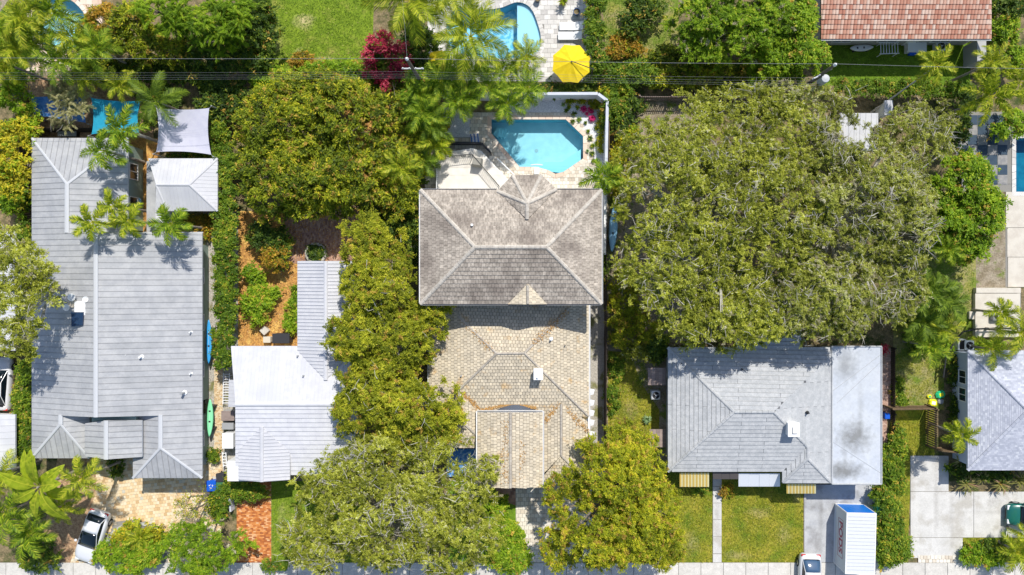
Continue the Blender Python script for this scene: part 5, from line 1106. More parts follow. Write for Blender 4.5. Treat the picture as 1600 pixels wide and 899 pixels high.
plant('garden_tree', 'looser garden tree with sandy gaps right of the round headed tree', 'tree',
      [(605, 180, 42, 42, 5.5), (600, 240, 38, 45, 5.5), (640, 170, 30, 35, 5), (625, 300, 30, 40, 5), (650, 230, 16, 40, 4.5)], 5.5, 2, 'broad', holes=((582, 195, 10), (612, 172, 10), (575, 235, 12), (612, 215, 9)), dens=.75, seed=14)
plant('bright_tree', 'vivid green leafy tree beside the checkered patio', 'tree',
      [(1515, 290, 52, 58, 6), (1540, 330, 45, 50, 6), (1495, 345, 42, 45, 6), (1520, 385, 38, 22, 5)], 6, 2, 'bright', seed=15)
plant('bright_tree', 'bright green feathery tree at top right of centre', 'tree',
      [(1110, 20, 50, 45, 7), (1165, 45, 50, 45, 7), (1105, 70, 45, 25, 5.5), (1215, 25, 45, 35, 6.5), (1160, -20, 80, 25, 7)], 7, 2.5, 'brightfine', seed=16)
plant('bright_tree', 'glossy green tree at the left corner of the red tiled house', 'tree',
      [(1235, 70, 48, 38, 5.5), (1262, 85, 40, 28, 5.5), (1210, 95, 40, 25, 5), (1250, 20, 32, 40, 6)], 6, 2, 'bright', seed=17)
plant('pine_tree', 'bright feathery pine at the top left centre', 'tree', [(250, 12, 45, 28, 8), (275, 30, 30, 18, 7)], 8, 4, 'pine', seed=18)
plant('pine_tree', 'darker feathery pine with cloudlike tufts left of the back lawn', 'tree', [(330, 30, 52, 34, 8), (365, 20, 28, 28, 7.5), (300, 50, 25, 18, 6.5), (350, 48, 22, 18, 6.5)], 8, 4, 'pine', seed=19)
plant('yellow_tree', 'golden yellow tree cut by the left edge', 'tree', [(5, 240, 32, 60, 5), (25, 200, 22, 22, 4.5), (10, 290, 25, 35, 4.5)], 5, 1.5, 'yellow', seed=20, dens=.9)
plant('green_tree', 'leafy green tree above the golden yellow tree at the left edge', 'tree', [(15, 150, 25, 35, 5), (38, 190, 18, 16, 4), (10, 310, 22, 22, 4)], 5, 1.5, 'bright', seed=21)
plant('oak_tree', 'yellow olive tree overhanging the left eave of the grey metal roof', 'tree', [(25, 420, 44, 40, 9.8), (20, 475, 48, 42, 9.8), (15, 530, 36, 30, 9.2), (60, 440, 18, 24, 9.4), (0, 380, 30, 25, 8.5)], 9.8, 6.8, 'oak', seed=22, twigs=1.2)
plant('grey_tree', 'wispy grey leaved tree over the blue tarp at the upper left', 'tree', [(98, 165, 30, 32, 5), (92, 140, 24, 22, 4.5)], 5, 2, 'grey', seed=23, dens=.8)
plant('mixed_tree', 'orange tinged tree near the top left pool', 'tree', [(150, 30, 24, 30, 5.5)], 5.5, 2, 'orange', seed=24)
plant('mixed_tree', 'green tree with yellow tips between orange tree and bright pine', 'tree', [(200, 30, 40, 30, 6), (225, 65, 38, 30, 5.5), (180, 60, 28, 22, 5), (265, 75, 32, 22, 5)], 6, 2, 'broad', seed=25)
plant('dark_tree', 'dark shaded tree between the pines and the wires', 'tree', [(300, 75, 42, 22, 4.5), (350, 85, 38, 24, 4.5), (395, 60, 30, 45, 5), (400, 20, 20, 30, 5)], 5, 1.5, 'dark', seed=26)
plant('flowering_shrub', 'crimson flowering shrub spilling beside the left utility pole', 'shrub', [(592, 70, 26, 18, 4.2), (618, 80, 18, 20, 4.4), (577, 86, 12, 16, 3.8), (624, 104, 12, 14, 4.0), (612, 112, 16, 9, 3.6), (582, 116, 16, 7, 3.4), (600, 136, 9, 15, 3.2), (598, 55, 12, 8, 4.4)], 4.4, 1.6, 'red', holes=((595, 93, 9), (588, 100, 7), (606, 100, 6)), seed=27)
plant('shrub', 'green shrub showing through the crimson flowers', 'shrub', [(598, 92, 22, 24, 3.2), (610, 120, 30, 18, 2.8)], 3.2, .8, 'shrub', seed=28)
plant('shrub', 'yellow spotted croton shrub at the lower edge of the back lawn', 'shrub', [(472, 95, 24, 14, 2.6)], 2.6, .4, 'orange', seed=29)
# --- shrubs in the band under the wires and elsewhere: (label, blobs, top, species)
for lab, bl, top, sp in (
    ('dark shrubs below the wires left of the teal sail', [(150, 110, 40, 18), (120, 95, 25, 15), (190, 125, 30, 14)], 2.6, 'dark'),
    ('dark shrub thicket above the white shade sail', [(215, 105, 32, 16), (260, 108, 34, 16), (300, 115, 34, 18)], 2.8, 'dark'),
    ('leafy shrub mass left of the round headed garden tree', [(340, 125, 36, 24), (325, 165, 24, 26), (365, 160, 28, 26)], 3.0, 'dark'),
    ('low dark bush right of the white shade sail', [(338, 205, 14, 34), (345, 245, 18, 20)], 2.4, 'hedge'),
    ('yellow green shrub at the top of the round headed tree', [(410, 120, 26, 18), (440, 118, 30, 14)], 3.4, 'bright'),
    ('light green shrub row under the back lawn', [(500, 108, 36, 14), (545, 108, 24, 14), (560, 120, 24, 16)], 3.0, 'bright'),
    ('dark shrub between crimson flowers and yellow umbrella', [(655, 70, 22, 34), (640, 45, 18, 26)], 3.2, 'dark'),
    ('green shrub under the pole crossarm', [(658, 122, 30, 22), (648, 150, 26, 18), (690, 110, 24, 16)], 5.6, 'bright'),
    ('dense green shrubs left of the main pool wall', [(655, 195, 20, 30), (668, 180, 12, 24)], 2.6, 'shrub'),
    ('dark green bushes along the west wall of the main house', [(640, 340, 22, 40), (645, 390, 12, 30), (610, 345, 28, 22)], 3.0, 'dark'),
    ('golden shrub at the left end of the dark garden fence', [(688, 195, 10, 20)], 2.4, 'orange'),
    ('bright yellow ball shrub outside the pool wall corner', [(954, 141, 12, 10), (974, 143, 9, 8)], 2.2, 'yellow'),
    ('olive ball shrub beside the big yellow umbrella', [(930, 112, 14, 13)], 2.2, 'hedge'),
    ('dark shrubs directly under the big yellow umbrella', [(880, 140, 42, 9), (905, 138, 30, 9)], 1.2, 'dark'),
    ('orange flecked shrub in the yellow grass strip', [(978, 68, 26, 16), (968, 82, 16, 12)], 1.8, 'orange'),
    ('dark shaded bush at the top of the right lawn strip', [(990, 28, 20, 26), (1010, 8, 28, 22)], 3.0, 'dark'),
    ('mid green shrubs above the lattice fence on the left', [(975, 120, 30, 24), (1005, 112, 30, 22), (960, 165, 18, 28)], 2.6, 'shrub'),
    ('mid green shrubs above the lattice fence in the middle', [(1050, 110, 36, 24), (1040, 85, 26, 16)], 2.6, 'broad'),
    ('mid green shrubs above the lattice fence on the right', [(1100, 118, 34, 24), (1140, 115, 30, 24), (1090, 95, 30, 14)], 2.8, 'broad'),
    ('pale green shrub left of the right utility pole', [(1195, 105, 28, 26), (1175, 92, 18, 18)], 3.0, 'bright'),
    ('dark bushes under the huge tree near the white wall', [(968, 190, 20, 24), (985, 165, 22, 14)], 2.0, 'dark'),
    ('leafy bushes right of the red tiled house', [(1575, 40, 24, 50), (1590, 90, 20, 26)], 3.0, 'bright'),
    ('deep green shrub at the top right corner', [(1580, 5, 34, 20), (1560, 100, 16, 22)], 3.4, 'dark'),
    ('round green bush left of the checkered patio', [(1505, 195, 16, 26), (1512, 160, 14, 18)], 3.0, 'dark'),
    ('leafy green bush right of the checkered patio', [(1590, 190, 18, 24), (1570, 205, 12, 10)], 2.4, 'bright'),
    ('large bush in the orange mulch yard with reddish new leaves', [(410, 368, 26, 24), (430, 388, 20, 26)], 2.6, 'dark'),
    ('reddish tipped shrub inside the orange mulch yard', [(425, 398, 18, 20)], 2.9, 'orange'),
    ('bright ferny bush left of the garden urn', [(396, 474, 20, 30), (391, 430, 15, 16), (408, 462, 17, 22)], 1.9, 'bright'),
    ('narrow green shrub against the white cottage wall', [(458, 480, 8, 30), (452, 505, 8, 14)], 1.4, 'bright'),
    ('low bush at the lower left corner of the white cottage', [(375, 765, 24, 18), (395, 772, 16, 12), (362, 752, 12, 16)], 1.8, 'hedge'),
    ('dark bush behind the recycling bins', [(338, 790, 15, 22), (345, 770, 14, 12)], 1.6, 'hedge'),
    ('small dark bush by the entry of the grey metal roof', [(180, 726, 10, 9), (176, 742, 7, 7)], 1.2, 'dark'),
    ('square clipped shrub in the gravel side yard', [(333, 713, 9, 9)], 1.0, 'hedge'),
    ('grassy hump shrub in the round bed of the tan driveway', [(205, 845, 34, 20), (235, 840, 14, 14)], 1.6, 'yellow'),
    ('bright green round shrub in front of the round bed', [(190, 875, 48, 26), (225, 865, 30, 20)], 2.2, 'bright'),
    ('dark round shrub on the sidewalk at the lower left', [(52, 872, 26, 24)], 2.0, 'dark'),
    ('green weedy clump between fence and air conditioner', [(962, 575, 11, 22), (958, 625, 9, 18)], .6, 'hedge'),
    ('vivid green bushes on the lawn left of the pale driveway', [(785, 850, 34, 40), (770, 800, 26, 20), (800, 875, 26, 26)], 1.8, 'bright'),
    ('dark shaded bush below the upper roof corner by the fence', [(943, 420, 6, 24)], 2.4, 'dark'),
    ('small bush at the left of the narrow path door', [(1098, 767, 10, 7)], .9, 'hedge'),
    ('small reddish bush at the right of the narrow path door', [(1137, 771, 8, 9)], .9, 'orange'),
    ('dark bush at the lower corner of the big olive tree by the panels', [(1030, 545, 16, 22)], 2.4, 'dark'),
    ('shrubs on the verge right of the container', [(1395, 820, 22, 34), (1400, 865, 28, 22), (1385, 780, 15, 20)], 2.0, 'shrub'),
    ('olive shrub in the grass strip beside the flat roof', [(1405, 700, 14, 32), (1390, 730, 14, 26), (1402, 755, 14, 22)], 1.8, 'shrub'),
    ('clipped bright hedge at the lower right driveway corner', [(1545, 872, 34, 14), (1525, 862, 14, 10)], 1.3, 'bright'),
    ('dark bush shaded by the lower right palm', [(1560, 858, 26, 10)], 1.3, 'dark'),
    ('dark bushes against the blue grey wall', [(1496, 620, 7, 60), (1492, 575, 8, 20)], 1.1, 'dark'),
    ('dark shrubs below the blue grey roof', [(1510, 735, 20, 14), (1560, 745, 30, 8)], 1.2, 'dark'),
    ('purple flowering shrub by the flat roof corner', [(1383, 548, 4, 8)], 1.6, 'red'),
    ('leafy mound in the yard below the cream terrace', [(1545, 540, 26, 8), (1480, 545, 12, 10)], .8, 'bright'),
    ('green clump of weeds above the fence corner', [(1405, 615, 8, 22), (1412, 630, 10, 8)], .5, 'hedge'),
    ('dark understory below the palm clump by the fence corner', [(1440, 470, 30, 30), (1465, 500, 24, 30), (1440, 530, 20, 20)], 1.6, 'dark'),
    ('mixed shrubs filling the gap left of the mixed tree', [(130, 60, 22, 36), (150, 90, 24, 18)], 3.4, 'broad'),
    ('leafy shrubs under the feathery palms at the left edge', [(10, 50, 24, 40), (15, 110, 30, 20)], 2.6, 'bright'),
    ('dark bush beneath the sail palms', [(250, 150, 24, 20), (232, 175, 10, 24)], 2.2, 'dark'),
    ('shaded bush column left of the cream deck', [(650, 250, 14, 34), (655, 215, 12, 20)], 2.4, 'dark'),
    ('dark bush at the upper left of the back lawn', [(400, 95, 26, 18), (385, 50, 16, 40)], 3.2, 'dark'),
    ('dark shrub between tree shed and checkered patio', [(1490, 215, 12, 16)], 2.0, 'dark')):
    plant('shrub', lab, 'shrub', bl, top, top * .25, sp, dens=.9)
# --- hedges
for lab, bl, top, sp in (
    ('tall clipped hedge between the grey roof and the white cottage', [(356, 270, 14, 26), (354, 330, 15, 36), (353, 400, 16, 36), (353, 470, 15, 36), (350, 530, 15, 26), (350, 562, 11, 12)], 2.6, 'hedge'),
    ('dark hedge along the left wall of the grey metal roof', [(42, 590, 10, 26), (38, 640, 12, 28), (34, 690, 14, 26)], 2.6, 'hedge'),
    ('thin vine hedge along the brown fence at the left edge', [(40, 340, 7, 34), (40, 400, 6, 26)], 2.2, 'hedge'),
    ('tall hedge dividing the kidney pool from the grass strip', [(929, -20, 14, 20), (930, 20, 14, 26), (930, 62, 13, 24), (938, 95, 12, 14)], 2.6, 'hedge'),
    ('clipped hedge along the lower edge of the red house yard', [(1340, 137, 36, 10), (1400, 138, 36, 10), (1455, 140, 36, 11), (1500, 142, 22, 9)], 2.0, 'hedge')):
    plant('hedge', lab, 'hedge', bl, top, .3, sp, boxy=True)
plant('hedge', 'low yellow green hedge just inside the pool wall', 'hedge', [(908, 158, 24, 2.6), (938, 180, 2.8, 20), (938, 220, 2.8, 22), (929, 164, 7, 5)], .6, .1, 'golden', boxy=True, cs=.5)
plant('shrub', 'low green strip below the white shade sail', 'shrub', [(285, 243, 36, 4)], .8, .2, 'hedge')
plant('shrub', 'sparse orange bush below the white hipped shed', 'shrub', [(305, 345, 20, 10), (318, 360, 12, 16)], 1.2, .2, 'orange', dens=.7)
plant('sapling', 'leafless slender tree on the tan driveway', 'tree', [(300, 790, 34, 22)], 4.2, 2.5, 'golden', dens=.04, twigs=4.5)
plant('bright_tree', 'light green airy tree over the tan driveway and sidewalk', 'tree', [(325, 855, 48, 36, 4.5), (280, 845, 24, 26, 4), (300, 885, 50, 20, 4)], 4.5, 1.5, 'brightfine', seed=51, dens=.85)
plant('shrub', 'white flowered bush on the sidewalk below the orange walk', 'shrub', [(425, 885, 22, 8)], 1.2, .3, 'hedge')
# --- palms
GP = 'christmas palms around the grey metal roof'
for lab, x, y, h, k, n, s in (
    ('thick fronded palm nearest the teal sail', 193, 203, 6.0, 'christmas', 10, 1.0), ('thick fronded palm at the upper gable hip of the grey roof', 163, 236, 5.6, 'christmas', 10, .95),
    ('yellowish palm on the west side above the grey roof step', 146, 347, 6.2, 'christmas_y', 10, .9), ('small yellowish palm just above its two roof neighbours', 178, 322, 5.6, 'christmas_y', 9, .8),
    ('yellowish palm between the roof step palm and the shed link', 203, 345, 5.8, 'christmas_y', 10, .85), ('green palm over the roof corner below the white shed', 268, 350, 5.8, 'christmas', 11, .92)):
    palm(lab, x, y, h, k, n, s, group=GP)
palm('dark long fronded palm between teal and white shade sails', 245, 158, 4.5, 'coconut_dark', 9, .75)
palm('large coconut palm over the kidney shaped pool', 735, 58, 7.0, 'coconut', 13, .98, trunk_r=.14)
palm('coconut palm at the top edge left of the kidney pool', 642, 2, 7.5, 'coconut', 13, 1.0, trunk_r=.14)
palm('coconut palm hanging in from the top edge above the kidney pool', 700, -22, 7.5, 'coconut', 12, .9, trunk_r=.14)
GA = 'green palms along the main pool wall'
for i, (x, y, h, s, lab) in enumerate(((713, 160, 4.6, 1.0, 'left palm of the row over the pool wall'), (764, 135, 5.0, 1.05, 'palm over the wall above the pool left corner'), (793, 162, 4.8, 1.0, 'palm leaning down to the pool edge'),
    (824, 138, 5.0, .95, 'palm over the wall left of the gravel bed'), (738, 112, 4.8, 1.0, 'palm just below the large coconut palm'), (690, 128, 4.4, .95, 'palm between pole crossarm and pool wall'), (716, 106, 4.2, .75, 'small palm beside the half hidden yellow umbrella'), (785, 112, 4.8, .85, 'palm at the lower rim of the kidney pool'), (730, 148, 4.5, .85, 'palm tucked behind the left palms of the pool wall'))):
    palm(lab, x, y, h, 'areca_green', 12, s * .95, group=GA)
palm('yellow green palm at the right rim of the kidney pool', 823, 88, 5.2, 'areca', 12, .82); palm('second yellow green palm between kidney pool and umbrella', 806, 106, 4.6, 'areca', 11, .75)
palm('golden palm hanging over the cream deck corner', 683, 222, 3.6, 'christmas_y', 10, .95); palm('dark palm overhanging the gravel circle', 678, 196, 4.2, 'dark', 11, .95); palm('green palm between garden trees and deck', 660, 178, 4.6, 'areca_green', 12, 1.0); palm('dark palm against the deck wall', 664, 252, 3.4, 'dark', 10, .8); palm('brown tipped palm left of the main house corner', 628, 262, 4.6, 'areca', 10, .95); palm('palm among the shrubs left of the cream deck', 655, 150, 4.2, 'areca_green', 11, .9)
palm('single green palm at the right corner of the upper roof', 940, 276, 6.0, 'christmas', 9, .92)
palm('thin yellow palm over the red house lawn', 1463, 103, 6.0, 'slim', 9, 1.05, lean=(-2.2, -2.2), trunk_r=.06, tmat='pale_bark')
palm('large golden foxtail palm near the top right', 1548, 152, 6.5, 'foxtail', 11, 1.08, trunk_r=.12); palm('smaller golden palm right above the foxtail palm', 1548, 98, 5.5, 'areca', 10, .8); palm('palm leaning in from the right edge above the checkered patio', 1592, 130, 6.0, 'foxtail', 9, .8)
GM = 'dense palm clump above the fence corner'
for x, y, h, k, s, lab in ((1448, 452, 4.8, 'dark', 1.1, 'dark palm at the top of the clump'), (1478, 470, 4.6, 'dark', 1.05, 'dark palm at the upper right of the clump'), (1440, 500, 4.0, 'dark', 1.0, 'palm at the left of the clump'), (1470, 515, 4.0, 'areca', .85, 'yellowish palm in the middle of the clump'), (1450, 540, 3.8, 'areca_green', .95, 'lowest palm of the clump'), (1425, 470, 4.2, 'dark', .95, 'palm half under the grey twigged tree'), (1480, 390, 4.0, 'areca_green', .8, 'palm below the vivid green leafy tree')):
    palm(lab + ' above the fence corner', x, y, h, k, 12, s, group=GM)
palm('golden palm over the air conditioner on the cream terrace', 1562, 488, 3.6, 'christmas_y', 9, .8); palm('broad palm between terrace and blue grey roof', 1592, 520, 4.6, 'areca', 14, 1.05); palm('palm at the upper corner of the blue grey roof', 1548, 560 - 14, 3.4, 'areca', 9, .85)
palm('small palm beside the slatted fence and blue grey roof', 1500, 680, 4.4, 'christmas_y', 10, .82)
palm('golden palm at the lower right corner', 1588, 862, 2.2, 'areca', 12, .95); palm('second golden palm at the lower right edge', 1600, 838, 2.2, 'areca', 10, .8)
GT = 'feathery palms at the top left'
for x, y, h, k, s, lab in ((38, 30, 7, 'areca', 1.1, 'feathery palm in the top left corner'), (30, 80, 6, 'areca', 1.0, 'feathery palm left of the pink terrace'), (85, 18, 6.5, 'areca_green', 1.05, 'feathery palm over the top left pool'), (115, 60, 6, 'areca', 1.0, 'feathery palm at the right rim of the top left pool'), (10, 100, 5, 'areca', 1.0, 'feathery palm at the left edge under the wires'), (60, 60, 5.5, 'areca_green', 1.15, 'feathery palm at the left rim of the top left pool'), (95, 95, 5.5, 'areca_green', 1.1, 'feathery palm over the pink terrace'), (150, 75, 6, 'areca_green', 1.0, 'feathery palm beside the orange tinged tree'), (60, 5, 6.5, 'areca', 1.15, 'feathery palm at the top edge over the pool'), (20, 55, 5.5, 'areca_green', 1.2, 'feathery palm at the left edge above the terrace'), (135, 120, 4, 'areca', .85, 'feathery palm above the teal sail'), (190, 135, 4, 'areca', .85, 'feathery palm right above the teal sail')):
    palm(lab, x, y, h, k, 12, s, group=GT)
# bottom-left banana-like palms
bm = [banana_mesh(2.7, .46, 'leaf_banana', dr, i) for i, dr in enumerate((.12, .3, .45))]
def banana(label, px, py, h, n, s, seed, yaws=None):
    rng = random.Random(seed); c = P(px, py, h); root = empty('banana_plant', (c.x, c.y, 0), label, 'banana plant'); mb = MB(); mb.tube([(c.x, c.y, -.05), (c.x, c.y, h * .5), (c.x, c.y, h)], [.16, .13, .08], 9); mb.build('trunk', MATS['palm_bark'], root)
    for i in range(n):
        yaw = yaws[i] if yaws else i * 2.39996 + rng.uniform(-.2, .2)
        obj('leaf', bm[i % 3], root, (0, 0, h - .3), (rng.uniform(-.35, .35), -rng.uniform(-.25, .55), yaw), [s * rng.uniform(.85, 1.1)] * 3)
    return root
banana('large broad leaved yellow green plant left of the white coupe', 58, 762, 6.2, 10, 1.15, 1, [R(a) for a in (75, 112, 38, 12, -20, -62, -100, 150, -150, 95)])
palm('feathery palm over the lower left driveway bed', 130, 747, 5.6, 'areca', 12, 1.0); palm('drooping palm at the left edge above the sidewalk', 12, 800, 4.6, 'areca_green', 13, 1.2); palm('palm at the left edge beside the broad leaved plant', 4, 740, 4.4, 'areca', 12, 1.1); palm('palm low on the left above the dark round shrub', 48, 832, 3.8, 'areca_green', 13, 1.1); palm('yellow fronded palm between broad leaved plant and driveway', 100, 790, 3.6, 'areca', 12, .8)
palm('golden fan of fronds in the round driveway bed', 222, 838, 1.4, 'areca', 12, .7)
# rosettes
GB = 'spiky rosette plants below the blue grey roof'
for x, y, r, lab in ((1510, 755, 1.15, 'leftmost spiky rosette'), (1532, 745, .8, 'second spiky rosette'), (1563, 755, 1.1, 'third spiky rosette'), (1592, 750, 1.0, 'rosette at the right edge'), (1500, 720, .9, 'shaded spiky rosette by the wall corner')):
    rosette('spiky_plant', lab + ' below the blue grey roof', 'plant', x, y, r, .9, 40, 'leaf_spiky', .05, GB)
rosette('agave', 'pale green agave beside the dark shadow strip', 'plant', 1010.5, 656, .48, .45, 30, 'leaf_agave', .05)
GQ = 'small rosettes in the white gravel bed'
GL = ['rosette near the upper left end of the flowers', 'rosette below the left magenta flowers', 'rosette just left of the lower magenta flowers', 'rosette under the lower magenta flowers', 'rosette a little further down the right bed', 'rosette halfway down the right bed', 'rosette in the lower half of the right bed', 'lowest rosette near the palm corner', 'rosette beside the cut pool corner', 'rosette at the top of the shaded gravel', 'rosette in the shaded gravel above the pool corner', 'rosette left of the magenta flowers in shade']
for i, (x, y) in enumerate(((897, 178), (905, 187), (915, 192), (919, 205), (922, 216), (926, 228), (925, 240), (927, 252), (895, 190), (889, 168), (885, 173), (902, 168))):
    rosette('bromeliad', 'small green ' + GL[i], 'plant', x, y, random.uniform(.2, .34), .25, 18, 'leaf_hedge' if i % 2 else 'leaf_dark', .035, GQ)
for x, y, lab in ((912, 171, 'left magenta flower cluster in the gravel bed'), (923, 172, 'right magenta flower cluster in the gravel bed'), (925, 185, 'lower magenta flower cluster in the gravel bed')):
    rosette('flowering_plant', lab, 'plant', x, y, .36, .35, 34, 'leaf_pink', .07, 'magenta flowers in the gravel bed')

# --- grass blades and leaf litter, too many to count
def scatter(name, label, polys, per_m2, l, w, mat, lie=False, z=.02, seed=1, reject=None):
    rng = np.random.default_rng(seed); pts = []
    for pl in polys:
        q = W2(pl); x0, x1 = min(p[0] for p in q), max(p[0] for p in q); y0, y1 = min(p[1] for p in q), max(p[1] for p in q); n = int((x1 - x0) * (y1 - y0) * per_m2)
        c = rng.random((n, 2)) * [x1 - x0, y1 - y0] + [x0, y0]; c = c[[in_poly(a, b, q) for a, b in c]]
        d = np.sin(c[:, 0] * 1.3 + 2 * np.sin(c[:, 1] * .9)) * np.sin(c[:, 1] * 1.6 + 1.5 * np.sin(c[:, 0] * .7)); c = c[rng.random(len(c)) < .65 + .35 * d]; pts.append(c)
    c = np.concatenate(pts); n = len(c); th = rng.random(n) * 6.283; t = np.stack([np.cos(th), np.sin(th), np.full(n, .15 if lie else .7)], 1) * l * rng.uniform(.6, 1.3, n)[:, None]; s = np.stack([-np.sin(th), np.cos(th), np.zeros(n)], 1) * w
    p = np.concatenate([c, np.full((n, 1), z)], 1) + (np.array([0, 0, .02]) if lie else 0); V = np.stack([p - s, p + s, p + t + s * .6, p + t - s * .6], 1).reshape(-1, 3)
    me = np_mesh(name, V, np.arange(n * 4).reshape(-1, 4), np.clip(rng.normal(.45, .25, n), 0, 1), [MATS[mat]]); o = obj(name, me); tag(o, label, kind='stuff'); return o
LM('blade', [(0, (0.09, 0.12, 0.008)), (.5, (0.22, 0.25, 0.014)), (.85, (0.40, 0.38, 0.04)), (1, (0.55, 0.48, 0.16))], trans=.2)
LM('blade_green', [(0, (0.07, 0.13, 0.008)), (.5, (0.15, 0.25, 0.014)), (.9, (0.27, 0.36, 0.03)), (1, (0.5, 0.46, 0.16))], trans=.2)
M('litter', (0.3, 0.2, 0.1), rough=.95, var=1.0, varcol=[(0, (0.10, 0.07, 0.04)), (.4, (0.26, 0.17, 0.08)), (.8, (0.42, 0.28, 0.13)), (1, (0.55, 0.45, 0.30))])
M('litter_orange', (0.3, 0.2, 0.1), rough=.95, var=1.0, varcol=[(0, (0.22, 0.10, 0.03)), (.4, (0.50, 0.24, 0.06)), (.8, (0.68, 0.40, 0.12)), (1, (0.74, 0.58, 0.34))])
scatter('grass', 'yellow green blades of the front lawns', [[(1000, 740), (1113, 740), (1113, 878), (900, 878)], [(1128, 740), (1255, 740), (1255, 878), (1128, 878)], [(950, 548), (1000, 548), (1030, 640), (1030, 700), (1010, 760), (950, 760)], [(1394, 655), (1460, 655), (1460, 712), (1422, 712), (1418, 878), (1385, 878), (1385, 700)], [(1396, 545), (1472, 545), (1472, 636), (1396, 636)], [(1504, 842), (1600, 842), (1600, 878), (1504, 878)]], 130, .11, .016, 'blade', seed=2)
scatter('grass', 'green blades of the back and side lawns', [[(384, -20), (583, -20), (581, 55), (566, 102), (430, 108), (376, 70)], [(425, 755), (560, 755), (560, 878), (425, 878)], [(940, -20), (1056, -20), (1040, 118), (952, 118)], [(1290, 64), (1512, 64), (1512, 130), (1290, 130)], [(1400, 385), (1522, 385), (1522, 520), (1400, 530)]], 110, .11, .016, 'blade_green', seed=3)
scatter('leaf_litter', 'fallen leaves lying under the trees and shrubs', [[(949, 150), (1044, 150), (1044, 740), (949, 740)], [(0, 100), (250, 100), (250, 150), (0, 150)], [(250, 80), (700, 80), (660, 330), (345, 330)], [(1044, 150), (1500, 150), (1500, 545), (1044, 545)], [(90, 716), (170, 716), (160, 878), (60, 878)], [(322, 330), (350, 330), (350, 750), (322, 750)], [(546, 330), (655, 330), (668, 750), (546, 750)]], 26, .05, .03, 'litter', True, .03, seed=4)
scatter('leaf_litter', 'orange leaf litter in the yard beside the white cottage', [[(374, 332), (545, 332), (545, 410), (464, 410), (464, 540), (374, 540)], [(200, 220), (228, 220), (228, 300), (200, 300)], [(545, 160), (635, 160), (620, 285), (535, 285)]], 70, .06, .035, 'litter_orange', True, .03, seed=5)
for lab, x, y, r, mt in (('small pink tuft between the two upper flower clusters', 917, 178, .2, 'leaf_pink'), ('yellowish tuft at the right rim of the gravel bed', 932, 200, .26, 'leaf_palm_yellow'), ('second yellowish tuft lower on the gravel rim', 933, 224, .28, 'leaf_palm_yellow'), ('pale green tuft beside the low hedge bend', 925, 165, .26, 'leaf_agave'), ('pale green tuft left of the hedge end', 880, 164, .24, 'leaf_agave'), ('small green tuft above the right pool rim', 918, 236, .2, 'leaf_agave')):
    rosette('border_plant', lab, 'plant', x, y, r, .3, 20, mt, .04)

for lab, bl, top, sp_, dn in (('loose weedy growth under the left rim of the huge olive tree', [(975, 470, 22, 50), (1005, 515, 26, 26), (968, 520, 14, 30)], 2.2, 'golden', .8), ('yellow flecked undergrowth between the pool wall fence and the olive tree', [(968, 265, 14, 40), (985, 215, 18, 22), (972, 305, 12, 16)], 2.0, 'yellow', .6), ('grey green scrub above the left weathered panel', [(1012, 548, 24, 18), (985, 548, 14, 12)], 1.8, 'oak', .9)):
    plant('shrub', lab, 'shrub', bl, top, .3, sp_, dens=dn)
# ------------------------------------------------------------------ fences
def fence(label, a, b, h, mat='wood_dark', sw=.12, gap=.03, rail=True, name='fence'):
    A_, B_ = P(*a, h), P(*b, h); A_.z = B_.z = 0; root = empty(name, A_.lerp(B_, .5), label, 'fence'); d = B_ - A_; L = d.length; d.normalize(); n = int(L / (sw + gap)); rz = math.atan2(d.y, d.x); s = Vector((-d.y, d.x, 0))
    if n > 290: n = 290
    pitch = L / n; m0 = MB(); m0.v = []; hh = h
    mb = MB(); mb.box((0, 0, hh / 2), (pitch - gap, .025, hh)); first = mb.build('slat', MATS[mat], root, world=False); me = first.data
    for k in range(n):
        o = first if k == 0 else obj('slat', me, root); p = A_ + d * (pitch * (k + .5)) - root.location
        o.location = (p.x, p.y, random.uniform(-.02, .02)); o.rotation_euler = (0, 0, rz)
    for z in (.3, h - .3):
        m = MB(); m.box(tuple(A_.lerp(B_, .5) + s * .04 + Vector((0, 0, z))), (L, .05, .09), rz); m.build('rail', MATS[mat], root)
    k = max(2, int(L / 2.4) + 1)
    for i in range(k):
        p = A_.lerp(B_, i / (k - 1)) + s * .08; m = MB(); m.box((p.x, p.y, h / 2), (.1, .1, h + .02), rz); centre_part('post', m, MATS[mat], root)
    return root
fence('long black wooden fence right of the main house', (947.5, 300), (947, 690), 1.85, 'wood_dark')
fence('black fence section beside the white pool wall', (952, 168), (951, 298), 1.85, 'wood_brown')
fence('brown wooden fence left of the grey metal roof', (31, 150), (30, 350), 1.9, 'wood_brown')
fence('slatted wooden fence standing right of the small grass yard', (1465, 641), (1464, 704), 1.8, 'wood_brown', .12, .06)
fence('weathered fence along the top of the small grass yard', (1396, 641), (1464, 640), 1.8, 'wood_brown')
fence('short fence linking to the blue grey house', (1465, 705), (1503, 709), 1.8, 'wood_brown')
fence('dark fence beside the pink brick walk', (1399, 545), (1399, 700), .8, 'wood_dark')
fence('grey lattice like fence above the huge olive tree', (1000, 151), (1200, 151), 1.6, 'wood_grey', .07, .09)
fence('dark fence behind the teal shade sail', (45, 200), (145, 200), 1.9, 'wood_dark')
LW = empty('garden_wall', P(354, 760), 'low white wall between the bins and the orange walk', 'wall'); wallrun(LW, [(354, 738), (360, 800)], .7, .14, 'wall_white')
RW = empty('garden_wall', P(1520, 560), 'curved black edging around the yard of the blue grey house', 'edging')
mb = MB(); pts = [P(x, y, .9) for x, y in ((1474, 590), (1478, 560), (1492, 533), (1504, 519), (1524, 514.5), (1560, 513), (1590, 514))]; mb.tube(pts, .07, 6); mb.build('pipe', MATS['black_metal'], RW)
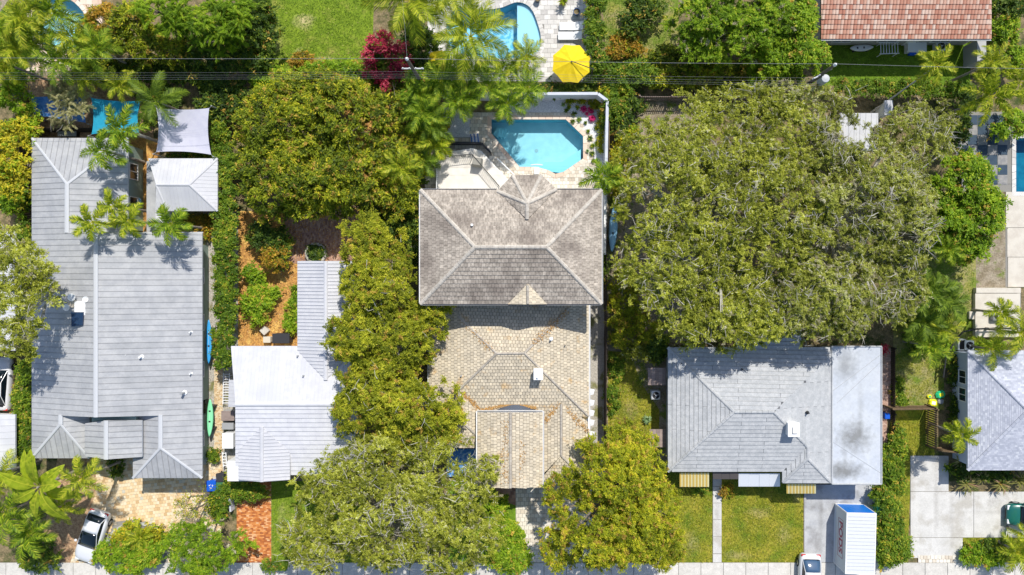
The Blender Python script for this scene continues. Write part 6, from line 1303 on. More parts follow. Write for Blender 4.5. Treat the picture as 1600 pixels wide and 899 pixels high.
for p in pts[::2]:
    m = MB(); m.tube([(p.x, p.y, 0), p], .04, 6); centre_part('post', m, MATS['black_metal'], RW)

# ------------------------------------------------------------------ shade sails
M('sail_teal', (0.015, 0.27, 0.42), (0.02, 0.31, 0.46), scale=4, rough=.8); M('sail_white', (0.50, 0.50, 0.60), (0.54, 0.54, 0.63), scale=2, rough=.8); M('tarp_blue', (0.04, 0.16, 0.5), (0.10, 0.26, 0.6), scale=3, rough=.5)
def sail(label, corners, h, mat, bow=.10, name='shade_sail', post=True, dz=.0):
    q = [P(x, y, hh) for (x, y), hh in zip(corners, h)]; c = sum(q, Vector((0, 0, 0))) / 4; root = empty(name, (c.x, c.y, 0), label, 'shade sail'); N = 12; mb = MB(); mb.sm = True
    for i in range(N + 1):
        for j in range(N + 1):
            u, v = i / N, j / N; p = q[0].lerp(q[1], u).lerp(q[3].lerp(q[2], u), v); e = bow
            p += (c - p) * 0 + (q[3].lerp(q[2], .5) - q[0].lerp(q[1], .5)) * (e * 4 * u * (1 - u) * (.5 - v)) + (q[1].lerp(q[2], .5) - q[0].lerp(q[3], .5)) * (e * 4 * v * (1 - v) * (.5 - u)); mb.v.append((p.x, p.y, p.z - .18 * 16 * u * (1 - u) * v * (1 - v)))
    K = (N + 1) ** 2; mb.v += [(x, y, z - .012) for x, y, z in mb.v[:K]]
    for i in range(N):
        for j in range(N):
            a = i * (N + 1) + j; mb.face((a, a + N + 1, a + N + 2, a + 1)); mb.face((K + a, K + a + 1, K + a + N + 2, K + a + N + 1))
    mb.build('canopy', MATS[mat], root)
    for p in q:
        d = p - c; d.z = 0; d.normalize(); e = p + d * .25; m = MB(); m.tube([p, e + Vector((0, 0, .02))], .015, 5); m.build('cable', MATS['grey_metal'], root)
        if post: m = MB(); m.tube([(e.x, e.y, 0), (e.x, e.y, e.z + .1)], .05, 8); m.build('post', MATS['grey_metal'], root)
    return root
sail('teal blue shade sail at the corner of the grey metal roof', [(142, 153), (220, 158), (217, 208), (143, 210)], (2.9, 2.7, 2.8, 2.6), 'sail_teal', .09)
sail('pale lilac white shade sail above the small hipped shed', [(244, 168), (327, 169), (330, 242), (244, 238)], (2.9, 3.1, 2.9, 2.7), 'sail_white', .085)
sail('bright blue tarp canopy under the wispy grey tree', [(47, 152), (132, 148), (134, 192), (52, 180)], (2.3, 2.3, 2.2, 2.0), 'tarp_blue', .03, name='tarp_canopy')
M('tarp_mottled', (0.06, 0.24, 0.66), (0.40, 0.60, 0.85), scale=3.5, rough=.5, lo=.5, hi=.6)
mb = MB(); mb.prism([P(x, y, .35) for x, y in ((698, 702), (746, 702), (746, 745), (698, 745))], 0, .35); o = mb.build('patio_cover', MATS['tarp_mottled']); tag(o, 'mottled blue covered patio square left of the front gable', 'cover')

# ------------------------------------------------------------------ umbrellas
M('canvas_yellow', (0.74, 0.54, 0.010), (0.80, 0.60, 0.016), scale=3, rough=.8)
def umbrella(label, px, py, r, h, n=8, tilt=(0, 0), yaw=0.0, arm=True):
    c = P(px, py, h); root = empty('umbrella', (c.x, c.y, 0), label, 'umbrella'); mb = MB(); apex = Vector((0, 0, h + .12)); rim = [Vector((r * math.cos(yaw + 2 * math.pi * k / n), r * math.sin(yaw + 2 * math.pi * k / n), h - r * .32)) for k in range(n)]
    for p in rim: p.z += p.x * tilt[0] + p.y * tilt[1]
    for k in range(n):
        a, b = rim[k], rim[(k + 1) % n]; m_ = (a + b) / 2 * .97; m_.z = (a.z + b.z) / 2 + .02; v = Vector((0, 0, -.02)); i1 = apex.lerp(a, .5) + Vector((0, 0, .03)); i2 = apex.lerp(b, .5) + Vector((0, 0, .03)); im = (i1 + i2) / 2 - Vector((0, 0, .05))
        m = MB(); m.v = [tuple(x) for x in (apex, i1, im, i2, a, m_, b)] + [tuple(x + v) for x in (apex, i1, im, i2, a, m_, b)]
        for f in ((0, 1, 2), (0, 2, 3), (1, 4, 5, 2), (2, 5, 6, 3)): m.face(f); m.face([x + 7 for x in f][::-1])
        m.face((4, 11, 12, 5)); m.face((5, 12, 13, 6)); m.build('panel', MATS['canvas_yellow'], root, world=False)
        m = MB(); m.tube([apex + v * 2, a + v * 2], .012, 4); m.build('rib', MATS['grey_metal'], root, world=False)
    m = MB(); m.tube([(0, 0, 0), (0, 0, h + .15)], .03, 8); m.build('pole', MATS['grey_metal'], root, world=False)
    m = MB(); m.lathe((0, 0, h + .1), [(.07, 0), (.06, .06), (.02, .1)], 10); m.build('finial', MATS['dark_plastic'], root, world=False)
    if arm:
        m = MB(); e = Vector((r * 1.05, -r * .42, h + .35)); m.tube([(0, 0, h + .2), e], .035, 6); m.tube([e, (e.x, e.y, 0)], .05, 6); m.build('arm', MATS['black_metal'], root, world=False)
    return root
umbrella('big bright yellow octagonal umbrella beside the white loungers', 893, 97, 1.62, 2.6, 8, (.02, .05), .35)
umbrella('half hidden yellow umbrella right of the left utility pole', 684, 94, .95, 2.3, 6, (0, 0), .2, False)

# ------------------------------------------------------------------ pool furniture
def lounger(label, px, py):
    c = P(px, py, .35); root = empty('lounger', (c.x, c.y, 0), label, 'sun lounger', 'white loungers by the kidney pool'); mb = MB(); mb.bevbox((-.3, 0, .3), (1.3, .68, .1), .03); mb.build('seat', MATS['white_paint'], root, world=False)
    m = MB(); m.add([(.36, -.34, .34), (.36, .34, .34), (1.0, .34, .62), (1.0, -.34, .62), (.36, -.34, .26), (.36, .34, .26), (1.0, .34, .54), (1.0, -.34, .54)], [(0, 3, 2, 1)[::-1], (4, 5, 6, 7), (0, 4, 7, 3), (1, 2, 6, 5), (3, 7, 6, 2), (0, 1, 5, 4)]); m.build('backrest', MATS['white_paint'], root, world=False)
    for x in (-.85, .85):
        for y in (-.28, .28): m = MB(); m.box((x, y, .13), (.06, .06, .26)); m.build('leg', MATS['white_paint'], root, world=False)
lounger('upper white lounger beside the kidney shaped pool', 892, 41); lounger('lower white lounger next to the yellow umbrella', 890, 56)
M('pot_blue', (0.01, 0.06, 0.2), rough=.25, spec=.6); M('terracotta', (0.45, 0.2, 0.1), rough=.9); M('pot_white', (0.7, 0.7, 0.68), rough=.7)
def pot(label, px, py, r, h, mat, name='plant_pot'):
    c = P(px, py, h); root = empty(name, (c.x, c.y, 0), label, 'pot'); m = MB(); m.lathe((0, 0, 0), [(r * .65, 0), (r * .95, h * .5), (r, h * .9), (r * 1.06, h), (r * .9, h), (r * .86, h * .85)], 20, cap=False); m.build('pot', MATS[mat], root, world=False)
    m = MB(); m.cyl((0, 0, h * .8), r * .86, .02, 20); m.build('soil', MATS['soil'], root, world=False); return root
pot('glossy dark blue pot above the white loungers', 901, 18, .27, .6, 'pot_blue'); pot('white pot beside the ferny bush in the mulch yard', 429, 462, .36, .5, 'pot_white')
pot('dark pot at the top edge by the kidney pool', 840, -2, .25, .5, 'dark_plastic')
pp = pot('planter with a yellow green plant at the top edge', 880, 2, .25, .5, 'terracotta'); 
rosette('potted_plant', 'yellow green leaves of the planter at the top edge', 'plant', 880, 2, .55, .5, 30, 'leaf_palm_yellow', .04, z0=.45)
def chair(label, px, py, yaw, mat='tarp_blue'):
    c = P(px, py, .4); root = empty('folding_chair', (c.x, c.y, 0), label, 'chair', rz=yaw)
    for k in range(5): m = MB(); m.box((-.28 + k * .14, 0, .4), (.10, .5, .02)); m.build('seat_strap', MATS[mat if k % 2 == 0 else 'white_paint'], root, world=False)
    for k in range(5): m = MB(); m.add([(-.33 + k * .14, .25, .4), (-.23 + k * .14, .25, .4), (-.23 + k * .14, .42, .85), (-.33 + k * .14, .42, .85), (-.33 + k * .14, .27, .4), (-.23 + k * .14, .27, .4), (-.23 + k * .14, .44, .85), (-.33 + k * .14, .44, .85)], [(0, 1, 2, 3), (7, 6, 5, 4), (0, 3, 7, 4), (1, 5, 6, 2), (2, 6, 7, 3)]); m.build('back_strap', MATS[mat if k % 2 == 0 else 'white_paint'], root, world=False)
    for x in (-.34, .36):
        m = MB(); m.tube([(x, -.25, 0), (x, -.25, .4), (x, .26, .4), (x, .44, .88)], .015, 5); m.tube([(x, .26, .4), (x, .3, 0)], .015, 5); m.build('frame', MATS['white_paint'], root, world=False)
chair('blue striped chair on the pool patio near the dark fence', 742, 219, 0.1)
q = P(745, 252, 1.9); mb = MB(); mb.add([(q.x - .45, q.y - .35, DZ + .03), (q.x + .4, q.y - .45, DZ + .03), (q.x + .45, q.y + .3, DZ + .03), (q.x - .35, q.y + .4, DZ + .03), (q.x - .38, q.y - .25, DZ + .95), (q.x + .3, q.y - .35, DZ + .95), (q.x + .36, q.y + .22, DZ + .95), (q.x - .28, q.y + .3, DZ + .95)], [(3, 2, 1, 0), (4, 5, 6, 7), (0, 1, 5, 4), (1, 2, 6, 5), (2, 3, 7, 6), (3, 0, 4, 7)]); M('cover_grey', (0.28, 0.27, 0.24), rough=.9); o = mb.build('grill_cover', MATS['cover_grey']); tag(o, 'grey covered grill in the deck railing corner', 'grill')
sl = empty('pool_step', P(838, 266), 'small white pool ladder steps at the lower pool rim', 'pool step'); mb = MB(); c = P(838.5, 267, .15); mb.bevbox((c.x, c.y, .13), (.42, .6, .16), .04); mb.build('step', MATS['white_paint'], sl); m = MB(); m.tube([(c.x - .5, c.y + .5, -.08), (c.x, c.y + .55, -.04), (c.x + .5, c.y + .5, -.08)], .05, 6); m.build('ledge', MATS['white_paint'], sl)

# ------------------------------------------------------------------ boards and boats
M('board_blue', (0.05, 0.34, 0.72), rough=.35); M('board_green', (0.25, 0.72, 0.40), rough=.35); M('board_pale', (0.30, 0.56, 0.78), rough=.4)
def board(label, x0, y0, x1, y1, w, mat, z=.9, lean=0.0, fin=True, name='surfboard'):
    a, b = P(x0, y0, z), P(x1, y1, z); c = (a + b) / 2; L = (b - a).length; yaw = math.atan2((b - a).y, (b - a).x); root = empty(name, (c.x, c.y, 0), label, 'surfboard', rz=yaw); K = 16; rings = []
    for i in range(K + 1):
        t = i / K; ww = w / 2 * (math.sin(math.pi * min(max(t, .012), .988)) ** .55); x = -L / 2 + L * t; zz = .05 * (2 * t - 1) ** 2; th = .04; tl = lean
        rings.append([(x, yy * math.cos(tl) - 0, zz + yy * math.sin(tl) + h_) for yy, h_ in ((-ww, 0), (-ww * .6, th), (0, th * 1.2), (ww * .6, th), (ww, 0), (ww * .6, -th), (-ww * .6, -th))])
    m = MB(); m.sm = True; m.loft(rings); o = m.build('board', MATS[mat], root, world=False); o.location = (0, 0, z)
    m = MB(); m.tube([(-L * .46, 0, .055), (L * .46, 0, .055)], .008, 4); s = m.build('stringer', MATS['white_paint'], root, world=False); s.location = (0, 0, z + .0)
    for x in (-L * .3, L * .3): m = MB(); m.box((x, 0, (z - .06) / 2), (.08, w * .8, z - .06)); m.build('stand', MATS['dark_plastic'], root, world=False)
    for t in (-.18, .1): m = MB(); m.box((L * t, .0, z + .065), (.12, .16, .015)); m.build('pad', MATS['dark_plastic'], root, world=False)
board('light blue surfboard lying along the green wall', 326.5, 500, 326.5, 568, .52, 'board_blue'); board('mint green surfboard below the blue one', 328.5, 624, 327.5, 682, .58, 'board_green')
board('pale blue canoe shaped board against the long black fence', 960, 322, 956, 393, .72, 'board_pale', 1.1, name='canoe')

# ------------------------------------------------------------------ air conditioners, bins, small yard things
def ac(label, px, py, w=.8, h=.8, mat='white_paint', yaw=0.0, double=False):
    c = P(px, py, h); root = empty('air_conditioner', (c.x, c.y, 0), label, 'air conditioner', rz=yaw); m = MB(); m.bevbox((0, 0, h / 2), (w, w, h), .08); m.build('casing', MATS[mat], root, world=False)
    m = MB(); m.cyl((0, 0, h + .003), w * .4, .03, 20); m.build('fan_grille', MATS['fan_black'], root, world=False)
    for k in range(3): a = k * 2.094; m = MB(); m.add([(0, 0, h + .045), (w * .36 * math.cos(a), w * .36 * math.sin(a), h + .045), (w * .36 * math.cos(a + .6), w * .36 * math.sin(a + .6), h + .055)], [(0, 1, 2), (2, 1, 0)]); m.build('fan_blade', MATS['grey_metal'], root, world=False)
    m = MB(); m.cyl((0, 0, h + .06), .07, .02, 12); m.build('hub', MATS['white_paint'], root, world=False)
    for k in range(5): m = MB(); m.box((0, 0, .12 + k * h * .17), (w + .02, w + .02, .025)); m.build('louvre', MATS['grey_metal'], root, world=False)
ac('round topped air conditioner between the two weathered panels', 1025, 618, .72, .8); ac('white air conditioner left of the blue grey roof corner', 1515.5, 540, .78, .85); ac('grey air conditioner on the cream terrace', 1560, 494, .8, .9, 'grey_metal'); ac('white air conditioner under the red tiled eave', 1471, 72, .75, .8)
q = P(1503.5, 539, .7); mb = MB(); mb.bevbox((q.x, q.y, .35), (.62, .95, .7), .05); o = mb.build('pool_heater', MATS['white_paint']); tag(o, 'dark topped white box beside the blue grey roof air conditioner', 'heater'); m = MB(); m.box((q.x, q.y, .715), (.42, .75, .02)); m.build('lid', MATS['fan_black'], o)
def bin_(label, px, py, body, lid, yaw=0.0, w=.58, group=None):
    c = P(px, py, 1.0); root = empty('wheeled_bin', (c.x, c.y, 0), label, 'bin', group, rz=yaw); m = MB(); m.box((0, 0, .5), (w * .8, w * .85, .94), taper=1.2); m.build('body', MATS[body], root, world=False); m = MB(); m.bevbox((0, .02, 1.01), (w, w * 1.1, .07), .03); m.build('lid', MATS[lid], root, world=False)
    m = MB(); m.tube([(-w * .4, w * .58, .95), (w * .4, w * .58, .95)], .02, 6); m.build('handle', MATS[body], root, world=False)
    for x in (-w * .38, w * .38): m = MB(); m.tube([(x - .03, w * .42, .1), (x + .03, w * .42, .1)], .1, 12); m.build('wheel', MATS['dark_plastic'], root, world=False)
    return root
M('bin_blue', (0.01, 0.10, 0.55), rough=.4); M('bin_green', (0.05, 0.16, 0.08), rough=.5); M('bin_teal', (0.05, 0.35, 0.20), rough=.5); M('white_print', (0.8, 0.8, 0.8), rough=.5)
rb = bin_('blue recycling bin beside the tan driveway', 330, 760, 'bin_blue', 'bin_blue', .1, .8)
m = MB()
for k in range(3):
    a = k * 2.094; p = Vector((.13 * math.cos(a), .13 * math.sin(a), 1.05)); t_ = Vector((-math.sin(a), math.cos(a), 0)); o_ = Vector((math.cos(a), math.sin(a), 0)); m.add([p - t_ * .1, p + t_ * .06 + o_ * .03, p + t_ * .06 - o_ * .03, ], [(0, 2, 1)]); m.add([p + t_ * .05 + o_ * .07, p + t_ * .05 - o_ * .07, p + t_ * .13], [(0, 1, 2)])
m.build('recycling_mark', MATS['white_print'], rb, world=False)
bin_('dark green bin right of the blue recycling bin', 344.5, 762, 'bin_green', 'bin_green', -.05, .72); bin_('black bin behind the blue recycling bin', 344, 747, 'dark_plastic', 'dark_plastic', .1, .66); bin_('faded green bin among the shrubs by the container', 1378, 798, 'bin_teal', 'bin_teal', .2, .75); bin_('small blue bin at the end of the pink brick walk', 1386.5, 651, 'bin_blue', 'bin_blue', 0, .42)
# side yard clutter between A and C
def boxy(name, label, cat, px, py, d, h, mat, yaw=0.0, z0=0.0, top=None):
    c = P(px, py, h + z0); root = empty(name, (c.x, c.y, z0), label, cat, rz=yaw); m = MB(); m.bevbox((0, 0, h / 2), (d[0], d[1], h), .03); m.build('body', MATS[mat], root, world=False)
    m = MB(); m.bevbox((0, 0, h + .025), (d[0] + .06, d[1] + .06, .045), .015); m.build('lid', MATS[top or mat], root, world=False); return root
boxy('storage_box', 'white lidded storage box beside the white cottage', 'box', 356, 689, (.85, 1.2), 1.3, 'white_paint'); boxy('utility_cabinet', 'grey brown cabinet by the left wall of the cottage', 'cabinet', 356, 650, (1.0, .75), 1.1, 'stucco_grey', top='wood_grey'); boxy('utility_cabinet', 'small pale grey cabinet below the brown one', 'cabinet', 356, 666, (.9, .5), .9, 'grey_metal')
boxy('blue_cooler', 'small blue cooler behind the white storage box', 'cooler', 367, 685, (.4, .5), .45, 'tarp_blue', top='white_paint')
def ladder(label, x0, y0, x1, y1, w, h, mat, n=9, cat='ladder', name='ladder'):
    a, b = P(x0, y0, h), P(x1, y1, h); c = (a + b) / 2; yaw = math.atan2((b - a).y, (b - a).x); L = (b - a).length; root = empty(name, (c.x, c.y, 0), label, cat, rz=yaw)
    for s_ in (-1, 1): m = MB(); m.box((0, s_ * w / 2, h), (L, .06, .05)); m.build('rail', MATS[mat], root, world=False)
    for k in range(n): m = MB(); m.box((-L / 2 + L * (k + .5) / n, 0, h), (.06, w - .06, .03)); m.build('rung', MATS[mat], root, world=False)
    for x in (-L * .4, L * .4):
        for y in (-w / 2, w / 2): m = MB(); m.box((x, y, (h - .025) / 2), (.05, .05, h - .025)); m.build('leg', MATS[mat], root, world=False)
ladder('white ladder lying in the gravel side yard', 354, 583, 353, 632, .5, .5, 'white_paint', 12); ladder('white slatted rack under the red tiled eave', 1374, 76, 1405, 75, .9, .9, 'white_paint', 7, 'rack', 'slatted_rack'); ladder('narrow white frame below the storage box', 350, 706, 352, 730, .3, .6, 'white_paint', 5, 'frame', 'cold_frame')
boxy('storage_box', 'white deck box under the red tiled eave', 'box', 1433, 72, (1.5, .9), .7, 'white_paint'); boxy('toy_box', 'small blue tub on the red house lawn', 'tub', 1426, 82, (.5, .4), .35, 'bin_blue')
board('white kayak stored under the red tiled eave', 1328, 76, 1364, 74, .6, 'white_paint', .4, name='kayak')
# round well cover, grill, stool in mulch yard
wl = empty('well', P(493, 396), 'round stone rimmed well covered in dark leaves', 'well'); c = P(493, 396, .45)
for k in range(20): a = k * math.pi / 10; m = MB(); m.box((c.x + .78 * math.cos(a), c.y + .78 * math.sin(a), .225), (.2, .235, .45), a); centre_part('stone', m, MATS['gravel_grey'], wl)
m = MB(); m.cyl((c.x, c.y, .1), .70, .22, 24); m.build('water', MATS['dark_blue'], wl)
plant('shrub', 'dark floating leaves inside the round well', 'plant', [(493, 396, 12, 12)], .55, .4, 'dark', trunk=False, cs=.4, dens=.35, crownname='leaves')
cov = boxy('covered_grill', 'black covered grill behind the white cottage roof', 'grill', 439, 529, (1.35, .75), 1.0, 'dark_plastic'); boxy('side_table', 'small beige box left of the black covered grill', 'box', 417, 531, (.55, .45), .6, 'stucco_cream'); boxy('stool', 'pale square stool turned on the orange mulch', 'stool', 413, 517, (.5, .5), .5, 'slab_cream', .75)
# table by the shed, round
tb = empty('round_table', P(213, 316, .75), 'round pale blue table beside the shed link', 'table'); tb.location.z = 0; m = MB(); m.cyl((0, 0, .72), .42, .04, 24); m.build('tabletop', MATS['board_pale'], tb, world=False); m = MB(); m.tube([(0, 0, 0), (0, 0, .72)], .05, 8); m.build('leg', MATS['grey_metal'], tb, world=False)
boxy('bench', 'dark bench on the shaded ground behind the grey roof', 'bench', 105, 208, (1.5, .5), .5, 'wood_dark', top='grey_metal'); boxy('crate', 'small brown crate behind the grey roof corner', 'crate', 66, 205, (.7, .6), .5, 'wood_brown')
# toys
M('toy_green', (0.03, 0.5, 0.22), rough=.4); M('toy_yellow', (0.75, 0.75, 0.03), rough=.4); M('bag_grey', (0.3, 0.32, 0.36), rough=.7)
def playmat(label, px, py, w, d, mats, yaw, z=.25):
    c = P(px, py, z); root = empty('garden_bag', (c.x, c.y, 0), label, 'bag', rz=yaw); rng = random.Random(int(px)); m = MB(); ring = lambda k, z_: [(w / 2 * k * x * rng.uniform(.85, 1.1), d / 2 * k * y * rng.uniform(.85, 1.1), z_) for x, y in ((-1, -.6), (-.6, -1), (.5, -1), (1, -.5), (1, .6), (.5, 1), (-.6, 1), (-1, .5))]
    m.loft([ring(.9, 0), ring(1.05, z * .5), ring(.8, z)]); m.build('bag', MATS[mats[0]], root, world=False); m = MB(); m.bevbox((0, 0, z + .01), (w * .45, d * .45, .03), .01); m.build('label_patch', MATS[mats[1]], root, world=False)
playmat('green soil bag with a yellow patch by the fence', 1471, 617, .75, .6, ('toy_green', 'toy_yellow'), .3); playmat('yellow soil bag left of the green one', 1459, 630, .7, .6, ('toy_yellow', 'white_paint'), -.2); playmat('grey crumpled bag below the green soil bag', 1471, 628, .45, .4, ('bag_grey', 'bag_grey'), .1, .2); playmat('small yellow bag above the yellow soil bag', 1453, 620, .4, .3, ('toy_yellow', 'toy_green'), .2, .2)
# round planter ring in the tan driveway
bd_ = empty('planter_bed', P(211, 850), 'curved stone kerb around the round bed in the tan driveway', 'planter')
for k in range(34):
    a = R(-20 + k * 6.6); c = P(211 + 44 * math.cos(a), 856 - 38 * math.sin(a), .15); m = MB(); m.box((c.x, c.y, .08), (.2, .26, .16), a); centre_part('stone', m, MATS['concrete_grey'], bd_)

# ------------------------------------------------------------------ cars
M('paint_silver', (0.72, 0.73, 0.76), rough=.22, spec=.6, coat=.6); M('paint_white', (0.66, 0.67, 0.69), rough=.25, spec=.5, coat=.6); M('paint_green', (0.01, 0.12, 0.10), rough=.25, spec=.5, coat=.6)
M('car_glass', (0.006, 0.012, 0.018), rough=.08, spec=.6); M('car_glass_blue', (0.05, 0.10, 0.18), rough=.06, spec=.8); M('tyre', (0.02, 0.02, 0.02), rough=.9); M('rim_metal', (0.45, 0.46, 0.48), rough=.3, metal=.8); M('lamp_clear', (0.75, 0.77, 0.8), rough=.1); M('lamp_red', (0.5, 0.01, 0.01), rough=.2); M('car_black', (0.012, 0.012, 0.014), rough=.4)
def car(label, px, py, heading, paint, L=4.35, W=1.82, Ht=1.38, glass='car_glass', wind=(.30, 1.25), roofx=(-.55, .30), rear=(-1.45, -.55), group=None, dark_roof=False):
    """x forward; wind/roofx/rear give the x ranges of windscreen, roof and rear window"""
    c = P(px, py, .8); root = empty('parked_car', (c.x, c.y, 0), label, 'car', group, rz=heading); hw = W / 2; hl = L / 2
    def ring(x, w, zb, zs, zt, crown): return [(x, -w * .94, zb), (x, -w, (zb + zs) / 2), (x, -w * .985, zs), (x, -w * .86, zt), (x, -w * .5, zt + crown * .8), (x, 0, zt + crown), (x, w * .5, zt + crown * .8), (x, w * .86, zt), (x, w * .985, zs), (x, w, (zb + zs) / 2), (x, w * .94, zb)]
    st = [(-hl, .70, .42, .62, .72, .02), (-hl + .08, .84, .30, .72, .88, .03), (-hl + .35, .95, .24, .78, .95, .03), (-hl + .9, 1.0, .2, .80, .97, .03), (-.6, .985, .2, .80, .95, .03), (.4, .985, .2, .78, .92, .04), (hl - 1.0, 1.0, .2, .76, .86, .05), (hl - .45, .96, .22, .68, .78, .05), (hl - .12, .84, .28, .58, .66, .04), (hl, .68, .36, .50, .56, .02)]
    m = MB(); m.sm = True; m.loft([ring(x, w * hw, a, b, t, cr) for x, w, a, b, t, cr in st], closed=True); m.build('body', MATS[paint], root, world=False)
    def strip(x0, x1, w0, w1, z0, z1, mat, nm, lift=0.0, nseg=4, bulge=.05):
        mm = MB(); mm.sm = True; rr = []
        for i in range(nseg + 1):
            t = i / nseg; x = x0 + (x1 - x0) * t; w = w0 + (w1 - w0) * t; z = z0 + (z1 - z0) * t + bulge * 4 * t * (1 - t)
            rr.append([(x - .10 * (1 if x0 < x1 else -1) * 0, -w, z - .03), (x, -w * .55, z + .02), (x, 0, z + .035), (x, w * .55, z + .02), (x, w, z - .03), (x, w, z - .07), (x, 0, z - .04), (x, -w, z - .07)])
        mm.loft(rr); return mm.build(nm, MATS[mat], root, world=False)
    zt = Ht; zb = .94; wr = hw * .66; wb = hw * .86
    strip(wind[1], wind[0], wb, wr, zb, zt, glass, 'windscreen'); strip(roofx[1], roofx[0], wr, wr * .97, zt, zt - .02, 'car_glass' if dark_roof else paint, 'roof', bulge=.02); strip(rear[1], rear[0], wr * .97, wb * .9, zt - .02, zb + .02, glass, 'rear_window')
    for s in (-1, 1):
        m = MB(); pts = [(wind[1] - .05, s * wb, zb), (wind[0], s * (wr + .01), zt - .05), (roofx[0], s * (wr + .01), zt - .07), (rear[0] + .05, s * wb * .92, zb)]; b0 = [(x, y * 1.0, z) for x, y, z in pts]; b1 = [(x, y * .9, z - .02) for x, y, z in pts]
        m.add(b0 + b1, [(0, 1, 2, 3), (7, 6, 5, 4), (0, 4, 5, 1), (1, 5, 6, 2), (2, 6, 7, 3), (3, 7, 4, 0)]); m.build('side_window', MATS['car_glass'], root, world=False)
        m = MB(); m.tube([pts[0], pts[1], pts[2], pts[3]], .03, 5); m.build('roof_pillar', MATS[paint], root, world=False)
        m = MB(); m.bevbox((wind[1] - .28, s * (hw + .08), .98), (.18, .2, .13), .03); m.build('mirror', MATS[paint], root, world=False)
        m = MB(); m.bevbox((hl - .17, s * hw * .62, .63), (.30, .38, .10), .03); m.build('headlight', MATS['lamp_clear'], root, world=False)
        m = MB(); m.bevbox((-hl + .1, s * hw * .66, .80), (.2, .36, .10), .03); m.build('tail_light', MATS['lamp_red'], root, world=False)
        for x in (-hl + .85, hl - .85):
            m = MB(); y0, y1 = s * (hw - .22), s * (hw + .005); K = 18
            m.loft([[(x + .33 * math.cos(2 * math.pi * k / K), y, .33 + .33 * math.sin(2 * math.pi * k / K)) for k in range(K)] for y in (y0, y1)]); wh = m.build('wheel', MATS['tyre'], root, world=False)
            m = MB(); m.loft([[(x + .2 * math.cos(2 * math.pi * k / K), y, .33 + .2 * math.sin(2 * math.pi * k / K)) for k in range(K)] for y in (y1, y1 + s * .012)]); m.build('rim', MATS['rim_metal'], wh, world=False)
    m = MB(); m.bevbox((hl - .03, 0, .45), (.1, W * .5, .16), .03); m.build('grille', MATS['car_black'], root, world=False)
    m = MB(); m.bevbox((-hl + .42, 0, 1.0), (.16, W * .62, .035), .012); m.build('spoiler', MATS['car_black'], root, world=False)
    for s in (-1, 1): m = MB(); m.tube([(wind[1] - .02, s * .1, .965), (wind[1] - .28, s * .62, 1.03)], .012, 4); m.build('wiper', MATS['car_black'], root, world=False)
    return root
car('silver white coupe with black glass parked at the tan driveway', 142, 839, math.atan2(-84, -29), 'paint_silver', 4.45, 1.86, 1.34, wind=(-.55, .85), roofx=(-1.5, -.55), rear=(-1.92, -1.5), dark_roof=False)
car('white car leaving the container driveway at the bottom edge', 1266, 909, math.atan2(-1, -.03), 'paint_white', 4.5, 1.86, 1.45, glass='car_glass_blue', wind=(.15, 1.1), roofx=(-1.0, .15), rear=(-1.9, -1.0))
car('white car parked behind the hedge at the left edge', -2, 600, math.radians(88), 'paint_white', 4.4, 1.82, 1.45, wind=(.2, 1.15), roofx=(-.9, .2), rear=(-1.8, -.9))
car('green car entering the wide driveway at the right edge', 1618, 806, math.atan2(.02, -1), 'paint_green', 4.5, 1.86, 1.45, glass='car_glass', wind=(.35, 1.3))

# ------------------------------------------------------------------ storage container
M('container_white', (0.60, 0.62, 0.65), rough=.5, grain=.03, gscale=5); M('container_side', (0.62, 0.66, 0.68), rough=.5); M('container_blue', (0.01, 0.20, 0.72), rough=.4); M('print_red', (0.35, 0.05, 0.09), rough=.5)
CN = P(1303.9, 786.3); CS = P(1301.5, 878.3); cyaw = math.atan2((CN - CS).y, (CN - CS).x) - math.pi / 2; CWd, CL, CHt = 2.40, 4.93, 2.44
ct = empty('storage_container', (CN.x, CN.y, 0), 'white storage container with blue end and PODS lettering on the driveway', 'container', rz=cyaw)
# local: x to the east, y to the north; the NW base corner is the origin
def cb(name, x0, x1, y0, y1, z0, z1, mat, par=None):
    m = MB(); m.box(((x0 + x1) / 2, (y0 + y1) / 2, (z0 + z1) / 2), (x1 - x0, y1 - y0, z1 - z0)); return m.build(name, MATS[mat], par or ct, world=False)
cb('wall', .04, CWd - .04, -CL + .04, -.04, .12, CHt - .06, 'container_side')
cb('end_door', .08, CWd - .08, -.04, -.012, .2, CHt - .1, 'container_blue')
n = 17
for k in range(n): cb('roof_slat', .05, CWd - .05, -CL + .05 + (CL - .1) * k / n + .012, -CL + .05 + (CL - .1) * (k + 1) / n - .012, CHt - .055, CHt - .012 + .012 * (k % 2), 'container_white')
for x in (0, CWd - .08):
    for y in (-CL, -.08): cb('corner_post', x, x + .08, y, y + .08, .0, CHt, 'white_paint')
for x in (0, CWd - .07): cb('side_rail', x, x + .07, -CL + .081, -.081, CHt - .09, CHt + .004, 'white_paint'); cb('side_rail', x, x + .07, -CL + .081, -.081, .02, .14, 'white_paint')
for y in (-CL, -.07): cb('end_rail', .081, CWd - .081, y, y + .07, CHt - .088, CHt + .006, 'white_paint'); cb('end_rail', .081, CWd - .081, y, y + .07, .02, .14, 'white_paint')
fc = bpy.data.curves.new('lettering', 'FONT'); fc.body = 'PODS'; fc.size = 1.05; fc.extrude = .004; fc.align_x = 'CENTER'; fc.align_y = 'CENTER'; fc.offset = .03; fc.space_character = 1.05
to = bpy.data.objects.new('tmp', fc); COL.objects.link(to); me = bpy.data.meshes.new_from_object(to.evaluated_get(bpy.context.evaluated_depsgraph_get())); bpy.data.objects.remove(to)
me.materials.clear(); me.materials.append(MATS['print_red'])
lt = obj('lettering', me, ct, (.034, -CL * .5 + .1, 1.28), (R(90), 0, R(-90)), (.95, .85, 1))
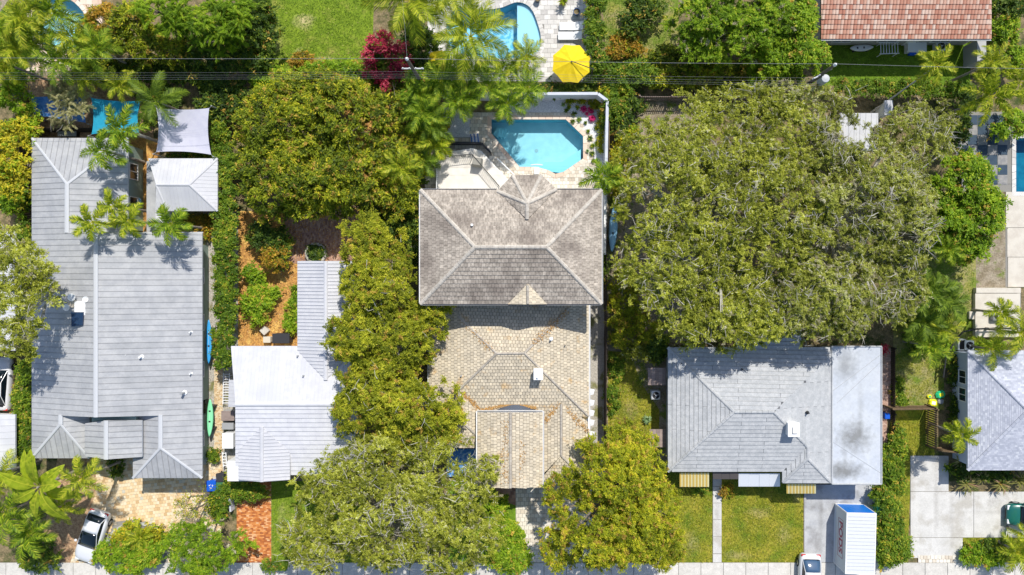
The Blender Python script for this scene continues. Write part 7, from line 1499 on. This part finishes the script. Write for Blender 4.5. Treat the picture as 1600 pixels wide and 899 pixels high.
for (y0, y1, z0, z1) in ((-4.0, -.9, .80, .83), (-4.0, -.9, 1.73, 1.76), (-4.0, -3.97, .83, 1.73), (-.93, -.9, .83, 1.73)): cb('logo_frame', .026, .036, y0, y1, z0, z1, 'print_red')

# ------------------------------------------------------------------ utility poles and wires
M('pole_wood', (0.14, 0.12, 0.10), rough=.95); M('insulator', (0.75, 0.76, 0.78), rough=.3); M('wire', (0.20, 0.21, 0.22), rough=.5); M('transformer', (0.45, 0.47, 0.48), rough=.5)
def pole(label, px, py, h, arm_dir=0.0, trafo=None):
    c = P(px, py, h); root = empty('utility_pole', (c.x, c.y, 0), label, 'utility pole'); m = MB(); m.tube([(0, 0, -.05), (0, 0, h * .5), (0, 0, h)], [.17, .14, .11], 12); m.build('pole', MATS['pole_wood'], root, world=False)
    m = MB(); m.lathe((0, 0, h), [(.12, 0), (.12, .12), (.08, .16), (.1, .2), (.05, .3)], 12); m.build('insulator', MATS['insulator'], root, world=False)
    m = MB(); m.box((0, 0, h - 2.3), (1.6, .09, .1), arm_dir); m.build('crossarm', MATS['transformer'], root, world=False)
    for k in range(4): x = -.7 + k * .466; m = MB(); m.lathe((x * math.cos(arm_dir), x * math.sin(arm_dir), h - 2.22), [(.05, 0), (.06, .08), (.03, .14)], 8); m.build('insulator', MATS['insulator'], root, world=False)
    if trafo: m = MB(); m.cyl((trafo[0], trafo[1], h - 3.4), .30, .95, 18); m.lathe((trafo[0], trafo[1], h - 2.45), [(.31, 0), (.28, .06), (.06, .1)], 18); m.build('transformer', MATS['transformer'], root, world=False); m = MB(); m.tube([(0, 0, h - 2.9), (trafo[0], trafo[1], h - 2.9)], .04, 6); m.build('bracket', MATS['grey_metal'], root, world=False)
    return root
pole('utility pole rising out of the crimson flowering shrub', 636, 93, 10.0); pole('utility pole with a round white transformer left of the red tiled house', 1304, 102, 10.0, .5, (.32, -.28))
def wire(label, pts, sag=.35, r=.016, group='overhead wires'):
    q = [P(*p) for p in pts]; path = []
    for i in range(len(q) - 1):
        for k in range(14): t = k / 14; p = q[i].lerp(q[i + 1], t); p.z -= sag * 4 * t * (1 - t); path.append(p)
    path.append(q[-1]); m = MB(); m.tube(path, r, 5); o = centre_part('power_line', m, MATS['wire'], None); tag(o, label, 'wire', group); return o
wire('topmost pale wire crossing the whole view over both poles', [(-260, 88, 10), (636, 91.5, 10.25), (1304, 100, 10.25), (2000, 113, 10)], .3, .012)
for k, (ya, yb, yc, lab) in enumerate(((113, 112, 122, 'upper wire of the lower bundle'), (117, 116, 127, 'second wire of the lower bundle'), (121, 119, 131, 'third wire of the lower bundle'), (124, 122, 134, 'lowest wire of the lower bundle'))):
    wire(lab + ' between the two poles', [(-260, ya, 7.8), (636, yb, 7.8), (1285, yc, 7.8)], .25, .005)
wire('wire running up from the left pole to the top edge', [(636, 92, 10), (622, -60, 9)], .3, .008)
